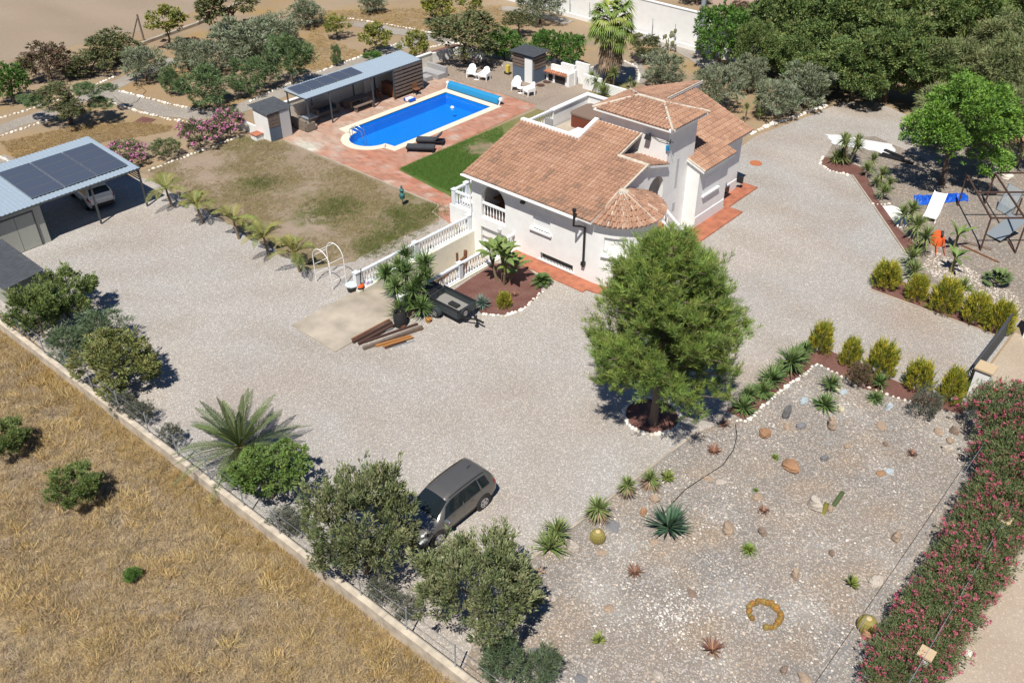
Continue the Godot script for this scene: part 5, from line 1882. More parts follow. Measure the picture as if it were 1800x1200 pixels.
# ---------------------------------------------------------------- boundary
func build_boundary() -> void:
	# rendered block wall with a wire fence along the dry field
	var t := thing("boundary_wall", "low rendered block wall with wire fence along the dry grass field", "wall", Vector3(-30, 0, -11.6))
	var a := Vector3(-62, 0, -10.7)
	var b := Vector3(-8.6, 0, -11.98)
	var n := 14
	for i in n:
		var m := MB.new()
		var p := a.lerp(b, float(i) / n)
		var q := a.lerp(b, (i + 0.997) / n)
		m.bar(p + Vector3(0, 0.32, 0), q + Vector3(0, 0.32, 0), 0.26, 0.64 + 0.006 * (i % 3))
		wpart(t, "wall_bay", m, M.block_wall)
	var k := 24
	for i in k + 1:
		var p := a.lerp(b, float(i) / k) + Vector3(0, 0, -0.05)
		var lean := Vector3(rng.randf_range(-0.04, 0.04), 0, rng.randf_range(-0.08, 0.08))
		var m := MB.new()
		m.tube([p + Vector3(0, 0.4, 0), p + lean + Vector3(0, 1.75, 0)], [0.028, 0.028], 6)
		wpart(t, "fence_post", m, M.galvanised)
	for y in [0.75, 1.15, 1.68]:
		var m := MB.new()
		m.tube([a + Vector3(0, y, -0.05), b + Vector3(0, y, -0.05)], [0.007, 0.007], 4)
		wpart(t, "wire", m, M.galvanised)
	# gate and its piers
	t = thing("sliding_gate", "dark slatted sliding gate on the drive", "gate", Vector3(-5.9, 0, -41))
	for i in 26:
		var z := -43.8 + i * 0.209
		wbox(t, "bar", Vector3(-5.92, 0.08, z), Vector3(-5.88, 1.32, z + 0.045), M.steel_post)
	for y in [0.05, 1.32]:
		wbox(t, "rail", Vector3(-5.95, y, -43.85), Vector3(-5.85, y + 0.07, -38.35), M.steel_post)
	wbox(t, "motor_box", Vector3(-6.25, 0.0, -38.4), Vector3(-5.75, 0.35, -38.0), M.dark_iron)
	for q in [[-5.35, -38.1, "white gate pier with a sandstone cap beside the oleander hedge", 2.0], [-4.9, -44.6, "white rendered wall at the far side of the gate with a sandstone cap", 1.9]]:
		var pr := thing("gate_pier", q[2], "gate pier", Vector3(q[0], 0, q[1]))
		var sz := 0.32 if q[3] == 2.0 else 0.30
		part(pr, "shaft", box_mb(Vector3(-sz, 0, -sz), Vector3(sz, 1.55 if q[3] == 2.0 else 1.7, sz)).mesh(), M.plaster)
		part(pr, "cap", box_mb(Vector3(-sz - 0.08, 1.55 if q[3] == 2.0 else 1.7, -sz - 0.08), Vector3(sz + 0.08, 1.63 if q[3] == 2.0 else 1.78, sz + 0.08)).mesh(), M.sandstone)
	var gw := thing("gate_wall", "white rendered wall running back from the gate along the lane", "wall", Vector3(-4.9, 0, -48))
	wbox(gw, "wall_body", Vector3(-5.0, 0, -55), Vector3(-4.75, 1.7, -44.92), M.plaster)
	# posts of the lane fence in the hedge
	for q in [P(1690, 1182, 1.65), P(1806, 930, 1.65)]:
		var pr := thing("fence_pier", "white pier with a flat sandstone cap among the oleanders", "fence pier", Vector3(-1.75, 0, q.z), 0.0, "piers in the oleander hedge")
		part(pr, "shaft", box_mb(Vector3(-0.17, 0, -0.17), Vector3(0.17, 1.6, 0.17)).mesh(), M.plaster)
		part(pr, "cap", box_mb(Vector3(-0.23, 1.6, -0.23), Vector3(0.23, 1.68, 0.23)).mesh(), M.sandstone)
	var lw := thing("overhead_wire", "thin cable strung along the oleander hedge", "cable", Vector3(-1.75, 0, -26), 0.0, "cables along the hedge")
	var wm := MB.new()
	wm.tube([Vector3(-1.75, 1.75, -14.0), Vector3(-1.75, 1.68, -21.5), Vector3(-1.75, 1.62, -26), Vector3(-1.75, 1.68, -31.2), Vector3(-1.75, 1.7, -38)], [0.011, 0.011, 0.011, 0.011, 0.011], 5)
	wpart(lw, "strand", wm, M.galvanised)
	lw = thing("overhead_wire", "thin cable strung along the oleander hedge", "cable", Vector3(-3.7, 0, -26), 0.0, "cables along the hedge")
	wm = MB.new()
	wm.tube([Vector3(-3.75, 1.75, -14.0), Vector3(-3.72, 1.62, -26), Vector3(-3.7, 1.75, -38)], [0.011, 0.011, 0.011], 5)
	wpart(lw, "strand", wm, M.galvanised)
	# far white wall with fence posts in front, and a lamp post
	t = thing("tall_white_wall", "tall white rendered wall behind the back garden", "wall", Vector3(-46, 0, -76))
	var w := MB.new()
	var wa := P(1060, 42)
	var wb := P(1245, 92)
	wb = wb + (wb - wa).normalized() * 4.0
	var wdir := (wb - wa).normalized()
	w.bar(wa - wdir * 16.0 + Vector3(0, 1.6, 0), wb + Vector3(0, 1.6, 0), 0.25, 3.2)
	wpart(t, "wall_body", w, M.plaster)
	w = MB.new()
	w.bar(wa - wdir * 16.0 + Vector3(0, 3.24, 0), wb + Vector3(0, 3.24, 0), 0.35, 0.08)
	wpart(t, "wall_coping", w, M.white_paint)
	w = MB.new()
	var wn := Vector3(-wdir.z, 0, wdir.x)
	if wn.z < 0:
		wn = -wn
	w.bar(wa - wdir * 16.0 + wn * 0.5 + Vector3(0, 0.2, 0), wb + wn * 0.5 + Vector3(0, 0.2, 0), 0.2, 0.4)
	wpart(t, "foot_wall", w, M.plaster)
	for i in 7:
		var p := wa + wdir * (i * 2.6 - 4.0) + wn * 0.5
		w = MB.new()
		w.tube([p + Vector3(0, 0.4, 0), p + Vector3(0, 1.9, 0)], [0.03, 0.03], 6)
		wpart(t, "fence_post", w, M.galvanised)
	t = thing("utility_pole", "grey steel utility pole in front of the tall white wall", "pole", P(1227, 97))
	w = MB.new()
	w.tube([Vector3.ZERO, Vector3(0, 9.5, 0)], [0.26, 0.17], 10)
	part(t, "shaft", w.mesh(), mat("pole_grey", lin(0.30, 0.34, 0.37), 0.6))
	part(t, "footing", box_mb(Vector3(-0.5, 0, -0.45), Vector3(0.5, 0.12, 0.45)).mesh(), M.concrete)
	t = thing("timber_brace", "grey timber fence brace at the edge of the ploughed field", "fence brace", P(254, 76))
	w = MB.new()
	w.tube([Vector3.ZERO, Vector3(-0.2, 2.6, 0)], [0.1, 0.09], 8)
	part(t, "post", w.mesh(), M.slat_wood)
	w = MB.new()
	w.tube([Vector3(-1.3, 0, 0.6), Vector3(-0.2, 2.4, 0)], [0.07, 0.06], 8)
	part(t, "strut", w.mesh(), M.slat_wood)
	# masonry field kerb
	var fk := MB.new()
	fk.bar(P(250, 76, 0.12), P(345, 42, 0.12), 0.35, 0.3)
	fk.bar(P(345, 42, 0.12), P(420, 5, 0.12), 0.35, 0.3)
	solo("field_kerb", fk.mesh(), M.concrete, Vector3.ZERO, "pale low kerb between the garden and the ploughed field", "kerb")

# ---------------------------------------------------------------- vehicles
func wheel(parent: Node, at: Vector3, r: float, w: float, s: float) -> Node3D:
	var o := Node3D.new()
	o.name = "wheel"
	parent.add_child(o, true)
	o.position = at
	var m := MB.new()
	m.tube([Vector3(0, 0, -w * 0.5), Vector3(0, 0, -w * 0.35), Vector3(0, 0, w * 0.35), Vector3(0, 0, w * 0.5)], [r * 0.9, r, r, r * 0.9], 20)
	part(o, "tyre", m.mesh(), M.black_rubber)
	m = MB.new()
	m.tube([Vector3(0, 0, s * w * 0.5), Vector3(0, 0, s * (w * 0.5 + 0.012))], [r * 0.68, r * 0.64], 20)
	part(o, "rim", m.mesh(), M.rim_metal)
	m = MB.new()
	for i in 5:
		var a := TAU * i / 5.0
		m.obox(Vector3(cos(a), sin(a), 0) * r * 0.42 + Vector3(0, 0, s * (w * 0.5 + 0.016)), Vector3(r * 0.20, r * 0.16, 0.012), Basis(Vector3(0, 0, 1), a))
	part(o, "spoke_gap", m.mesh(), M.car_trim)
	return o

var car_st := [
	# z, sill y, belt half width, belt y, roof half width, roof edge y, roof mid y
	[-2.20, 0.46, 0.74, 0.72, 0.70, 0.90, 0.93],
	[-2.12, 0.34, 0.84, 0.95, 0.74, 1.06, 1.08],
	[-1.98, 0.30, 0.88, 1.02, 0.66, 1.36, 1.40],
	[-1.78, 0.27, 0.895, 1.03, 0.61, 1.56, 1.61],
	[-1.30, 0.25, 0.90, 1.03, 0.61, 1.62, 1.67],
	[-0.40, 0.25, 0.905, 1.02, 0.61, 1.64, 1.70],
	[0.15, 0.25, 0.905, 1.01, 0.60, 1.62, 1.68],
	[0.45, 0.25, 0.905, 1.00, 0.60, 1.55, 1.61],
	[0.85, 0.25, 0.90, 0.99, 0.66, 1.30, 1.34],
	[1.20, 0.26, 0.90, 0.98, 0.72, 1.06, 1.09],
	[1.70, 0.28, 0.88, 0.93, 0.68, 0.99, 1.03],
	[2.02, 0.32, 0.83, 0.82, 0.62, 0.88, 0.91],
	[2.18, 0.40, 0.70, 0.64, 0.58, 0.70, 0.72]]

func car_ring(z: float) -> Array:
	var i := 0
	while i < car_st.size() - 2 and car_st[i + 1][0] < z:
		i += 1
	var a: Array = car_st[i]
	var b: Array = car_st[i + 1]
	var f: float = clampf((z - a[0]) / (b[0] - a[0]), 0, 1)
	var s := []
	for k in 7:
		s.append(lerpf(a[k], b[k], f))
	var hw: float = s[2]
	return [Vector3(hw * 0.9, s[1], z), Vector3(hw, s[1] + 0.22, z), Vector3(hw * 1.01, lerpf(s[1], s[3], 0.7), z), Vector3(hw * 0.975, s[3], z), Vector3(s[4], s[5], z), Vector3(s[4] * 0.6, lerpf(s[5], s[6], 0.8), z), Vector3(0, s[6], z)]

func car_point(z: float, u: float) -> Vector3:
	var r := car_ring(z)
	var i := clampi(int(u), 0, 5)
	var p: Vector3 = r[i]
	var q: Vector3 = r[i + 1]
	return p.lerp(q, u - i)

func car_panel(mb: MB, z0: float, z1: float, u0: float, u1: float, off: float, side: float, zs := 0.0) -> void:
	# a piece of the body skin set proud by off; zs slants its ends
	var nz := 4
	var nu := 3
	var g := {}
	for j in nu + 1:
		for i in nz + 1:
			var u := lerpf(u0, u1, float(j) / nu)
			var z := lerpf(z0 + zs * j / nu, z1 + zs * j / nu, float(i) / nz)
			var p := car_point(z, u)
			var du := car_point(z, minf(u + 0.05, 6.0)) - car_point(z, u - 0.05)
			var dzv := car_point(z + 0.03, u) - car_point(z - 0.03, u)
			var n := dzv.cross(du).normalized()
			if n.dot(Vector3(p.x, p.y - 0.8, p.z * 0.4)) < 0:
				n = -n
			p += n * off
			p.x *= side
			g[Vector2i(i, j)] = p
	for j in nu:
		for i in nz:
			if side > 0:
				mb.quad(g[Vector2i(i, j)], g[Vector2i(i, j + 1)], g[Vector2i(i + 1, j + 1)], g[Vector2i(i + 1, j)])
			else:
				mb.quad(g[Vector2i(i, j)], g[Vector2i(i + 1, j)], g[Vector2i(i + 1, j + 1)], g[Vector2i(i, j + 1)])

func car(called: String, label: String, at: Vector3, turn: float, sc: float, paint: Material) -> void:
	var t := thing(called, label, "car", at, turn)
	var body := Node3D.new()
	body.name = "body"
	t.add_child(body)
	body.scale = Vector3.ONE * sc
	var m := MB.new()
	var zs := []
	for i in 45:
		zs.append(lerpf(-2.20, 2.18, i / 44.0))
	var nrm := {}
	for i in zs.size():
		for k in 7:
			var u := float(k)
			var du := car_point(zs[i], minf(u + 0.3, 6.0)) - car_point(zs[i], maxf(u - 0.3, 0.0))
			var dzv := car_point(zs[i] + 0.08, u) - car_point(zs[i] - 0.08, u)
			var n := dzv.cross(du).normalized()
			var p := car_point(zs[i], u)
			if n.dot(Vector3(p.x, p.y - 0.8, p.z * 0.3)) < 0:
				n = -n
			if k == 6:
				n.x = 0
			nrm[Vector2i(i, k)] = n
	for i in zs.size() - 1:
		for k in 6:
			for side in [1.0, -1.0]:
				var s := Vector3(side, 1, 1)
				var a := car_point(zs[i], k) * s
				var b := car_point(zs[i], k + 1) * s
				var c := car_point(zs[i + 1], k + 1) * s
				var d := car_point(zs[i + 1], k) * s
				var na: Vector3 = nrm[Vector2i(i, k)] * s
				var nb: Vector3 = nrm[Vector2i(i, k + 1)] * s
				var nc: Vector3 = nrm[Vector2i(i + 1, k + 1)] * s
				var nd: Vector3 = nrm[Vector2i(i + 1, k)] * s
				if side > 0:
					m.trin(a, b, c, na, nb, nc)
					m.trin(a, c, d, na, nc, nd)
				else:
					m.trin(a, c, b, na, nc, nb)
					m.trin(a, d, c, na, nd, nc)
	for e in [-2.20, 2.18]:
		var r := car_ring(e)
		for k in 6:
			var a: Vector3 = r[k]
			var b: Vector3 = r[k + 1]
			m.quad(a, b, b * Vector3(-1, 1, 1), a * Vector3(-1, 1, 1))
	part(body, "shell", m.mesh(), paint)
	for side in [1.0, -1.0]:
		for w in [[-1.72, -1.28, 3.12, 3.86, 0.10], [-1.18, -0.22, 3.1, 3.9, 0.04], [-0.12, 0.92, 3.1, 3.9, -0.30]]:
			m = MB.new()
			car_panel(m, w[0], w[1], w[2], w[3], 0.008, side, w[4])
			part(body, "side_window", m.mesh(), M.car_glass)
		m = MB.new()
		car_panel(m, -1.62, 0.32, 4.05, 4.22, 0.03, side)
		part(body, "roof_rail", m.mesh(), M.car_trim)
		m = MB.new()
		car_panel(m, -2.1, 2.05, 0.0, 0.9, 0.006, side)
		part(body, "sill_trim", m.mesh(), M.car_trim)
		m = MB.new()
		car_panel(m, -2.19, -1.98, 2.4, 3.3, 0.012, side)
		part(body, "tail_light", m.mesh(), M.red_lamp)
		m = MB.new()
		car_panel(m, 1.85, 2.15, 2.0, 3.0, 0.010, side)
		part(body, "headlight", m.mesh(), M.clear_lamp)
		for z in [-1.30, 1.32]:
			m = MB.new()
			m.tube([Vector3(side * 0.80, 0.36, z), Vector3(side * 0.918, 0.36, z)], [0.43, 0.42], 22)
			part(body, "wheel_arch", m.mesh(), M.car_trim)
			var wh := wheel(body, Vector3(side * 0.84, 0.34, z), 0.35, 0.20, 1.0)
			wh.rotation.y = side * PI / 2
		m = MB.new()
		m.tube([Vector3(side * 0.90, 1.02, 0.92), Vector3(side * 0.98, 1.05, 0.90), Vector3(side * 1.10, 1.06, 0.88), Vector3(side * 1.13, 1.05, 0.88)], [0.03, 0.085, 0.085, 0.04], 10)
		part(body, "mirror", m.mesh(), paint if paint == M.car_paint_white else M.chrome)
		for z in [-0.75, 0.30]:
			m = MB.new()
			car_panel(m, z, z + 0.2, 2.62, 2.75, 0.02, side)
			part(body, "door_handle", m.mesh(), paint)
		for z in [-1.22, -0.17, 0.98]:
			m = MB.new()
			car_panel(m, z, z + 0.012, 0.9, 3.0, 0.002, side)
			part(body, "door_gap", m.mesh(), M.car_trim)
	m = MB.new()
	for side in [1.0, -1.0]:
		car_panel(m, 0.48, 1.14, 4.08, 6.0, 0.008, side)
	part(body, "windscreen", m.mesh(), M.car_glass)
	m = MB.new()
	for side in [1.0, -1.0]:
		car_panel(m, -2.08, -1.84, 4.1, 6.0, 0.008, side)
	part(body, "rear_window", m.mesh(), M.car_glass)
	m = MB.new()
	m.box(Vector3(-0.26, 0.62, -2.225), Vector3(0.26, 0.73, -2.203))
	part(body, "number_plate", m.mesh(), M.plate_white)
	m = MB.new()
	m.box(Vector3(-0.72, 0.40, -2.23), Vector3(0.72, 0.56, -2.15))
	part(body, "bumper_trim", m.mesh(), M.car_trim)
	m = MB.new()
	m.box(Vector3(-0.45, 0.46, 2.15), Vector3(0.45, 0.62, 2.20))
	part(body, "grille", m.mesh(), M.car_trim)
	m = MB.new()
	m.box(Vector3(-0.5, 0.635, 2.14), Vector3(0.5, 0.655, 2.205))
	part(body, "grille_bar", m.mesh(), M.chrome)
	m = MB.new()
	m.tube([Vector3(0, 1.70, -1.3), Vector3(0, 1.75, -1.36), Vector3(0, 1.84, -1.52)], [0.03, 0.02, 0.006], 6)
	part(body, "aerial", m.mesh(), M.car_trim)
	m = MB.new()
	m.box(Vector3(-0.80, 0.20, -2.0), Vector3(0.80, 0.32, 2.0))
	part(body, "underbody", m.mesh(), M.car_trim)

func build_vehicles() -> void:
	# rear right wheel stands at pixel (853, 895)
	var w := P(853, 893)
	car("brown_suv", "brown metallic sport utility car parked under the boundary trees", w + Vector3(-0.90, 0, 1.28), 0.0, 0.96, M.car_paint_brown)
	var c := (P(175, 368) + P(217, 359)) * 0.5
	car("white_suv", "white sport utility car parked in the shade of the carport", c + Vector3(-2.0, 0, 0.25), -PI * 0.5 - 0.12, 0.95, M.car_paint_white)

# ---------------------------------------------------------------- plants
func rdir() -> Vector3:
	var z := rng.randf_range(-1.0, 1.0)
	var a := rng.randf() * TAU
	var r := sqrt(1.0 - z * z)
	return Vector3(r * cos(a), z, r * sin(a))

# A crown in a ball of radius 1: lobes of unequal size carry clumps of leaves, so the outline is uneven and gaps stay open.
func crown(sd: int, clumps: int, clump_r: float, leaves: int, l: float, w: float, cols: Array, lift: float, low := -0.85, lump := 0.30) -> ArrayMesh:
	rng.seed = sd
	var mb := MB.new()
	var lobes := [[Vector3(0, -0.05, 0), 0.52]]
	var nl := 9 + int(lump * 16.0)
	for k in nl:
		var d := rdir()
		if d.y < low * 0.6:
			d.y = -d.y * 0.6
			d = d.normalized()
		var lr := rng.randf_range(0.20, 0.44) * (1.25 - lump * 0.6)
		lobes.append([d * (rng.randf_range(0.86, 1.06) - lr), lr])
	for k in clumps:
		var lb: Array = lobes[rng.randi() % lobes.size()]
		if rng.randf() < 0.5:
			lb = lobes[rng.randi() % lobes.size()] if lobes[rng.randi() % lobes.size()][1] > lb[1] else lb
		var d := rdir()
		var c: Vector3 = lb[0] + d * lb[1] * (rng.randf_range(0.78, 1.0) if rng.randf() < 0.75 else rng.randf_range(0.2, 0.8))
		var buried := false
		for o in lobes:
			if o[0] != lb[0] and c.distance_to(o[0]) < o[1] * 0.7:
				buried = true
		if buried and rng.randf() < 0.7:
			continue
		if c.y < low:
			continue
		d = (d + c.normalized() * 0.8).normalized()
		var tone: Color = cols[rng.randi() % cols.size()]
		tone = jit(tone, 0.18)
		var cr := clump_r * rng.randf_range(0.6, 1.3)
		var sprig := (d * 0.7 + Vector3(0, lift * 1.2, 0) + rdir() * 0.35) * cr * (0.4 + lift * 2.2) * rng.randf_range(0.3, 1.3)
		for i in leaves:
			var o := rdir() * pow(rng.randf(), 0.4)
			var along := rng.randf()
			var p := c + o * cr * Vector3(1, 0.8, 1) * (1.0 - 0.6 * along) + sprig * along
			var dir := (o * 0.6 + d * 0.6 + Vector3(0, lift, 0) + rdir() * 0.5).normalized()
			var s := dir.cross(rdir()).normalized()
			mb.col = jit(tone, 0.16)
			mb.leaf(p, dir, s, l * rng.randf_range(0.6, 1.4), w * rng.randf_range(0.7, 1.2))
	return mb.mesh()

func trunk_mesh(sd: int, h: float, r: float, limbs: int, spread: float, top: float) -> ArrayMesh:
	# from the ground to height h, then limbs that reach out to height top
	rng.seed = sd
	var mb := MB.new()
	mb.col = Color(0.13, 0.10, 0.075)
	var pts := []
	var rad := []
	for i in 5:
		var f := i / 4.0
		pts.append(Vector3(rng.randf_range(-0.06, 0.06) * h * f, h * f, rng.randf_range(-0.06, 0.06) * h * f))
		rad.append(lerpf(r * 1.25, r * 0.8, f))
	mb.tube(pts, rad, 8)
	for k in limbs:
		var a := TAU * (k + rng.randf()) / limbs
		var e := Vector3(cos(a) * spread * rng.randf_range(0.4, 0.9), top * rng.randf_range(0.75, 1.0), sin(a) * spread * rng.randf_range(0.4, 0.9))
		var s: Vector3 = pts[4] - Vector3(0, h * 0.1 * rng.randf(), 0)
		var mid := s.lerp(e, 0.5) + Vector3(0, (top - h) * 0.12, 0)
		mb.tube([s, mid, e], [r * 0.6, r * 0.38, r * 0.14], 6)
	return mb.mesh()

var crowns := {}
var trunks := {}

func kinds() -> void:
	var olive := [Color(0.21, 0.245, 0.15), Color(0.165, 0.20, 0.115), Color(0.245, 0.27, 0.185)]
	var acacia := [Color(0.11, 0.175, 0.065), Color(0.135, 0.20, 0.085), Color(0.09, 0.145, 0.055)]
	var citrus := [Color(0.20, 0.22, 0.035), Color(0.15, 0.185, 0.04), Color(0.24, 0.235, 0.04)]
	var dark := [Color(0.115, 0.13, 0.045), Color(0.15, 0.14, 0.06), Color(0.09, 0.115, 0.045)]
	var bright := [Color(0.075, 0.17, 0.025), Color(0.10, 0.20, 0.03), Color(0.06, 0.135, 0.025)]
	var russet := [Color(0.11, 0.075, 0.045), Color(0.10, 0.095, 0.04), Color(0.14, 0.085, 0.055)]
	var lime := [Color(0.125, 0.25, 0.03), Color(0.16, 0.29, 0.04), Color(0.10, 0.205, 0.03)]
	var wood := [Color(0.14, 0.20, 0.055), Color(0.12, 0.18, 0.05), Color(0.175, 0.22, 0.065), Color(0.10, 0.155, 0.045)]
	var willow := [Color(0.18, 0.21, 0.085), Color(0.15, 0.19, 0.07), Color(0.21, 0.23, 0.10)]
	var pitto := [Color(0.185, 0.21, 0.095), Color(0.155, 0.185, 0.08), Color(0.22, 0.235, 0.115), Color(0.13, 0.165, 0.07)]
	var grey := [Color(0.12, 0.13, 0.095), Color(0.10, 0.11, 0.075), Color(0.14, 0.145, 0.11)]
	var bluish := [Color(0.095, 0.14, 0.07), Color(0.115, 0.16, 0.085), Color(0.085, 0.125, 0.06)]
	for v in 2:
		crowns["olive%d" % v] = crown(100 + v, 330, 0.13, 28, 0.13, 0.030, olive, 0.35, -0.85, 0.4)
		crowns["acacia%d" % v] = crown(110 + v, 330, 0.13, 28, 0.14, 0.028, acacia, 0.2, -0.85, 0.4)
		crowns["citrus%d" % v] = crown(120 + v, 210, 0.12, 18, 0.12, 0.06, citrus, 0.1, -0.8, 0.6)
		crowns["dark%d" % v] = crown(130 + v, 330, 0.12, 22, 0.11, 0.045, dark, 0.15, -0.8, 0.55)
		crowns["bright%d" % v] = crown(140 + v, 400, 0.12, 20, 0.10, 0.05, bright, 0.2, -0.85, 0.35)
		crowns["russet%d" % v] = crown(150 + v, 330, 0.13, 24, 0.10, 0.04, russet, 0.2, -0.85, 0.45)
		crowns["grey%d" % v] = crown(190 + v, 150, 0.17, 24, 0.14, 0.04, grey, 0.5)
		crowns["bluish%d" % v] = crown(200 + v, 220, 0.17, 30, 0.17, 0.03, bluish, 0.3)
		crowns["pitto%d" % v] = crown(180 + v, 620, 0.085, 40, 0.075, 0.025, pitto, 0.75, -0.8, 0.9)
	crowns["lime0"] = crown(160, 1300, 0.085, 28, 0.050, 0.026, lime, 0.2, -0.8, 0.95)
	for v in 3:
		crowns["wood%d" % v] = crown(170 + v, 760, 0.09, 32, 0.068, 0.030, wood, 0.2, -0.75, 0.7)
		crowns["willow%d" % v] = crown(175 + v, 620, 0.11, 38, 0.11, 0.018, willow, 0.1, -0.8, 0.5)
	crowns["shrub0"] = crown(210, 480, 0.10, 32, 0.09, 0.034, [Color(0.13, 0.185, 0.05), Color(0.105, 0.155, 0.045), Color(0.155, 0.20, 0.055)], 0.6, -0.85, 0.85)
	crowns["shrub1"] = crown(211, 480, 0.10, 32, 0.09, 0.034, [Color(0.175, 0.195, 0.06), Color(0.15, 0.175, 0.05), Color(0.20, 0.20, 0.065)], 0.35, -0.85, 0.45)
	crowns["privet0"] = crown(212, 480, 0.105, 32, 0.08, 0.036, [Color(0.10, 0.17, 0.03), Color(0.085, 0.145, 0.03), Color(0.125, 0.185, 0.04)], 0.2, -0.85, 0.35)

func plant(called: String, kind: String, box: Array, label: String, group: String, category := "shrub", clear := 0.0, tall := 1.0) -> Node3D:
	var f := fit(box[0], box[1], box[2], box[3], clear)
	var t := thing(called, label, category, f.pos, 0.0, group)
	var o := part(t, "crown" if category == "tree" else "foliage", crowns[kind], M.leaf, Vector3(0, f.cy, 0))
	var full := 1.0 if box[2] - box[0] > 140 else (1.14 if category == "tree" else 1.08)
	o.scale = Vector3(f.b * full, f.a * tall * full, f.b * full)
	rng.seed = hash(called) + int(box[0] * 7 + box[1])
	o.rotation.y = rng.randf() * TAU
	var key := "%d" % int(box[0] + box[1] * 3)
	var th: float = maxf(f.cy - f.a * 0.45, 0.12)
	part(t, "trunk" if category == "tree" else "stem", trunk_mesh(int(key), th, clampf(f.b * 0.05, 0.03, 0.22), 4, f.b * 0.6, f.cy + f.a * 0.2), M.bark)
	return t

func build_trees() -> void:
	kinds()
	var gb := "shrubs along the ploughed field"
	plant("green_shrub", "bright0", [-20, 108, 48, 182], "bright green shrub at the end of the row by the ploughed field", gb)
	plant("russet_shrub", "russet0", [32, 78, 128, 142], "large reddish brown shrub beside the ploughed field", gb)
	plant("dark_shrub", "dark0", [112, 92, 200, 130], "low dark shrub between the russet shrub and the taller green one", gb)
	plant("olive_green_shrub", "dark1", [150, 56, 252, 116], "tall olive green shrub in the row by the ploughed field", gb)
	plant("small_tree", "citrus1", [255, 12, 324, 62], "small tree with bare trunk beside the timber brace", "", "tree", 1.2)
	plant("broad_tree", "dark0", [348, -38, 458, 46], "broad dark green tree at the corner of the ploughed field", "", "tree", 0.8)
	plant("olive_tree", "olive0", [214, 86, 288, 144], "round silver olive beside the bend of the pale path", "", "tree")
	# flat spreading tree in several layered crowns
	var f := fit(10, 135, 212, 235, 0.4)
	var st := thing("spreading_tree", "flat topped spreading tree between the two pale garden paths", "tree", P(125, 218))
	for q in [[95, 165, 1.9, 2.3], [150, 160, 1.5, 2.5], [60, 180, 1.5, 1.9], [120, 192, 1.8, 1.5], [175, 183, 1.3, 1.5], [190, 155, 0.9, 1.9], [40, 175, 0.9, 1.7]]:
		var c := P(q[0], q[1], q[3])
		var o := part(st, "crown", crowns["dark1"] if q[2] > 1.6 else crowns["acacia0"], M.leaf, c - st.position)
		o.scale = Vector3(q[2] * 0.85, q[2] * 0.36, q[2] * 0.85)
	part(st, "trunk", trunk_mesh(77, 0.9, 0.13, 7, 2.2, 1.9), M.bark)
	var go := "olives and acacias in the back garden"
	for a in [
		["olive1", [300, 72, 352, 124], "silver green olive behind the path bend, beside a greener bush"],
		["olive0", [330, 74, 402, 132], "silver green olive in the middle of the dense group, behind two green bushes"],
		["olive1", [372, 38, 482, 112], "widest silver green olive in the dense group behind the pergola"],
		["acacia1", [280, 114, 326, 166], "small deep green bush beside the curving pale path"],
		["acacia0", [308, 118, 400, 194], "large deep green feathery bush at the edge of the curving path"],
		["acacia1", [400, 100, 472, 166], "deep green feathery bush between two larger ones behind the pergola"],
		["acacia0", [460, 62, 556, 150], "large deep green feathery bush right behind the pergola solar panels"],
		["olive0", [440, 28, 524, 84], "silver green olive behind the feathery bush at the pergola"],
		["olive1", [508, 2, 566, 48], "silver green olive standing apart at the far end of the dense group"],
		["olive0", [395, 60, 440, 110], "small silver green olive squeezed inside the dense group"]]:
		var olive: bool = a[0].begins_with("olive")
		plant("olive_tree" if olive else "acacia_bush", a[0], a[1], a[2], go, "tree" if olive else "shrub")
	var gc := "citrus trees in the dry garden"
	for a in [
		[[568, 27, 612, 58], 0.5, "yellowish citrus tree with a bare trunk beside the path through the dry garden"],
		[[630, 44, 686, 92], 0.2, "bushy citrus tree behind the bright bush at the pergola roof"],
		[[702, 58, 752, 106], 0.2, "citrus tree growing beside the end of the pergola roof"],
		[[742, -14, 812, 36], 0.3, "larger green citrus tree behind the tree at the curved wall"],
		[[814, -16, 848, 22], 0.4, "slim yellow citrus tree at the far end of the dry garden"]]:
		plant("citrus_tree", "citrus0" if a[1] > 0.3 else "citrus1", a[0], a[2], gc, "tree", a[1])
	plant("sapling", "acacia1", [580, 83, 599, 113], "thin young tree on the dry soil behind the pergola", "", "tree", 0.1, 1.2)
	plant("low_bush", "bright1", [635, 90, 674, 114], "small bright bush against the back edge of the pergola roof", "")
	plant("round_bush", "olive1", [630, -14, 676, 24], "round dark grey green bush at the far end of the dry garden", "")
	plant("shade_tree", "dark0", [752, 24, 878, 98], "brownish green tree overhanging the curved wall", "", "tree", 0.9)
	plant("clipped_bush", "bright0", [852, 50, 922, 110], "dense bright green round bush behind the gravel terrace", "")
	plant("hedge_bush", "bright1", [928, 55, 985, 116], "bright green bush behind the shower hut", "")
	plant("hedge_bush", "bright0", [968, 58, 1030, 122], "bright green bush between the barbecue and the fan palm", "")
	plant("olive_tree", "olive0", [912, -22, 988, 42], "grey green olive beyond the bright bushes, left of the fan palm", "", "tree")
	plant("small_tree", "dark1", [884, 20, 940, 52], "small dark tree with a bare trunk beyond the clipped bush", "", "tree", 0.8)
	plant("small_tree", "dark0", [1106, 60, 1162, 100], "small dark tree beside the path right of the fan palm", "", "tree", 0.5)
	plant("olive_bush", "olive1", [1128, 92, 1204, 150], "clipped round olive behind the villa roof", "")
	plant("dark_tree", "bright0", [1222, 12, 1318, 118], "dense dark green tree beside the utility pole", "", "tree")
	var gr := "olives beside the villa wing"
	plant("olive_tree", "olive0", [1224, 118, 1302, 196], "silver olive closest to the villa wing roof", gr, "tree")
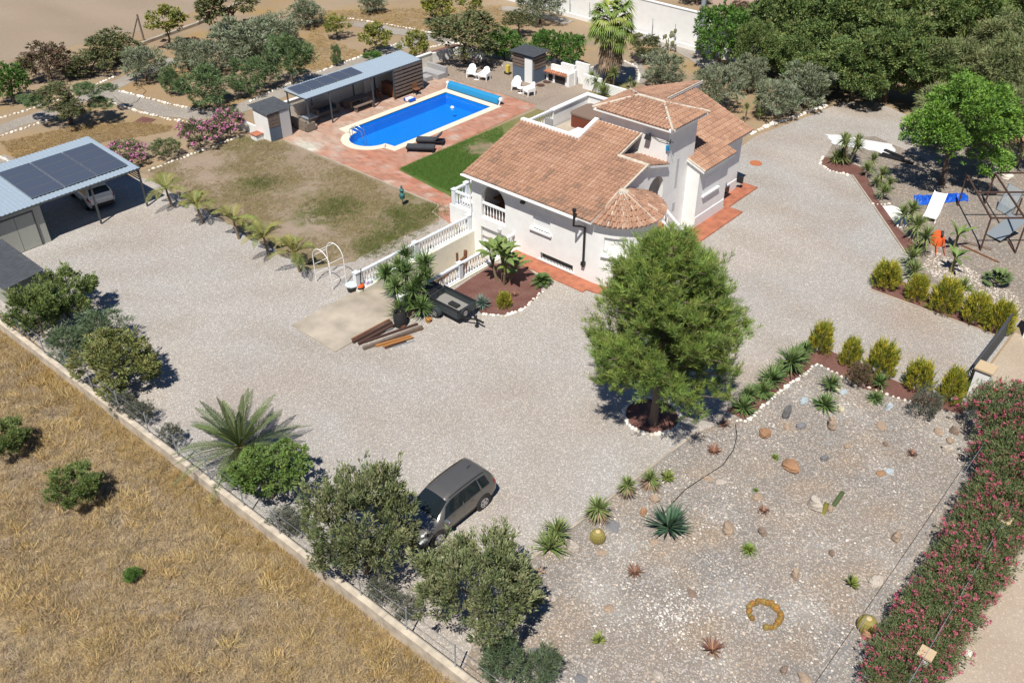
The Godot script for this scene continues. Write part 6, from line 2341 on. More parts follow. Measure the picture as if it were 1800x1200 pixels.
	plant("olive_tree", "olive1", [1288, 102, 1348, 162], "small silver olive behind the group beside the villa wing", gr, "tree")
	plant("olive_tree", "olive0", [1328, 144, 1406, 212], "silver olive beside the stone edged bed", gr, "tree")
	plant("olive_tree", "olive1", [1374, 116, 1462, 192], "largest silver olive at the edge of the tall trees", gr, "tree")
	plant("low_bush", "russet1", [1282, 2, 1326, 34], "low dark bush on the reddish yard beyond the tall white wall", "")
	plant("low_bush", "russet0", [1196, -22, 1250, 6], "reddish dark bush just beyond the coping of the tall white wall", "")
	# tall trees on the right
	var gw := "tall trees behind the drive"
	for a in [
		["wood0", [1310, -40, 1450, 110], "tall dense olive green tree just beyond the dark tree at the utility pole"],
		["wood1", [1400, -30, 1570, 130], "tall dense olive green tree behind the largest silver olive"],
		["wood2", [1500, 20, 1650, 180], "tall dense olive green tree whose shade falls on the end of the drive"],
		["wood0", [1440, 60, 1580, 178], "broad olive green tree low over the bare soil beside the drive end"],
		["wood1", [1540, -60, 1720, 100], "tall olive green tree in the far back row of the wood"],
		["wood2", [1660, -70, 1850, 90], "tall olive green tree in the far back row above the fine leaved trees"],
		["willow0", [1590, 60, 1740, 200], "soft grey green fine leaved tree touching the back of the lime green tree"],
		["willow1", [1690, 60, 1860, 220], "tall soft grey green tree behind the steel frame and lime green tree"],
		["willow2", [1740, 150, 1880, 300], "soft grey green tree closest behind the steel frame"],
		["wood0", [1350, 60, 1450, 150], "smaller olive green tree between the silver olives and the wood"],
		["wood1", [1290, 40, 1370, 140], "small olive green tree beside the dark tree at the utility pole"],
		["wood2", [1390, 90, 1500, 172], "low olive green tree behind the silver olive at the wood edge"],
		["willow0", [1620, 150, 1760, 260], "soft grey green bush-like tree right behind the lime green crown"],
		["wood1", [1320, -110, 1500, 30], "olive green tree at the far edge of the wood near the reddish yard"],
		["wood0", [1460, -110, 1640, 20], "olive green tree at the far edge in the middle of the wood"],
		["willow1", [1690, 20, 1860, 170], "fine leaved tree in the back row behind the steel frame"],
		["wood2", [1560, 70, 1700, 196], "olive green tree between the drive end and the fine leaved trees"],
		["wood1", [1480, -40, 1610, 90], "olive green tree inside the wood among taller neighbours"],
		["wood0", [1380, 20, 1510, 140], "olive green tree inside the wood behind the silver olives"],
		["wood2", [1640, -20, 1780, 130], "olive green tree inside the wood behind the fine leaved trees"]]:
		var wil: bool = a[0].begins_with("willow")
		plant("willow_like_tree" if wil else "tall_tree", a[0], a[1], a[2], gw, "tree", 0.0 if wil else 0.15)
	var lt := plant("lime_tree", "lime0", [1576, 136, 1790, 328], "vivid lime green tree shading the stony ground", "", "tree", 0.35)
	lt.position.y = 0
	# boundary shrubs
	var gf := "shrubs along the boundary wall"
	plant("green_shrub", "shrub0", [50, 476, 166, 570], "upper green bushy shrub beside the lean-to shed", gf)
	plant("green_shrub", "shrub0", [14, 505, 110, 602], "lower green shrub growing over the lean-to shed", gf)
	plant("dark_shrub", "bright1", [-30, 462, 26, 510], "dark green shrub behind the lean-to shed", gf)
	plant("blue_shrub", "bluish0", [132, 545, 232, 620], "blue green feathery shrub between two bushier shrubs", gf)
	plant("blue_shrub", "bluish1", [80, 575, 160, 640], "blue green feathery shrub against the boundary wall", gf)
	plant("bronze_shrub", "shrub1", [128, 572, 278, 696], "large bronze green shrub with a sharp shadow on the gravel", gf)
	plant("grey_shrub", "grey0", [186, 690, 236, 740], "small grey shrub inside the fence near the bronze shrub", gf)
	plant("grey_shrub", "grey1", [226, 700, 272, 750], "small grey shrub between the bronze shrub and the feather palm", gf)
	plant("privet_bush", "privet0", [392, 768, 548, 902], "rich green bush beside the feather palm", gf)
	plant("grey_shrub", "grey0", [460, 890, 520, 940], "small dark shrub at the foot of the rich green bush", gf)
	plant("silver_tree", "pitto0", [530, 818, 742, 1034], "large silver green tree overhanging the brown car", gf, "tree", 0.25)
	plant("silver_tree", "pitto1", [728, 928, 960, 1150], "large silver green tree in front of the rock garden corner", gf, "tree", 0.2)
	plant("grey_shrub", "grey1", [642, 1010, 700, 1065], "dark grey shrub under the large tree by the fence", gf)
	plant("grey_shrub", "grey0", [688, 1040, 742, 1090], "dark grey shrub between the two large silver green trees", gf)
	plant("dark_shrub", "bluish0", [845, 1120, 930, 1210], "dark green shrub at the bottom of the boundary row", gf)
	plant("dark_shrub", "bluish1", [910, 1135, 985, 1215], "dark green shrub beside the rock garden corner stones", gf)
	for a in [[[500, 905, 540, 945]], [[575, 955, 625, 1005]], [[275, 745, 320, 790]]]:
		plant("grey_shrub", "grey1", a[0], "small grey shrub growing along the wire fence", gf + ": small")
	# shrubs in the dry field
	plant("field_shrub", "shrub0", [-34, 738, 48, 812], "dark green shrub at the edge of the dry grass field", "")
	plant("field_shrub", "shrub0", [84, 818, 176, 902], "round green shrub alone in the dry grass field", "")
	plant("field_shrub", "bright1", [216, 998, 250, 1030], "tiny green plant in the dry grass field", "")
	# oleanders by the lawn
	for a in [[[184, 244, 256, 292], 0, "right behind the carport roof corner"], [[312, 205, 382, 262], 1, "between a bare oleander and the changing hut"], [[372, 186, 430, 240], 0, "closest to the changing hut"], [[262, 240, 318, 280], 2, ""], [[50, 284, 86, 304], 0, "low, just behind the carport panels"]]:
		oleander(a[0], "pink oleander beside the lawn, %s" % a[2] if a[1] < 2 else "leafy oleander without flowers in the row beside the lawn", "oleanders beside the lawn" + (": bare" if a[1] == 2 else ""), Color(0.56, 0.20, 0.38), 0.22 if a[1] < 2 else 0.0)
	# oleander hedge along the lane
	var hedge := [[1698, 662, 1850, 792], [1716, 745, 1860, 875], [1690, 832, 1830, 955], [1652, 905, 1790, 1025], [1608, 975, 1748, 1095], [1560, 1045, 1704, 1170], [1514, 1115, 1662, 1245], [1738, 700, 1870, 830], [1712, 790, 1846, 912], [1674, 868, 1808, 988], [1632, 940, 1768, 1060], [1586, 1010, 1724, 1132], [1540, 1080, 1680, 1205]]
	for a in hedge:
		var ahead := 0
		for o in hedge:
			if o[1] < a[1]:
				ahead += 1
		oleander(a, "rose flowered oleander in the lane hedge, %s from the gate pier" % NTH[ahead], "oleander hedge", Color(0.37, 0.075, 0.125), 0.15)
	build_pine()

var ole := {}
func oleander(box: Array, label: String, group: String, flower: Color, share: float) -> void:
	var key := "%s%.2f" % [flower, share]
	if not ole.has(key):
		rng.seed = 300 + ole.size()
		var mb := MB.new()
		var fl := MB.new()
		var big := share < 0.2 and share > 0.0  # the tall hedge carries finer leaves
		for k in (620 if big else 190):
			var d := rdir()
			d.y = absf(d.y) * 1.0 - 0.35 * rng.randf()
			var c := d.normalized() * (rng.randf_range(0.55, 0.95)) * (1.0 + 0.25 * noise.get_noise_3d(d.x * 2.0, d.y * 2.0, d.z * 2.0))
			var tone := jit([Color(0.115, 0.155, 0.055), Color(0.095, 0.13, 0.05), Color(0.14, 0.165, 0.065)][rng.randi() % 3], 0.15)
			var l := 0.105 if big else 0.18
			for i in 16:
				var o := rdir() * 0.12 * pow(rng.randf(), 0.5)
				var dir := (d * 0.5 + Vector3(0, 0.6, 0) + rdir() * 0.6).normalized()
				mb.col = jit(tone, 0.15)
				mb.leaf(c + o, dir, dir.cross(rdir()).normalized(), l * rng.randf_range(0.7, 1.2), l * 0.2)
			if rng.randf() < share * 4.5 * clampf(0.35 + 2.2 * noise.get_noise_3d(c.x * 2.6, c.y * 2.6 + 9.0, c.z * 2.6), 0.0, 1.0) and d.y > -0.25:
				for i in 9:
					fl.col = jit(flower, 0.25)
					var p := c + d * 0.13 + rdir() * (0.05 if big else 0.09)
					var dir := rdir()
					var w := 0.042 if big else 0.085
					fl.leaf(p, dir, dir.cross(rdir()).normalized(), w, w * 0.9)
					fl.leaf(p, dir.cross(rdir()).normalized(), dir, w, w * 0.9)
		ole[key] = [mb.mesh(), fl.mesh() if share > 0.0 else null]
	var f := fit(box[0], box[1], box[2], box[3])
	var t := thing("oleander", label, "shrub", f.pos, 0.0, group)
	var o := part(t, "foliage", ole[key][0], M.leaf, Vector3(0, f.cy * 0.9, 0))
	o.scale = Vector3(f.b, f.a, f.b)
	o.rotation.y = fposmod(box[0] * 1.3, TAU)
	if ole[key][1] != null:
		var q := part(t, "flowers", ole[key][1], M.leaf, Vector3(0, f.cy * 0.9, 0))
		q.scale = o.scale
		q.rotation = o.rotation
	part(t, "stem", trunk_mesh(int(box[0]), f.cy * 0.5, 0.05, 7, f.b * 0.8, f.cy * 1.2), M.bark)

func build_pine() -> void:
	var base := P(1148, 744)
	var t := thing("pine_tree", "large round crowned pine in a ring of white stones", "tree", base)
	rng.seed = 55
	var tr := MB.new()
	tr.col = Color(0.17, 0.13, 0.10)
	var top := 8.9
	tr.tube([Vector3.ZERO, Vector3(0.02, 1.2, 0.0), Vector3(-0.05, 2.6, 0.05), Vector3(0.05, 5.2, 0.0), Vector3(0, top, 0)], [0.22, 0.17, 0.14, 0.09, 0.03], 10)
	var mb := MB.new()
	var tones := [Color(0.185, 0.275, 0.055), Color(0.155, 0.24, 0.05), Color(0.225, 0.305, 0.06), Color(0.13, 0.20, 0.045), Color(0.21, 0.255, 0.065)]
	# whorls of branches; each carries side shoots that end in brushes of needles
	for k in 235:
		var f := pow(rng.randf(), 0.85)
		var y := lerpf(2.3, top - 0.1, f)
		var a := rng.randf() * TAU
		var prof := sqrt(1.0 - pow((0.26 - f) / 0.42, 2.0)) if f < 0.26 else pow(maxf(1.0 - pow((f - 0.24) / 0.80, 2.0), 0.02), 0.85)
		var reach := 3.45 * prof * rng.randf_range(0.66, 1.0) * (1.0 + 0.22 * noise.get_noise_2d(cos(a) * 2.0 + f, sin(a) * 2.0))
		var d := Vector3(cos(a), 0, sin(a))
		var s := Vector3(0, y, 0)
		var e := d * reach + Vector3(0, y + 0.28 * reach * (f + 0.15), 0)
		var m := s.lerp(e, 0.5) + Vector3(0, -0.12 * reach * (1.0 - f), 0)
		tr.tube([s, m, e], [0.045, 0.03, 0.012], 5)
		var shoots := int(7 + reach * 9.0)
		for j in shoots:
			var u := pow(rng.randf(), 0.6)
			var p := s.lerp(m, u * 2.0) if u < 0.5 else m.lerp(e, u * 2.0 - 1.0)
			if u < 0.30 and rng.randf() < 0.7:
				continue
			var side := (d.rotated(Vector3.UP, rng.randf_range(-1.2, 1.2)) * 0.8 + Vector3(0, rng.randf_range(0.2, 1.3), 0)).normalized()
			var len := rng.randf_range(0.25, 0.60)
			p += Vector3(0, rng.randfn(0.0, 0.22), 0)
			var q := p + side * len + rdir() * 0.12
			var tone := jit(tones[rng.randi() % 5], 0.14)
			for b in 34:
				var w := rng.randf()
				var at := p.lerp(q, w)
				var nd := (side * 0.9 + rdir() * 0.85 + Vector3(0, 0.35, 0)).normalized()
				mb.col = jit(tone, 0.16)
				mb.leaf(at, nd, nd.cross(rdir()).normalized(), rng.randf_range(0.18, 0.34), 0.021)
	part(t, "trunk", tr.mesh(), M.bark)
	part(t, "crown", mb.mesh(), M.leaf)
	stone_ring("ring of white stones around the pine bed", 1146, 731, 1.25, 44)

func stone_mesh(sd: int) -> ArrayMesh:
	# a faceted irregular stone, about one metre across
	var g := RandomNumberGenerator.new()
	g.seed = sd
	var mb := MB.new()
	var nu := 7
	var nv := 5
	var pt := {}
	for j in nv + 1:
		for i in nu:
			var th := PI * j / nv
			var ph := TAU * i / nu + 0.3 * j
			var d := Vector3(sin(th) * cos(ph), cos(th), sin(th) * sin(ph))
			var r := 0.5 * (1.0 + g.randf_range(-0.22, 0.18))
			if j == 0 or j == nv:
				r = 0.42
				d = Vector3(0, 1 if j == 0 else -1, 0)
			pt[Vector2i(i, j)] = d * r
	for j in nv:
		for i in nu:
			var k := (i + 1) % nu
			mb.quad(pt[Vector2i(i, j)], pt[Vector2i(k, j)], pt[Vector2i(k, j + 1)], pt[Vector2i(i, j + 1)])
	return mb.mesh()

var stones := []
func get_stone(i: int) -> ArrayMesh:
	if stones.is_empty():
		for k in 6:
			stones.append(stone_mesh(400 + k))
	return stones[i % 6]

func stone_ring(label: String, px: float, py: float, r: float, n: int) -> void:
	var c := P(px, py)
	var t := thing("stone_ring", label, "stone edging", c)
	for i in n:
		var a := TAU * i / n
		edge_stone(t, c + Vector3(cos(a), 0, sin(a)) * r * rng.randf_range(0.97, 1.03), 0.19)

func edge_stone(t: Node3D, at: Vector3, size: float) -> void:
	var o := part(t, "stone", get_stone(rng.randi()), M["edge_stone%d" % (rng.randi() % 3)])
	var s := size * rng.randf_range(0.7, 1.3)
	o.scale = Vector3(s * rng.randf_range(0.8, 1.3), s * 0.7, s)
	o.rotation = Vector3(0, rng.randf() * TAU, 0)
	o.position = at - t.position + Vector3(0, s * 0.18, 0)

func stone_line(label: String, pts: Array, size: float, gap: float) -> void:
	var q := []
	for p in pts:
		q.append(P(p[0], p[1]))
	var t := thing("stone_edging", label, "stone edging", q[q.size() / 2])
	for i in q.size() - 1:
		var n := int(q[i].distance_to(q[i + 1]) / gap)
		for k in n:
			edge_stone(t, q[i].lerp(q[i + 1], float(k) / n) + Vector3(rng.randf_range(-0.06, 0.06), 0, rng.randf_range(-0.06, 0.06)), size)

# ---------------------------------------------------------------- garden plants
var proto := {}

func rosette(sd: int, n: int, l: float, w: float, cols: Array, lo: float, hi: float, droop: float) -> ArrayMesh:
	# blades from one point; lo..hi: elevation range in radians
	rng.seed = sd
	var mb := MB.new()
	for i in n:
		var el := lerpf(lo, hi, pow(rng.randf(), 0.8))
		var a := i * 2.39996 + rng.randf_range(-0.2, 0.2)
		var d := Vector3(cos(a) * cos(el), sin(el), sin(a) * cos(el))
		mb.col = jit(cols[rng.randi() % cols.size()], 0.18)
		mb.blade(Vector3(0, rng.randf_range(-0.06, 0.06), 0) + d * 0.03, d, l * rng.randf_range(0.75, 1.1), w, droop * rng.randf_range(0.3, 1.2))
	return mb.mesh()

func frond(mb: MB, base: Vector3, dir: Vector3, l: float, arch: float, leaflet: float, n: int, col: Color, w := 0.035) -> void:
	# feather leaf: an arching midrib with leaflets on both sides
	var pts := []
	var flat := Vector3(dir.x, 0, dir.z).normalized()
	var side := flat.cross(Vector3.UP).normalized()
	for i in 9:
		var f := i / 8.0
		var p := base + dir * l * f + Vector3(0, -arch * l * f * f, 0)
		pts.append(p)
	mb.col = Color(col.r * 1.3, col.g * 1.15, col.b)
	mb.tube(pts, [0.03, 0.028, 0.025, 0.022, 0.02, 0.016, 0.013, 0.01, 0.005], 4, false)
	for i in n:
		var f := lerpf(0.14, 1.0, float(i) / n)
		var k := clampi(int(f * 8.0), 0, 7)
		var p: Vector3 = pts[k].lerp(pts[k + 1], f * 8.0 - k)
		var tg: Vector3 = (pts[k + 1] - pts[k]).normalized()
		var ll := leaflet * sin(PI * clampf(0.12 + f * 0.86, 0.05, 1.0)) * rng.randf_range(0.85, 1.1)
		for s in [-1.0, 1.0]:
			var d: Vector3 = (side * s * 0.85 + tg * 0.55 + Vector3(0, 0.25, 0) + rdir() * 0.08).normalized()
			mb.col = jit(col, 0.15)
			var b: Vector3 = d.cross(tg).normalized()
			mb.leaf(p, d, b.cross(d).normalized(), ll, w)

func fan_leaf(mb: MB, at: Vector3, out: Vector3, r: float, col: Color, hang: float) -> void:
	var side := out.cross(Vector3.UP).normalized()
	for i in 15:
		var a := lerpf(-1.35, 1.35, i / 14.0)
		var d := (out * cos(a) + side * sin(a) + Vector3(0, -hang * absf(sin(a)) * 0.5, 0)).normalized()
		mb.col = jit(col, 0.15)
		mb.blade(at, d, r * rng.randf_range(0.85, 1.05), r * 0.13, hang)

func conifer_mesh(sd: int) -> ArrayMesh:
	# golden upright conifer in a unit box: sprays that sweep up and out
	rng.seed = sd
	var mb := MB.new()
	for k in 320:
		var f := pow(rng.randf(), 0.8)
		var a := rng.randf() * TAU
		var lump := 1.0 + 0.35 * noise.get_noise_2d(cos(a) * 1.8 + sd, sin(a) * 1.8 + f * 2.0)
		var r := 0.50 * sqrt(maxf(0.03, 1.0 - pow(f * 1.02 - 0.10, 2.0) * 1.1)) * lump
		var u := rng.randf_range(0.55, 1.0)
		var d := Vector3(cos(a), 0, sin(a))
		var p := d * r * u + Vector3(0, f * 0.82 + 0.02, 0)
		var dir := (d * (0.75 - 0.35 * f) + Vector3(0, 0.85, 0) + rdir() * 0.22).normalized()
		var tone := jit([Color(0.46, 0.40, 0.04), Color(0.36, 0.34, 0.035), Color(0.17, 0.21, 0.03), Color(0.24, 0.26, 0.035)][rng.randi() % 4], 0.15)
		for i in 14:
			var q := p + dir * rng.randf_range(-0.05, 0.10) + rdir() * 0.035
			var nd := (dir + rdir() * 0.45).normalized()
			mb.col = jit(tone, 0.18)
			mb.leaf(q, nd, nd.cross(rdir()).normalized(), rng.randf_range(0.10, 0.21), 0.024)
		if k % 3 == 0:
			# a long leading shoot that breaks the outline
			var tip := (d * 0.6 + Vector3(0, 1.0, 0) + rdir() * 0.2).normalized()
			for i in 9:
				var nd := (tip + rdir() * 0.25).normalized()
				mb.leaf(p + tip * (0.03 + 0.032 * i), nd, nd.cross(rdir()).normalized(), 0.10, 0.020)
	return mb.mesh()

func yucca(px: float, py: float, head: float, h: float, label: String, group: String, kind := "yucca", heads := 1, spread := 0.0) -> void:
	var at := P(px, py)
	var t := thing("yucca", label, "yucca", at, 0.0, group)
	rng.seed = int(px * 13 + py)
	for i in heads:
		var a := TAU * i / heads + rng.randf()
		var tip := Vector3(cos(a) * spread * rng.randf_range(0.6, 1.0), h * rng.randf_range(0.7, 1.0), sin(a) * spread * rng.randf_range(0.6, 1.0))
		if heads == 1:
			tip = Vector3(0, h, 0)
		if h > 0.25:
			var m := MB.new()
			m.col = Color(0.22, 0.18, 0.13)
			m.tube([Vector3(tip.x * 0.1, 0, tip.z * 0.1), tip * Vector3(0.6, 0.55, 0.6), tip], [0.09, 0.065, 0.05], 7)
			part(t, "trunk", m.mesh(), M.bark)
		var o := part(t, "leaf_rosette", proto[kind + str((i + int(px)) % 2)], M.leaf, tip)
		o.scale = Vector3.ONE * head * rng.randf_range(0.85, 1.1)
		o.rotation = Vector3(rng.randf_range(-0.2, 0.2), rng.randf() * TAU, rng.randf_range(-0.2, 0.2))

func build_garden_plants() -> void:
	var yg := [Color(0.13, 0.19, 0.05), Color(0.16, 0.21, 0.06), Color(0.20, 0.235, 0.08)]
	var dg := [Color(0.08, 0.15, 0.04), Color(0.10, 0.165, 0.045), Color(0.14, 0.19, 0.06)]
	for v in 2:
		proto["yucca%d" % v] = rosette(500 + v, 90, 0.62, 0.045, yg, -0.5, 1.45, 0.10)
		proto["dyucca%d" % v] = rosette(510 + v, 100, 0.60, 0.045, dg, -0.35, 1.45, 0.06)
		proto["agave%d" % v] = rosette(520 + v, 95, 0.95, 0.075, [Color(0.05, 0.115, 0.065), Color(0.065, 0.13, 0.075), Color(0.055, 0.10, 0.06)], 0.02, 1.4, 0.0)
		proto["dead%d" % v] = rosette(530 + v, 34, 0.55, 0.05, [Color(0.20, 0.09, 0.055), Color(0.26, 0.13, 0.07), Color(0.15, 0.07, 0.05)], 0.0, 0.9, 0.15)
		proto["skirt%d" % v] = rosette(540 + v, 70, 0.55, 0.045, [Color(0.20, 0.13, 0.085), Color(0.26, 0.18, 0.11)], -1.3, -0.3, 0.1)
		proto["aloe%d" % v] = rosette(550 + v, 40, 0.45, 0.09, [Color(0.20, 0.24, 0.05), Color(0.16, 0.20, 0.05)], 0.15, 1.4, -0.05)
		proto["grassy%d" % v] = rosette(560 + v, 120, 0.62, 0.03, [Color(0.16, 0.24, 0.04), Color(0.20, 0.27, 0.05)], 0.3, 1.45, 0.45)
		proto["blueyucca%d" % v] = rosette(570 + v, 110, 0.55, 0.045, [Color(0.12, 0.19, 0.16), Color(0.15, 0.21, 0.18)], -0.2, 1.45, 0.02)
		proto["conifer%d" % v] = conifer_mesh(580 + v)
	# multi-headed yucca at the ramp
	var yb := P(716, 560)
	var t := thing("yucca_clump", "many headed yucca in front of the ramp balustrade beside the trailer", "yucca", yb)
	rng.seed = 71
	var i := 0
	for q in [[680, 482, 1.7], [662, 478, 1.2], [715, 450, 2.2], [748, 462, 2.2], [704, 470, 2.1], [735, 500, 1.5], [752, 490, 1.6], [726, 512, 1.3], [695, 505, 1.4], [712, 480, 1.9], [745, 478, 1.9], [722, 535, 0.7], [700, 545, 0.5], [740, 540, 0.6]]:
		var c := P(q[0], q[1], q[2]) - yb
		# keep heads gathered about the stems
		c.x = clampf(c.x, -2.4, 2.0)
		c.z = clampf(c.z, -2.0, 2.0)
		var m := MB.new()
		m.col = Color(0.20, 0.17, 0.13)
		m.tube([Vector3(c.x * 0.15, 0, c.z * 0.15), c * Vector3(0.55, 0.45, 0.55), c], [0.08, 0.06, 0.045], 7)
		part(t, "trunk", m.mesh(), M.bark)
		var o := part(t, "leaf_rosette", proto["dyucca%d" % (i % 2)], M.leaf, c)
		o.scale = Vector3.ONE * 1.4
		o.rotation = Vector3(rng.randf_range(-0.3, 0.3), rng.randf() * TAU, rng.randf_range(-0.3, 0.3))
		i += 1
	# golden conifers on both sides of the drive
	for q in [[1555, 508, 62, 462, "far"], [1608, 530, 50, 484, "far"], [1657, 551, 66, 494, "far"], [1711, 570, 60, 518, "far"], [1752, 586, 62, 532, "far"], [1440, 622, 50, 568, "near"], [1492, 644, 46, 596, "near"], [1545, 662, 66, 604, "near"], [1611, 688, 62, 636, "near"], [1668, 710, 56, 652, "near"]]:
		var at := P(q[0], q[1] - 4)
		var k := (at + Vector3(0, 0.5 - CAM_H, 0)).dot(cam_fwd)
		var w: float = q[2] * k / FOCAL
		var h := 0.5
		for it in 40:
			if pix(at + Vector3(0, h, 0)).y < q[3] + 4:
				break
			h += 0.05
		var far: bool = q[4] == "far"
		var order: int = {1555: 4, 1608: 3, 1657: 2, 1711: 1, 1752: 0, 1440: 4, 1492: 3, 1545: 2, 1611: 1, 1668: 0}[int(q[0])]
		t = thing("golden_conifer", "golden conifer in the mulch strip beyond the drive, %s from the gate" % NTH[order] if far else "golden conifer in the strip above the rock garden, %s from the oleander hedge" % NTH[order], "conifer", at, 0.0, "golden conifers, far strip" if far else "golden conifers, near strip")
		var o := part(t, "foliage", proto["conifer%d" % (int(q[0]) % 2)], M.leaf)
		o.scale = Vector3(w * 0.72, h * 1.08, w * 0.72)
		o.rotation.y = q[0]
		var m := MB.new()
		m.col = Color(0.15, 0.11, 0.08)
		m.tube([Vector3.ZERO, Vector3(0, h * 0.6, 0)], [0.05, 0.02], 6)
		part(t, "stem", m.mesh(), M.bark)
	var cb := fitc(886, 540, 24, 512)
	t = thing("small_conifer", "small golden conifer in the red mulch bed by the house", "conifer", cb[0])
	var oc := part(t, "foliage", proto["conifer0"], M.leaf)
	oc.scale = Vector3(cb[1], cb[2], cb[1])
	# yuccas in the beds
	var gn := "yuccas in the mulch strip above the rock garden"
	var nth := 0
	for q in [[1306, 722, 1.0, 0.15], [1316, 704, 0.9, 0.3], [1340, 694, 1.1, 0.2], [1353, 676, 1.0, 0.3], [1366, 664, 0.9, 0.3], [1386, 654, 1.15, 0.6], [1402, 636, 1.0, 0.3], [1415, 622, 0.8, 0.3]]:
		yucca(q[0], q[1], q[2] * 1.3, q[3], "spiky green yucca in the strip above the rock garden, %s from the pine" % NTH[nth], gn, "dyucca")
		nth += 1
	var gs := "yuccas in the rock garden top corner"
	yucca(1450, 716, 1.35, 0.1, "low wide yucca among stones in the rock garden corner", gs, "dyucca", 1)
	yucca(1458, 686, 1.0, 0.35, "smaller yucca just behind the low wide one in the rock garden corner", gs, "dyucca", 1)
	yucca(1538, 704, 1.0, 0.1, "yucca beside the brown bush in front of the golden conifers", gs, "dyucca", 1)
	yucca(1545, 682, 0.95, 0.3, "yucca directly in front of the golden conifers", gs, "dyucca", 1)
	plant("brown_bush", "russet1", [1482, 636, 1530, 680], "rounded brown green bush in the mulch strip", "")
	plant("silver_bush", "grey0", [1596, 680, 1652, 738], "sprawling grey silver bush below the golden conifers", "")
	yucca(1490, 288, 1.35, 1.75, "tall branching yucca in the tip of the red bed beside the drive", "", "yucca", 4, 0.7)
	yucca(1475, 285, 1.1, 0.5, "low yucca clump at the foot of the tall branching one", "", "yucca", 3, 0.5)
	var gr := "yuccas along the red bed beside the drive"
	nth = 0
	for q in [[1530, 303, 0.85, 0.9], [1522, 312, 0.9, 0.6], [1546, 328, 0.95, 0.9], [1538, 330, 0.8, 0.4], [1562, 336, 0.8, 0.5], [1550, 352, 1.0, 0.6], [1584, 398, 1.0, 0.8], [1598, 398, 1.0, 1.1], [1606, 420, 1.05, 0.9], [1620, 450, 1.05, 1.2], [1600, 470, 1.0, 0.6], [1614, 442, 0.9, 0.3], [1606, 488, 1.0, 0.4]]:
		yucca(q[0], q[1], q[2] * 1.3, q[3], "light green yucca in the red bed, %s from the tall branching yucca" % NTH[nth], gr, "yucca", 1)
		nth += 1
	yucca(1695, 508, 1.15, 0.1, "low yucca on the stony ground behind the golden conifers", "", "yucca", 1)
	var gh := "small yuccas beside the villa wing"
	for q in [[1310, 214, 1.0, 1.1], [1328, 206, 1.0, 1.3], [1335, 212, 0.9, 0.6]]:
		yucca(q[0], q[1], q[2], q[3], "slim yucca beside the stone edged bed by the villa wing", gh, "yucca")
	var gp := "yuccas behind the roof terrace"
	for q in [[1042, 160, 1.1, 1.2], [1060, 172, 1.1, 0.8], [1078, 158, 1.1, 1.6], [1110, 158, 0.9, 0.6]]:
		yucca(q[0], q[1], q[2], q[3], "yucca against the white screen wall behind the roof terrace", gp, "yucca", 2, 0.5)
	# yuccas at the rock garden edge
	var ge := "yuccas along the edge between yard and rock garden"
	for q in [[966, 968, 1.25, 0.15, 0], [978, 948, 1.3, 0.4, 0], [1050, 914, 1.05, 0.65, 1], [1100, 876, 0.85, 0.75, 1], [1142, 856, 1.0, 0.45, 1]]:
		yucca(q[0], q[1], q[2], q[3], "green yucca at the kerb between yard and rock garden" if q[4] == 0 else "yucca with a brown skirt of dead leaves at the rock garden kerb", ge + (": plain" if q[4] == 0 else ": skirted"), "yucca")
		if q[4] == 1:
			var y: Node3D = get_child(get_child_count() - 1)
			var o := part(y, "dead_leaves", proto["skirt%d" % (int(q[0]) % 2)], M.leaf, Vector3(0, q[3], 0))
			o.scale = Vector3.ONE * q[2] * 1.1
	# bed beside the house
	cycad(884, 494, 1.15, "large leafy plant in the red bed by the ramp balustrade", true)
	cycad(953, 500, 0.72, "dark green cycad against the villa front wall", false)
	yucca(848, 540, 1.15, 0.2, "blue grey spiky yucca behind the trailer", "", "blueyucca")
	yucca(905, 520, 0.6, 0.02, "small dried brown plant in the red bed by the house", "", "dead")
	# feather palm
	t = thing("feather_palm", "large feather palm with arching fronds inside the boundary wall", "palm tree", P(428, 812))
	rng.seed = 91
	var mb := MB.new()
	for k in 40:
		var a := k * 2.39996 + rng.randf_range(-0.25, 0.25)
		var el := lerpf(1.45, 0.12, pow(k / 39.0, 0.8)) + rng.randf_range(-0.12, 0.12)
		var d := Vector3(cos(a) * cos(el), sin(el), sin(a) * cos(el))
		frond(mb, Vector3(0, 0.85, 0), d, rng.randf_range(2.5, 3.3), 0.16 + 0.16 * cos(el), 0.36, 46, jit(Color(0.085, 0.125, 0.04), 0.3), 0.030)
	part(t, "fronds", mb.mesh(), M.leaf)
	mb = MB.new()
	mb.col = Color(0.20, 0.14, 0.09)
	mb.tube([Vector3.ZERO, Vector3(0, 0.5, 0), Vector3(0, 0.95, 0)], [0.38, 0.34, 0.22], 10)
	part(t, "trunk", mb.mesh(), M.bark)
	# young palms along the lawn
	for q in [[302, 363, 316], [356, 392, 338], [420, 420, 370], [473, 450, 412], [527, 478, 425]]:
		t = thing("young_palm", "young palm with a few arching fronds along the lawn edge", "palm tree", P(q[0], q[1]), 0.0, "young palms along the lawn")
		rng.seed = int(q[0])
		mb = MB.new()
		mb.col = Color(0.20, 0.15, 0.10)
		mb.tube([Vector3.ZERO, Vector3(-0.1, 0.8, 0.05), Vector3(-0.15, 1.25, 0.05)], [0.09, 0.07, 0.05], 7)
		part(t, "trunk", mb.mesh(), M.bark)
		mb = MB.new()
		for k in 12:
			var a := k * 2.39996 + rng.randf()
			var el := rng.randf_range(0.35, 1.25)
			var d := Vector3(cos(a) * cos(el), sin(el), sin(a) * cos(el))
			frond(mb, Vector3(-0.15, 1.2, 0.05), d, rng.randf_range(1.5, 2.0), 0.50, 0.42, 28, jit([Color(0.17, 0.20, 0.05), Color(0.22, 0.21, 0.06)][k % 2], 0.2), 0.035)
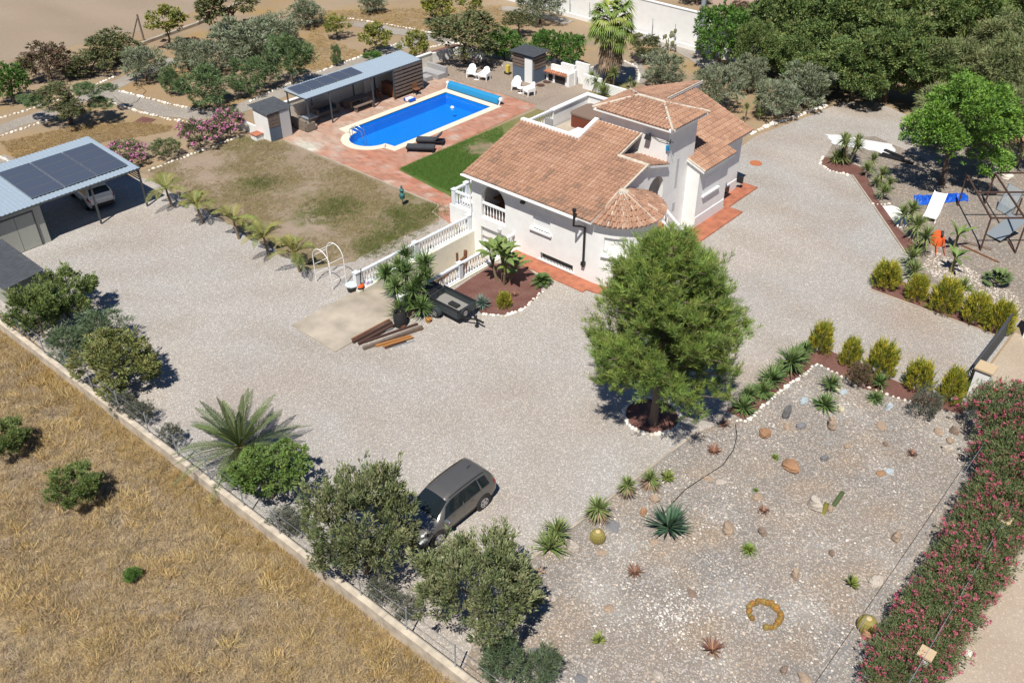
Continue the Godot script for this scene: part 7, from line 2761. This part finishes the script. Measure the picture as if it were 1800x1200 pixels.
		part(t, "fronds", mb.mesh(), M.leaf)
	# fan palm behind the roof terrace
	var pb := P(1072, 152)
	t = thing("fan_palm", "tall fan palm with a hanging skirt of dead leaves behind the roof terrace", "palm tree", pb)
	rng.seed = 92
	mb = MB.new()
	mb.col = Color(0.18, 0.13, 0.09)
	mb.tube([Vector3.ZERO, Vector3(0, 2.5, 0), Vector3(-0.1, 5.2, 0)], [0.45, 0.38, 0.30], 12)
	part(t, "trunk", mb.mesh(), M.bark)
	mb = MB.new()
	for k in 44:
		var a := k * 2.39996
		var el := lerpf(1.2, -0.75, k / 43.0)
		var d := Vector3(cos(a) * cos(el), sin(el), sin(a) * cos(el))
		var p := Vector3(-0.1, 5.3, 0)
		var e := p + d * rng.randf_range(1.0, 1.5)
		mb.col = Color(0.26, 0.26, 0.07)
		mb.tube([p, e], [0.03, 0.02], 4, false)
		fan_leaf(mb, e, (d + Vector3(0, -0.25, 0)).normalized(), rng.randf_range(0.95, 1.25), jit([Color(0.18, 0.26, 0.05), Color(0.26, 0.31, 0.07), Color(0.13, 0.20, 0.04)][k % 3], 0.15), 0.45)
	part(t, "fan_leaves", mb.mesh(), M.leaf)
	mb = MB.new()
	for k in 60:
		var a := k * 2.39996
		var y := lerpf(5.2, 2.6, k / 59.0)
		var d := Vector3(cos(a), -1.5, sin(a)).normalized()
		fan_leaf(mb, Vector3(-0.05, y, 0) + Vector3(cos(a), 0, sin(a)) * 0.45, d, rng.randf_range(0.8, 1.2), jit([Color(0.28, 0.20, 0.13), Color(0.20, 0.14, 0.09)][k % 2], 0.2), 0.5)
	part(t, "dead_skirt", mb.mesh(), M.leaf)
	# bananas on the stony ground
	for q in [[1672, 478, 1.2, "leafy banana plant beside the orange wheelbarrow"], [1676, 440, 1.35, "taller banana plant behind the orange wheelbarrow"]]:
		t = thing("banana_plant", q[3], "banana plant", P(q[0], q[1]))
		rng.seed = int(q[1])
		mb = MB.new()
		for k in 9:
			var a := k * 2.39996
			var el := rng.randf_range(0.4, 1.2)
			var d := Vector3(cos(a) * cos(el), sin(el), sin(a) * cos(el))
			broad_leaf(mb, Vector3(0, 0.7 * q[2], 0), d, rng.randf_range(0.8, 1.1) * q[2], 0.26, jit(Color(0.13, 0.20, 0.05), 0.2))
		part(t, "leaves", mb.mesh(), M.leaf)
		mb = MB.new()
		mb.col = Color(0.22, 0.20, 0.09)
		mb.tube([Vector3.ZERO, Vector3(0.02, 0.8 * q[2], 0)], [0.11, 0.07], 8)
		part(t, "trunk", mb.mesh(), M.bark)
	t = thing("dwarf_fan_palm", "low green fan palm on the pale stones near the gate", "palm tree", P(1752, 500))
	rng.seed = 97
	mb = MB.new()
	for k in 16:
		var a := k * 2.39996
		var el := rng.randf_range(0.2, 1.2)
		var d := Vector3(cos(a) * cos(el), sin(el), sin(a) * cos(el))
		var e := Vector3(0, 0.15, 0) + d * 0.5
		mb.col = Color(0.14, 0.17, 0.05)
		mb.tube([Vector3(0, 0.1, 0), e], [0.02, 0.015], 4, false)
		fan_leaf(mb, e, d, 0.5, jit(Color(0.12, 0.18, 0.06), 0.2), 0.15)
	part(t, "fan_leaves", mb.mesh(), M.leaf)
	t = thing("prickly_pear", "grey pad cactus by the path before the tall white wall", "cactus", P(1178, 88))
	rng.seed = 98
	for k in 16:
		mb = MB.new()
		mb.col = jit(Color(0.20, 0.21, 0.12), 0.2)
		var c := Vector3(rng.randf_range(-0.7, 0.7), 0.25 + 0.28 * (k / 3), rng.randf_range(-0.4, 0.4))
		mb.lathe([Vector2(0, -0.24), Vector2(0.10, -0.18), Vector2(0.19, 0.02), Vector2(0.13, 0.2), Vector2(0, 0.24)], 8)
		var o := part(t, "pad", mb.mesh(), M.leaf, c)
		o.scale = Vector3(1, 1, 0.3)
		o.rotation = Vector3(0, rng.randf() * PI, rng.randf_range(-0.5, 0.5))
	# pot plants on the balustrade
	for q in [[628, 484, 0.9], [757, 440, 1.1], [805, 408, 1.0]]:
		yucca(q[0], q[1], 0.55, 0.1, "small trailing plant against the ramp balustrade", "plants at the ramp balustrade", "grassy")
	# stone edgings
	stone_line("white stones along the upper edge of the left garden path", [[-20, 214], [60, 190], [150, 158], [212, 130]], 0.24, 0.32)
	stone_line("white stones along the lower edge of the left garden path", [[-20, 246], [60, 220], [130, 195], [180, 175]], 0.24, 0.32)
	stone_line("white stones along the upper edge of the curving path", [[200, 158], [240, 168], [300, 184], [350, 194], [385, 190]], 0.24, 0.30)
	stone_line("white stones along the lower edge of the curving path", [[195, 180], [240, 196], [300, 211], [340, 216], [395, 210]], 0.24, 0.30)
	stone_line("white stones along the foot of the oleander row", [[262, 300], [330, 274], [400, 248], [430, 236]], 0.22, 0.30)
	stone_line("pale stones along the path behind the pergola", [[440, 178], [520, 142], [600, 112], [700, 76]], 0.24, 0.34)
	stone_line("pale stones along the path through the dry garden", [[606, 32], [660, 40], [740, 54], [790, 66]], 0.24, 0.32)
	stone_line("white stones at the corner of the left gravel path", [[-10, 274], [20, 286], [40, 298]], 0.24, 0.3)
	stone_line("white stones along the bed beside the villa wing", [[1322, 236], [1345, 224], [1380, 212], [1420, 198], [1455, 186]], 0.42, 0.42)
	stone_line("white stones along the rock garden bed edge", [[1285, 738], [1312, 742], [1356, 702], [1437, 640]], 0.17, 0.20)
	stone_line("white stones along the bed below the golden conifers", [[1437, 640], [1480, 662], [1550, 690], [1620, 712]], 0.16, 0.24)
	stone_line("white stones around the red bed by the house", [[952, 514], [925, 541], [890, 556], [842, 553]], 0.19, 0.20)
	stone_line("white stones around the tip of the red bed beside the drive", [[1446, 276], [1442, 288], [1458, 300], [1496, 309]], 0.2, 0.22)
	stone_line("white stones along the round bed near the fan palm", [[1098, 108], [1118, 118], [1124, 132], [1122, 146]], 0.24, 0.28)
	stone_line("white stones on the curved wall", [[756, 84], [790, 76], [835, 80]], 0.3, 0.3)
	stone_line("white stones beyond the gravel terrace", [[855, 106], [870, 113], [890, 117]], 0.3, 0.3)
	stone_line("white stones between bed and white gravel patch", [[1536, 360], [1556, 360], [1570, 358]], 0.18, 0.2)
	stone_line("pale boulders behind the steel frame", [[1748, 306], [1770, 314], [1800, 322]], 0.75, 0.62)
	stone_line("white stones below the oleander hedge on the lane", [[1702, 1150], [1716, 1130], [1720, 1112]], 0.3, 0.5)

func fitc(px: float, py: float, wpx: float, top: float) -> Array:
	var at := P(px, py)
	var k := (at + Vector3(0, 0.5 - CAM_H, 0)).dot(cam_fwd)
	var h := 0.2
	for it in 60:
		if pix(at + Vector3(0, h, 0)).y < top + 3:
			break
		h += 0.04
	return [at, wpx * k / FOCAL, h]

func broad_leaf(mb: MB, at: Vector3, d: Vector3, l: float, w: float, col: Color) -> void:
	var side := d.cross(Vector3.UP).normalized()
	mb.col = col
	var prev := []
	for i in 6:
		var f := i / 5.0
		var c := at + d * l * f + Vector3(0, -0.35 * l * f * f, 0)
		var hw := w * sin(PI * clampf(f * 0.92 + 0.06, 0, 1)) * 0.5
		var cur := [c - side * hw + Vector3(0, 0.04, 0), c, c + side * hw + Vector3(0, 0.04, 0)]
		if i > 0:
			mb.quad(prev[0], prev[1], cur[1], cur[0])
			mb.quad(prev[1], prev[2], cur[2], cur[1])
		prev = cur

func cycad(px: float, py: float, s: float, label: String, tall: bool) -> void:
	var t := thing("cycad" if not tall else "broad_palm", label, "cycad" if not tall else "palm tree", P(px, py))
	rng.seed = int(px)
	var mb := MB.new()
	if tall:
		for st in [Vector3(0, 0, 0), Vector3(0.45, 0, -0.35), Vector3(-0.4, 0, 0.35), Vector3(0.5, 0, 0.4)]:
			var h := rng.randf_range(0.7, 1.9)
			for k in 13:
				var a = k * 2.39996 + st.x * 5.0
				var el := rng.randf_range(0.5, 1.35)
				var d := Vector3(cos(a) * cos(el), sin(el), sin(a) * cos(el))
				mb.col = Color(0.14, 0.17, 0.05)
				mb.tube([st + Vector3(0, h * 0.5, 0), st + Vector3(0, h, 0) + d * 0.25], [0.03, 0.02], 4, false)
				broad_leaf(mb, st + Vector3(0, h, 0) + d * 0.25, d, rng.randf_range(0.8, 1.2), 0.34, jit([Color(0.13, 0.19, 0.05), Color(0.17, 0.23, 0.06)][k % 2], 0.2))
		part(t, "leaves", mb.mesh(), M.leaf)
		mb = MB.new()
		mb.col = Color(0.20, 0.16, 0.10)
		for st in [Vector3(0, 0, 0), Vector3(0.45, 0, -0.35), Vector3(-0.4, 0, 0.35), Vector3(0.5, 0, 0.4)]:
			mb.tube([st * 0.6, st + Vector3(0, 0.9, 0)], [0.09, 0.06], 7)
		part(t, "trunk", mb.mesh(), M.bark)
	else:
		for k in 34:
			var a := k * 2.39996
			var el := lerpf(1.3, 0.1, k / 33.0)
			var d := Vector3(cos(a) * cos(el), sin(el), sin(a) * cos(el))
			frond(mb, Vector3(0, 0.2, 0), d, s * rng.randf_range(0.85, 1.1), 0.35, 0.20, 20, jit(Color(0.075, 0.125, 0.035), 0.2), 0.03)
		part(t, "fronds", mb.mesh(), M.leaf)
		mb = MB.new()
		mb.col = Color(0.16, 0.11, 0.07)
		mb.lathe([Vector2(0.16, 0), Vector2(0.18, 0.14), Vector2(0.08, 0.28), Vector2(0, 0.3)], 9)
		part(t, "trunk", mb.mesh(), M.bark)

# ---------------------------------------------------------------- rock garden
func build_rock_garden() -> void:
	var rock_kinds := {"orange": Color(0.38, 0.215, 0.12), "tan": Color(0.40, 0.30, 0.22), "grey": Color(0.22, 0.22, 0.23), "pale": Color(0.52, 0.46, 0.40), "brown": Color(0.26, 0.19, 0.15), "blue": Color(0.44, 0.50, 0.54), "cream": Color(0.60, 0.56, 0.40)}
	for k in rock_kinds:
		var m := mat("rock_" + k, rock_kinds[k].linear_to_srgb(), 0.9)
		triplanar(m, M.stone.albedo_texture, 0.7)
	rng.seed = 611
	var rocks := [
		[1345, 764, 0.75, 0.35, "orange", "orange boulder lying beside the dark hose"], [1381, 735, 0.40, 0.95, "grey", "tall grey green standing stone in the rock garden"], [1384, 752, 0.45, 0.2, "tan", "small tan stone at the foot of the standing stone"],
		[1408, 750, 0.55, 0.25, "grey", "dark grey flat stone beside the standing stone"], [1461, 752, 0.55, 0.7, "tan", "tan and orange upright boulder in the upper rock garden"], [1550, 748, 0.75, 0.12, "tan", "flat yellowish slab with dry grass in the rock garden"],
		[1390, 822, 0.95, 0.4, "orange", "largest orange boulder in the rock garden"], [1449, 808, 0.42, 0.3, "grey", "round grey stone right of the largest orange boulder"], [1490, 784, 0.42, 0.15, "tan", "tan flat stone below the upright boulder"],
		[1557, 782, 0.32, 0.2, "brown", "small brown stone in the upper rock garden"], [1650, 760, 0.6, 0.2, "tan", "flat tan stone near the oleander hedge"], [1677, 760, 0.45, 0.35, "brown", "rounded brown green stone beside the flat tan one"],
		[1670, 776, 0.45, 0.2, "tan", "orange tan stone in the cluster near the hedge"], [1665, 790, 0.55, 0.3, "pale", "pale rock in the cluster near the hedge"], [1731, 790, 0.8, 0.5, "brown", "large brown boulder against the oleander hedge"],
		[1549, 832, 0.5, 0.12, "orange", "flat rusty orange stone in the middle of the rock garden"], [1563, 829, 0.45, 0.15, "blue", "blue grey stone beside the flat rusty one"], [1432, 892, 0.7, 0.55, "pale", "pale pink boulder beside the small column cactus"],
		[1458, 895, 0.4, 0.25, "tan", "tan stone between the column cacti"], [1280, 932, 0.75, 0.35, "tan", "rounded tan boulder below the large agave level"], [1340, 938, 0.4, 0.35, "brown", "brown stone right of the rounded tan boulder"],
		[1575, 948, 0.45, 0.5, "tan", "upright tan stone near the lower hedge"], [1462, 974, 0.35, 0.25, "brown", "small brown stone in the lower rock garden"], [1397, 1014, 0.42, 0.45, "tan", "small upright tan stone in the lower rock garden"],
		[1540, 1024, 0.65, 0.25, "pale", "pale flat stone beside the green aloe"], [1150, 880, 0.45, 0.3, "tan", "tan stone behind the large agave"], [1131, 902, 0.38, 0.25, "orange", "small orange stone left of the large agave"],
		[1150, 952, 0.4, 0.12, "tan", "small flat stone right below the large agave"], [1058, 972, 0.45, 0.1, "tan", "flat pinkish stone below the barrel cactus"], [1007, 966, 0.45, 0.4, "pale", "grey white rock between the yuccas and the barrel cactus"],
		[1078, 925, 0.75, 0.08, "grey", "long dark slate lying near the barrel cactus"], [950, 1004, 0.45, 0.12, "tan", "flat tan stone at the edge of the silver green tree"], [973, 1054, 0.32, 0.2, "pale", "pale stone under the edge of the silver green tree"],
		[1070, 1070, 0.5, 0.14, "tan", "tan round stone in the lower rock garden left part"], [1217, 1044, 0.5, 0.12, "brown", "brown flat stone left of the cactus ring"], [926, 1162, 0.45, 0.15, "tan", "orange tan stone in the bottom corner stones"],
		[944, 1148, 0.6, 0.12, "grey", "grey flat stone in the bottom corner stones"], [1155, 1190, 0.55, 0.35, "pale", "pale white rock at the bottom of the rock garden"], [1020, 1196, 0.6, 0.1, "grey", "dark slate at the bottom of the rock garden"],
		[1378, 1180, 0.35, 0.3, "brown", "reddish stone at the bottom of the rock garden"], [1415, 1195, 0.6, 0.2, "tan", "tan flat stone at the bottom near the hedge"], [1522, 1118, 0.45, 0.35, "orange", "orange stone under the barrel cactus near the hedge"],
		[1413, 708, 0.5, 0.3, "blue", "blue white stone at the upper bed edge"], [1478, 720, 0.5, 0.25, "cream", "cream stone beside the low wide yucca"], [1563, 718, 0.42, 0.3, "blue", "blue white stone below the golden conifers"], [1482, 690, 0.5, 0.2, "blue", "pale blue stone beside the smaller yucca"], [1473, 686, 0.4, 0.25, "cream", "cream stone behind the low wide yucca"],
		[1245, 842, 0.45, 0.12, "tan", "flat tan stone beside the hose"], [1267, 848, 0.5, 0.12, "pale", "flat pale stone beside the hose"], [1332, 874, 0.55, 0.12, "tan", "flat tan stone behind the small green cactus"]]
	var n := 0
	for r in rocks:
		var o := solo("rock", get_stone(n), M["rock_" + r[4]], P(r[0], r[1], 0.02), r[5], "rock")
		o.scale = Vector3(r[2] * 0.98, r[3] * 1.2, r[2] * 0.72)
		o.rotation = Vector3(rng.randf_range(-0.12, 0.12), rng.randf() * TAU, rng.randf_range(-0.12, 0.12))
		o.position.y = r[3] * 0.38
		n += 1
	yucca(1175, 930, 1.12, 0.1, "large dark green agave in the rock garden beside the hose", "", "agave")
	yucca(1172, 842, 0.85, 0.05, "yellow green aloe beside the skirted yuccas", "", "aloe")
	yucca(1255, 795, 0.75, 0.02, "grey brown dried spiky plant above the hose", "", "dead")
	yucca(1272, 748, 0.7, 0.02, "reddish dried plant at the corner of the bed", "", "dead")
	yucca(1315, 972, 0.9, 0.05, "bright green arching grassy plant in the middle rock garden", "", "grassy")
	yucca(1496, 1028, 0.75, 0.05, "small green aloe beside the pale flat stone", "", "aloe")
	yucca(1053, 1128, 0.8, 0.05, "small green broad leaved plant in the lower rock garden", "", "aloe")
	yucca(1253, 1145, 1.0, 0.05, "dead brown agave with spread dry leaves", "", "dead")
	yucca(1116, 1008, 0.75, 0.03, "reddish spiky plant below the large agave", "", "dead")
	yucca(1342, 900, 0.7, 0.03, "dark red spiky plant above the rounded tan boulder", "", "dead")
	yucca(1603, 800, 0.6, 0.03, "reddish dried plant near the hedge boulders", "", "dead")
	yucca(1362, 806, 0.45, 0.02, "tiny green tuft above the largest orange boulder", "", "grassy")
	yucca(1328, 864, 0.4, 0.02, "tiny yellow green plant behind a flat tan stone", "", "grassy")
	# barrel cacti
	for q in [[1050, 950, 0.30, "golden round barrel cactus beside the yuccas"], [1522, 1106, 0.34, "golden round barrel cactus beside the oleander hedge"]]:
		var t := thing("barrel_cactus", q[3], "cactus", P(q[0], q[1]))
		var mb := MB.new()
		mb.col = Color(0.25, 0.21, 0.06)
		var ribs := 20
		var prof := [[0.6, 0.0], [0.92, 0.25], [1.0, 0.7], [0.95, 1.15], [0.75, 1.5], [0.42, 1.68], [0.2, 1.66], [0.0, 1.6]]
		for j in prof.size() - 1:
			for i in ribs * 2:
				var pts := []
				for e in [[i, j], [i + 1, j], [i + 1, j + 1], [i, j + 1]]:
					var a: float = TAU * e[0] / (ribs * 2)
					var rr: float = prof[e[1]][0] * q[2] * (1.0 if int(e[0]) % 2 == 0 else 0.88)
					pts.append(Vector3(cos(a) * rr, prof[e[1]][1] * q[2], sin(a) * rr))
				mb.quad(pts[0], pts[3], pts[2], pts[1])
		part(t, "body", mb.mesh(), M.leaf)
		mb = MB.new()
		mb.col = Color(0.55, 0.42, 0.22)
		mb.lathe([Vector2(0.11, 0.0), Vector2(0.09, 0.03), Vector2(0, 0.045)], 10)
		part(t, "crown_wool", mb.mesh(), M.leaf, Vector3(0, q[2] * 1.62, 0))
	# column cacti
	var t := thing("column_cactus", "two stemmed column cactus beside the pale pink boulder", "cactus", P(1448, 902))
	for s in [[Vector3(0, 0, 0), Vector3(0.02, 0.55, 0), Color(0.28, 0.26, 0.06)], [Vector3(0.12, 0, -0.65), Vector3(0.28, 0.75, -0.75), Color(0.11, 0.16, 0.07)]]:
		var mb := MB.new()
		mb.col = s[2]
		mb.tube([s[0], s[0].lerp(s[1], 0.5), s[1], s[1] + Vector3(0.01, 0.06, 0)], [0.09, 0.10, 0.09, 0.03], 9)
		part(t, "stem", mb.mesh(), M.leaf)
	# ring of brown cushion cacti
	t = thing("cactus_ring", "ring of rusty brown cushion cacti with a bare middle", "cactus", P(1345, 1082))
	rng.seed = 640
	for i in 30:
		var a := TAU * i / 30.0
		if a > 1.2 and a < 1.9:
			continue
		var mb := MB.new()
		mb.col = jit([Color(0.30, 0.155, 0.03), Color(0.24, 0.12, 0.03), Color(0.22, 0.16, 0.04)][i % 3], 0.2)
		var r := rng.randf_range(0.09, 0.14)
		mb.lathe([Vector2(r * 0.8, 0.0), Vector2(r, r * 0.7), Vector2(r * 0.7, r * 1.5), Vector2(0, r * 1.8)], 8)
		part(t, "cushion", mb.mesh(), M.leaf, Vector3(cos(a) * 0.55 * rng.randf_range(0.9, 1.1), 0.0, sin(a) * 0.55 * rng.randf_range(0.9, 1.1)))

# ---------------------------------------------------------------- scattered small matter
func scatter(called: String, mesh: Mesh, m: Material, n: int, area: PackedVector2Array, s0: float, s1: float, cols: Array, sd: int, label: String, category: String, flat := 1.0, keep = null) -> void:
	rng.seed = sd
	var lo := area[0]
	var hi := area[0]
	for q in area:
		lo = lo.min(q)
		hi = hi.max(q)
	var xs: Array[Transform3D] = []
	var cs: Array[Color] = []
	var tries := 0
	while xs.size() < n and tries < n * 6:
		tries += 1
		var p := Vector2(rng.randf_range(lo.x, hi.x), rng.randf_range(lo.y, hi.y))
		if not Geometry2D.is_point_in_polygon(p, area):
			continue
		if keep != null and not keep.call(p):
			continue
		var s := rng.randf_range(s0, s1)
		var b := Basis(Vector3.UP, rng.randf() * TAU).scaled(Vector3(s * rng.randf_range(0.8, 1.25), s * flat, s))
		xs.append(Transform3D(b, Vector3(p.x, 0.02, p.y)))
		cs.append(jit(cols[rng.randi() % cols.size()], 0.15))
	var mm := MultiMesh.new()
	mm.transform_format = MultiMesh.TRANSFORM_3D
	mm.use_colors = true
	mm.mesh = mesh
	mm.instance_count = xs.size()
	for i in xs.size():
		mm.set_instance_transform(i, xs[i])
		mm.set_instance_color(i, cs[i])
	var o := MultiMeshInstance3D.new()
	o.name = numbered(called)
	o.multimesh = mm
	o.material_override = m
	add_child(o)
	tag(o, label, category)
	o.set_meta("kind", "stuff")

func pebble() -> ArrayMesh:
	var mb := MB.new()
	var top := Vector3(0.05, 0.42, 0)
	var ring := []
	for i in 5:
		var a := TAU * i / 5.0
		ring.append(Vector3(cos(a) * 0.5, 0.12, sin(a) * (0.42 + 0.1 * (i % 2))))
	for i in 5:
		var p: Vector3 = ring[i]
		var q: Vector3 = ring[(i + 1) % 5]
		mb.tri(top, q, p)
		mb.quad(p, q, q * Vector3(0.9, -0.3, 0.9), p * Vector3(0.9, -0.3, 0.9))
	return mb.mesh()

func tuft(sd: int, n: int, l: float, w: float, lean: float) -> ArrayMesh:
	rng.seed = sd
	var mb := MB.new()
	for i in n:
		var a := rng.randf() * TAU
		var el := lerpf(1.5, 0.15, rng.randf() * lean)
		var d := Vector3(cos(a) * cos(el), sin(el), sin(a) * cos(el))
		var g := rng.randf_range(0.7, 1.25)
		mb.col = Color(g, g, g)
		var s := d.cross(rdir()).normalized()
		mb.leaf(Vector3(rng.randf_range(-0.12, 0.12), 0, rng.randf_range(-0.12, 0.12)), d, s, l * rng.randf_range(0.5, 1.2), w)
	return mb.mesh()

func build_scatter() -> void:
	var peb := pebble()
	var rock_area := poly([[1300, 745], [1437, 648], [1520, 692], [1690, 728], [1742, 800], [1662, 960], [1555, 1130], [1470, 1290], [800, 1290], [880, 1050], [945, 982], [1090, 872], [1228, 764]])
	var grey := [Color(0.36, 0.32, 0.285), Color(0.30, 0.28, 0.265), Color(0.43, 0.39, 0.35), Color(0.35, 0.275, 0.215), Color(0.25, 0.23, 0.215), Color(0.52, 0.48, 0.44)]
	scatter("rock_garden_gravel", peb, M.plain, 42000, rock_area, 0.027, 0.062, grey, 701, "mixed grey and tan gravel covering the rock garden", "gravel", 0.8)
	scatter("rock_garden_gravel", peb, M.plain, 1500, rock_area, 0.06, 0.11, [Color(0.62, 0.58, 0.53), Color(0.52, 0.45, 0.38), Color(0.36, 0.34, 0.32)], 702, "larger pale stones strewn over the rock garden", "gravel", 0.7, func(p): return fbm(p, 0.22, 140.0) > -0.05)
	var wc := P2(1182, 1082)
	var white_patch := PackedVector2Array([wc + Vector2(-2, -2), wc + Vector2(2, -2), wc + Vector2(2, 2), wc + Vector2(-2, 2)])
	scatter("white_stones", peb, M.plain, 330, white_patch, 0.04, 0.09, [Color(0.70, 0.67, 0.63), Color(0.60, 0.57, 0.52)], 703, "patch of white stones in the lower rock garden", "gravel", 0.8, func(p): return wc.distance_to(p) < absf(rng.randfn(0.0, 0.75)))
	var yard := wpoly([[-50, -13], [-15, -13.0], [-16, -24], [-6.2, -38], [-6.2, -43], [-21.5, -46], [-21.5, -33.5], [-29, -26], [-29, -20.6], [-34.2, -20.6], [-34.2, -25], [-37, -25], [-50, -22]])
	scatter("yard_gravel", peb, M.plain, 60000, yard, 0.022, 0.048, [Color(0.48, 0.425, 0.375), Color(0.43, 0.385, 0.345), Color(0.56, 0.51, 0.46), Color(0.35, 0.305, 0.27), Color(0.46, 0.395, 0.335)], 704, "loose pale gravel over the yard", "gravel", 0.7)
	var stony := poly([[1620, 470], [1640, 440], [1700, 470], [1790, 520], [1800, 560], [1700, 535]])
	scatter("pale_stones", peb, M.plain, 1500, stony, 0.05, 0.12, [Color(0.60, 0.55, 0.49), Color(0.46, 0.41, 0.36)], 705, "pale stones on the ground near the gate", "gravel", 0.8)
	# dry grass
	var straw := [Color(0.54, 0.405, 0.215), Color(0.59, 0.455, 0.255), Color(0.48, 0.365, 0.21), Color(0.45, 0.355, 0.245), Color(0.58, 0.43, 0.205)]
	var field := wpoly([[-52, -11.1], [-9.5, -11.75], [-9.0, -6.0], [-20, -4.0], [-30, 1.0], [-52, 1.0]])
	var tf := tuft(720, 22, 0.32, 0.012, 1.0)
	var tf2 := tuft(721, 22, 0.26, 0.014, 1.15)
	scatter("dry_grass", tf, M.straw_blade, 15000, field, 0.6, 1.25, straw, 706, "tall dry yellow grass covering the field", "grass", 0.9, func(p): return fbm(p, 0.28, 77.0) < rng.randf_range(-0.15, 0.55))
	scatter("dry_grass", tf2, M.straw_blade, 22000, field, 0.5, 1.1, [Color(0.44, 0.345, 0.235), Color(0.50, 0.385, 0.245), Color(0.33, 0.265, 0.19)], 707, "low grey brown dry grass covering the field", "grass", 0.7)
	var tall := tuft(723, 34, 0.5, 0.014, 0.9)
	scatter("dry_grass", tall, M.straw_blade, 1500, field, 0.7, 1.35, [Color(0.66, 0.49, 0.22), Color(0.58, 0.42, 0.19), Color(0.40, 0.31, 0.20)], 717, "scattered taller straw tussocks in the dry field", "grass", 1.0, func(p): return fbm(p, 0.35, 210.0) > rng.randf_range(-0.1, 0.5))
	var edge := wpoly([[-52, -11.1], [-9.5, -11.75], [-9.4, -10.6], [-52, -9.9]])
	scatter("dry_grass", tf, M.straw_blade, 1500, edge, 0.7, 1.2, [Color(0.48, 0.335, 0.11), Color(0.44, 0.30, 0.11)], 708, "taller golden grass at the foot of the boundary wall", "grass", 1.0)
	# lawn blades
	var gl := poly([[703, 297], [820, 247], [880, 222], [890, 250], [830, 300], [818, 325], [800, 342]])
	var tg := tuft(722, 14, 0.12, 0.012, 0.8)
	scatter("lawn_grass", tg, M.straw_blade, 9000, gl, 0.7, 1.2, [Color(0.08, 0.20, 0.025), Color(0.11, 0.23, 0.035), Color(0.14, 0.22, 0.045)], 709, "short green grass of the strip beside the patio", "grass", 1.0, func(p): return P2(850, 262).distance_to(p) > rng.randf_range(0.8, 2.6) and P2(770, 295).distance_to(p) < rng.randf_range(3.0, 9.0))
	var dl := poly([[262, 300], [428, 240], [500, 252], [765, 363], [755, 375], [765, 385], [620, 452], [545, 468], [400, 388], [330, 348]])
	scatter("lawn_grass", tg, M.straw_blade, 15000, dl, 0.6, 1.2, [Color(0.38, 0.295, 0.17), Color(0.30, 0.255, 0.115), Color(0.42, 0.34, 0.22)], 710, "thin dry grass of the brown lawn", "grass", 0.8, func(p): return fbm(p, 0.20, 52.0) > rng.randf_range(-0.5, 0.35))
	for s in [[455, 323, 1.1], [577, 371, 1.5], [602, 362, 1.0], [680, 417, 1.2], [720, 397, 1.1], [652, 436, 1.0], [755, 372, 0.9], [700, 378, 1.0]]:
		var c := P2(s[0], s[1])
		var ring := PackedVector2Array()
		for i in 14:
			var a := TAU * i / 14.0
			ring.append(c + Vector2(cos(a), sin(a)) * s[2] * (1.5 + 0.5 * noise.get_noise_2d(cos(a) * 2.0 + s[0], sin(a) * 2.0)))
		scatter("green_grass_patch", tg, M.straw_blade, int(330 * s[2]), ring, 0.8, 1.3, [Color(0.12, 0.17, 0.04), Color(0.16, 0.19, 0.05), Color(0.21, 0.21, 0.07)], 711 + int(s[0]), "green patch surviving in the dry lawn", "grass", 1.0, func(p): return c.distance_to(p) < absf(rng.randfn(0.0, 0.8)) * s[2])
	# dry tussocks in the back garden
	var back := poly([[0, 250], [120, 225], [240, 215], [330, 225], [250, 240], [180, 250], [100, 275], [30, 285]])
	scatter("dry_grass", tf2, M.straw_blade, 4000, back, 0.4, 0.9, [Color(0.40, 0.28, 0.14), Color(0.43, 0.31, 0.14)], 712, "dry grass under the flat topped tree", "grass", 0.6)
	var back2 := poly([[560, 60], [640, 95], [560, 125], [520, 115], [560, 20], [880, 10], [900, 45], [740, 58], [640, 38]])
	scatter("dry_grass", tf2, M.straw_blade, 6000, back2, 0.4, 1.0, [Color(0.42, 0.30, 0.14), Color(0.46, 0.34, 0.16)], 713, "dry grass between the citrus trees", "grass", 0.6)
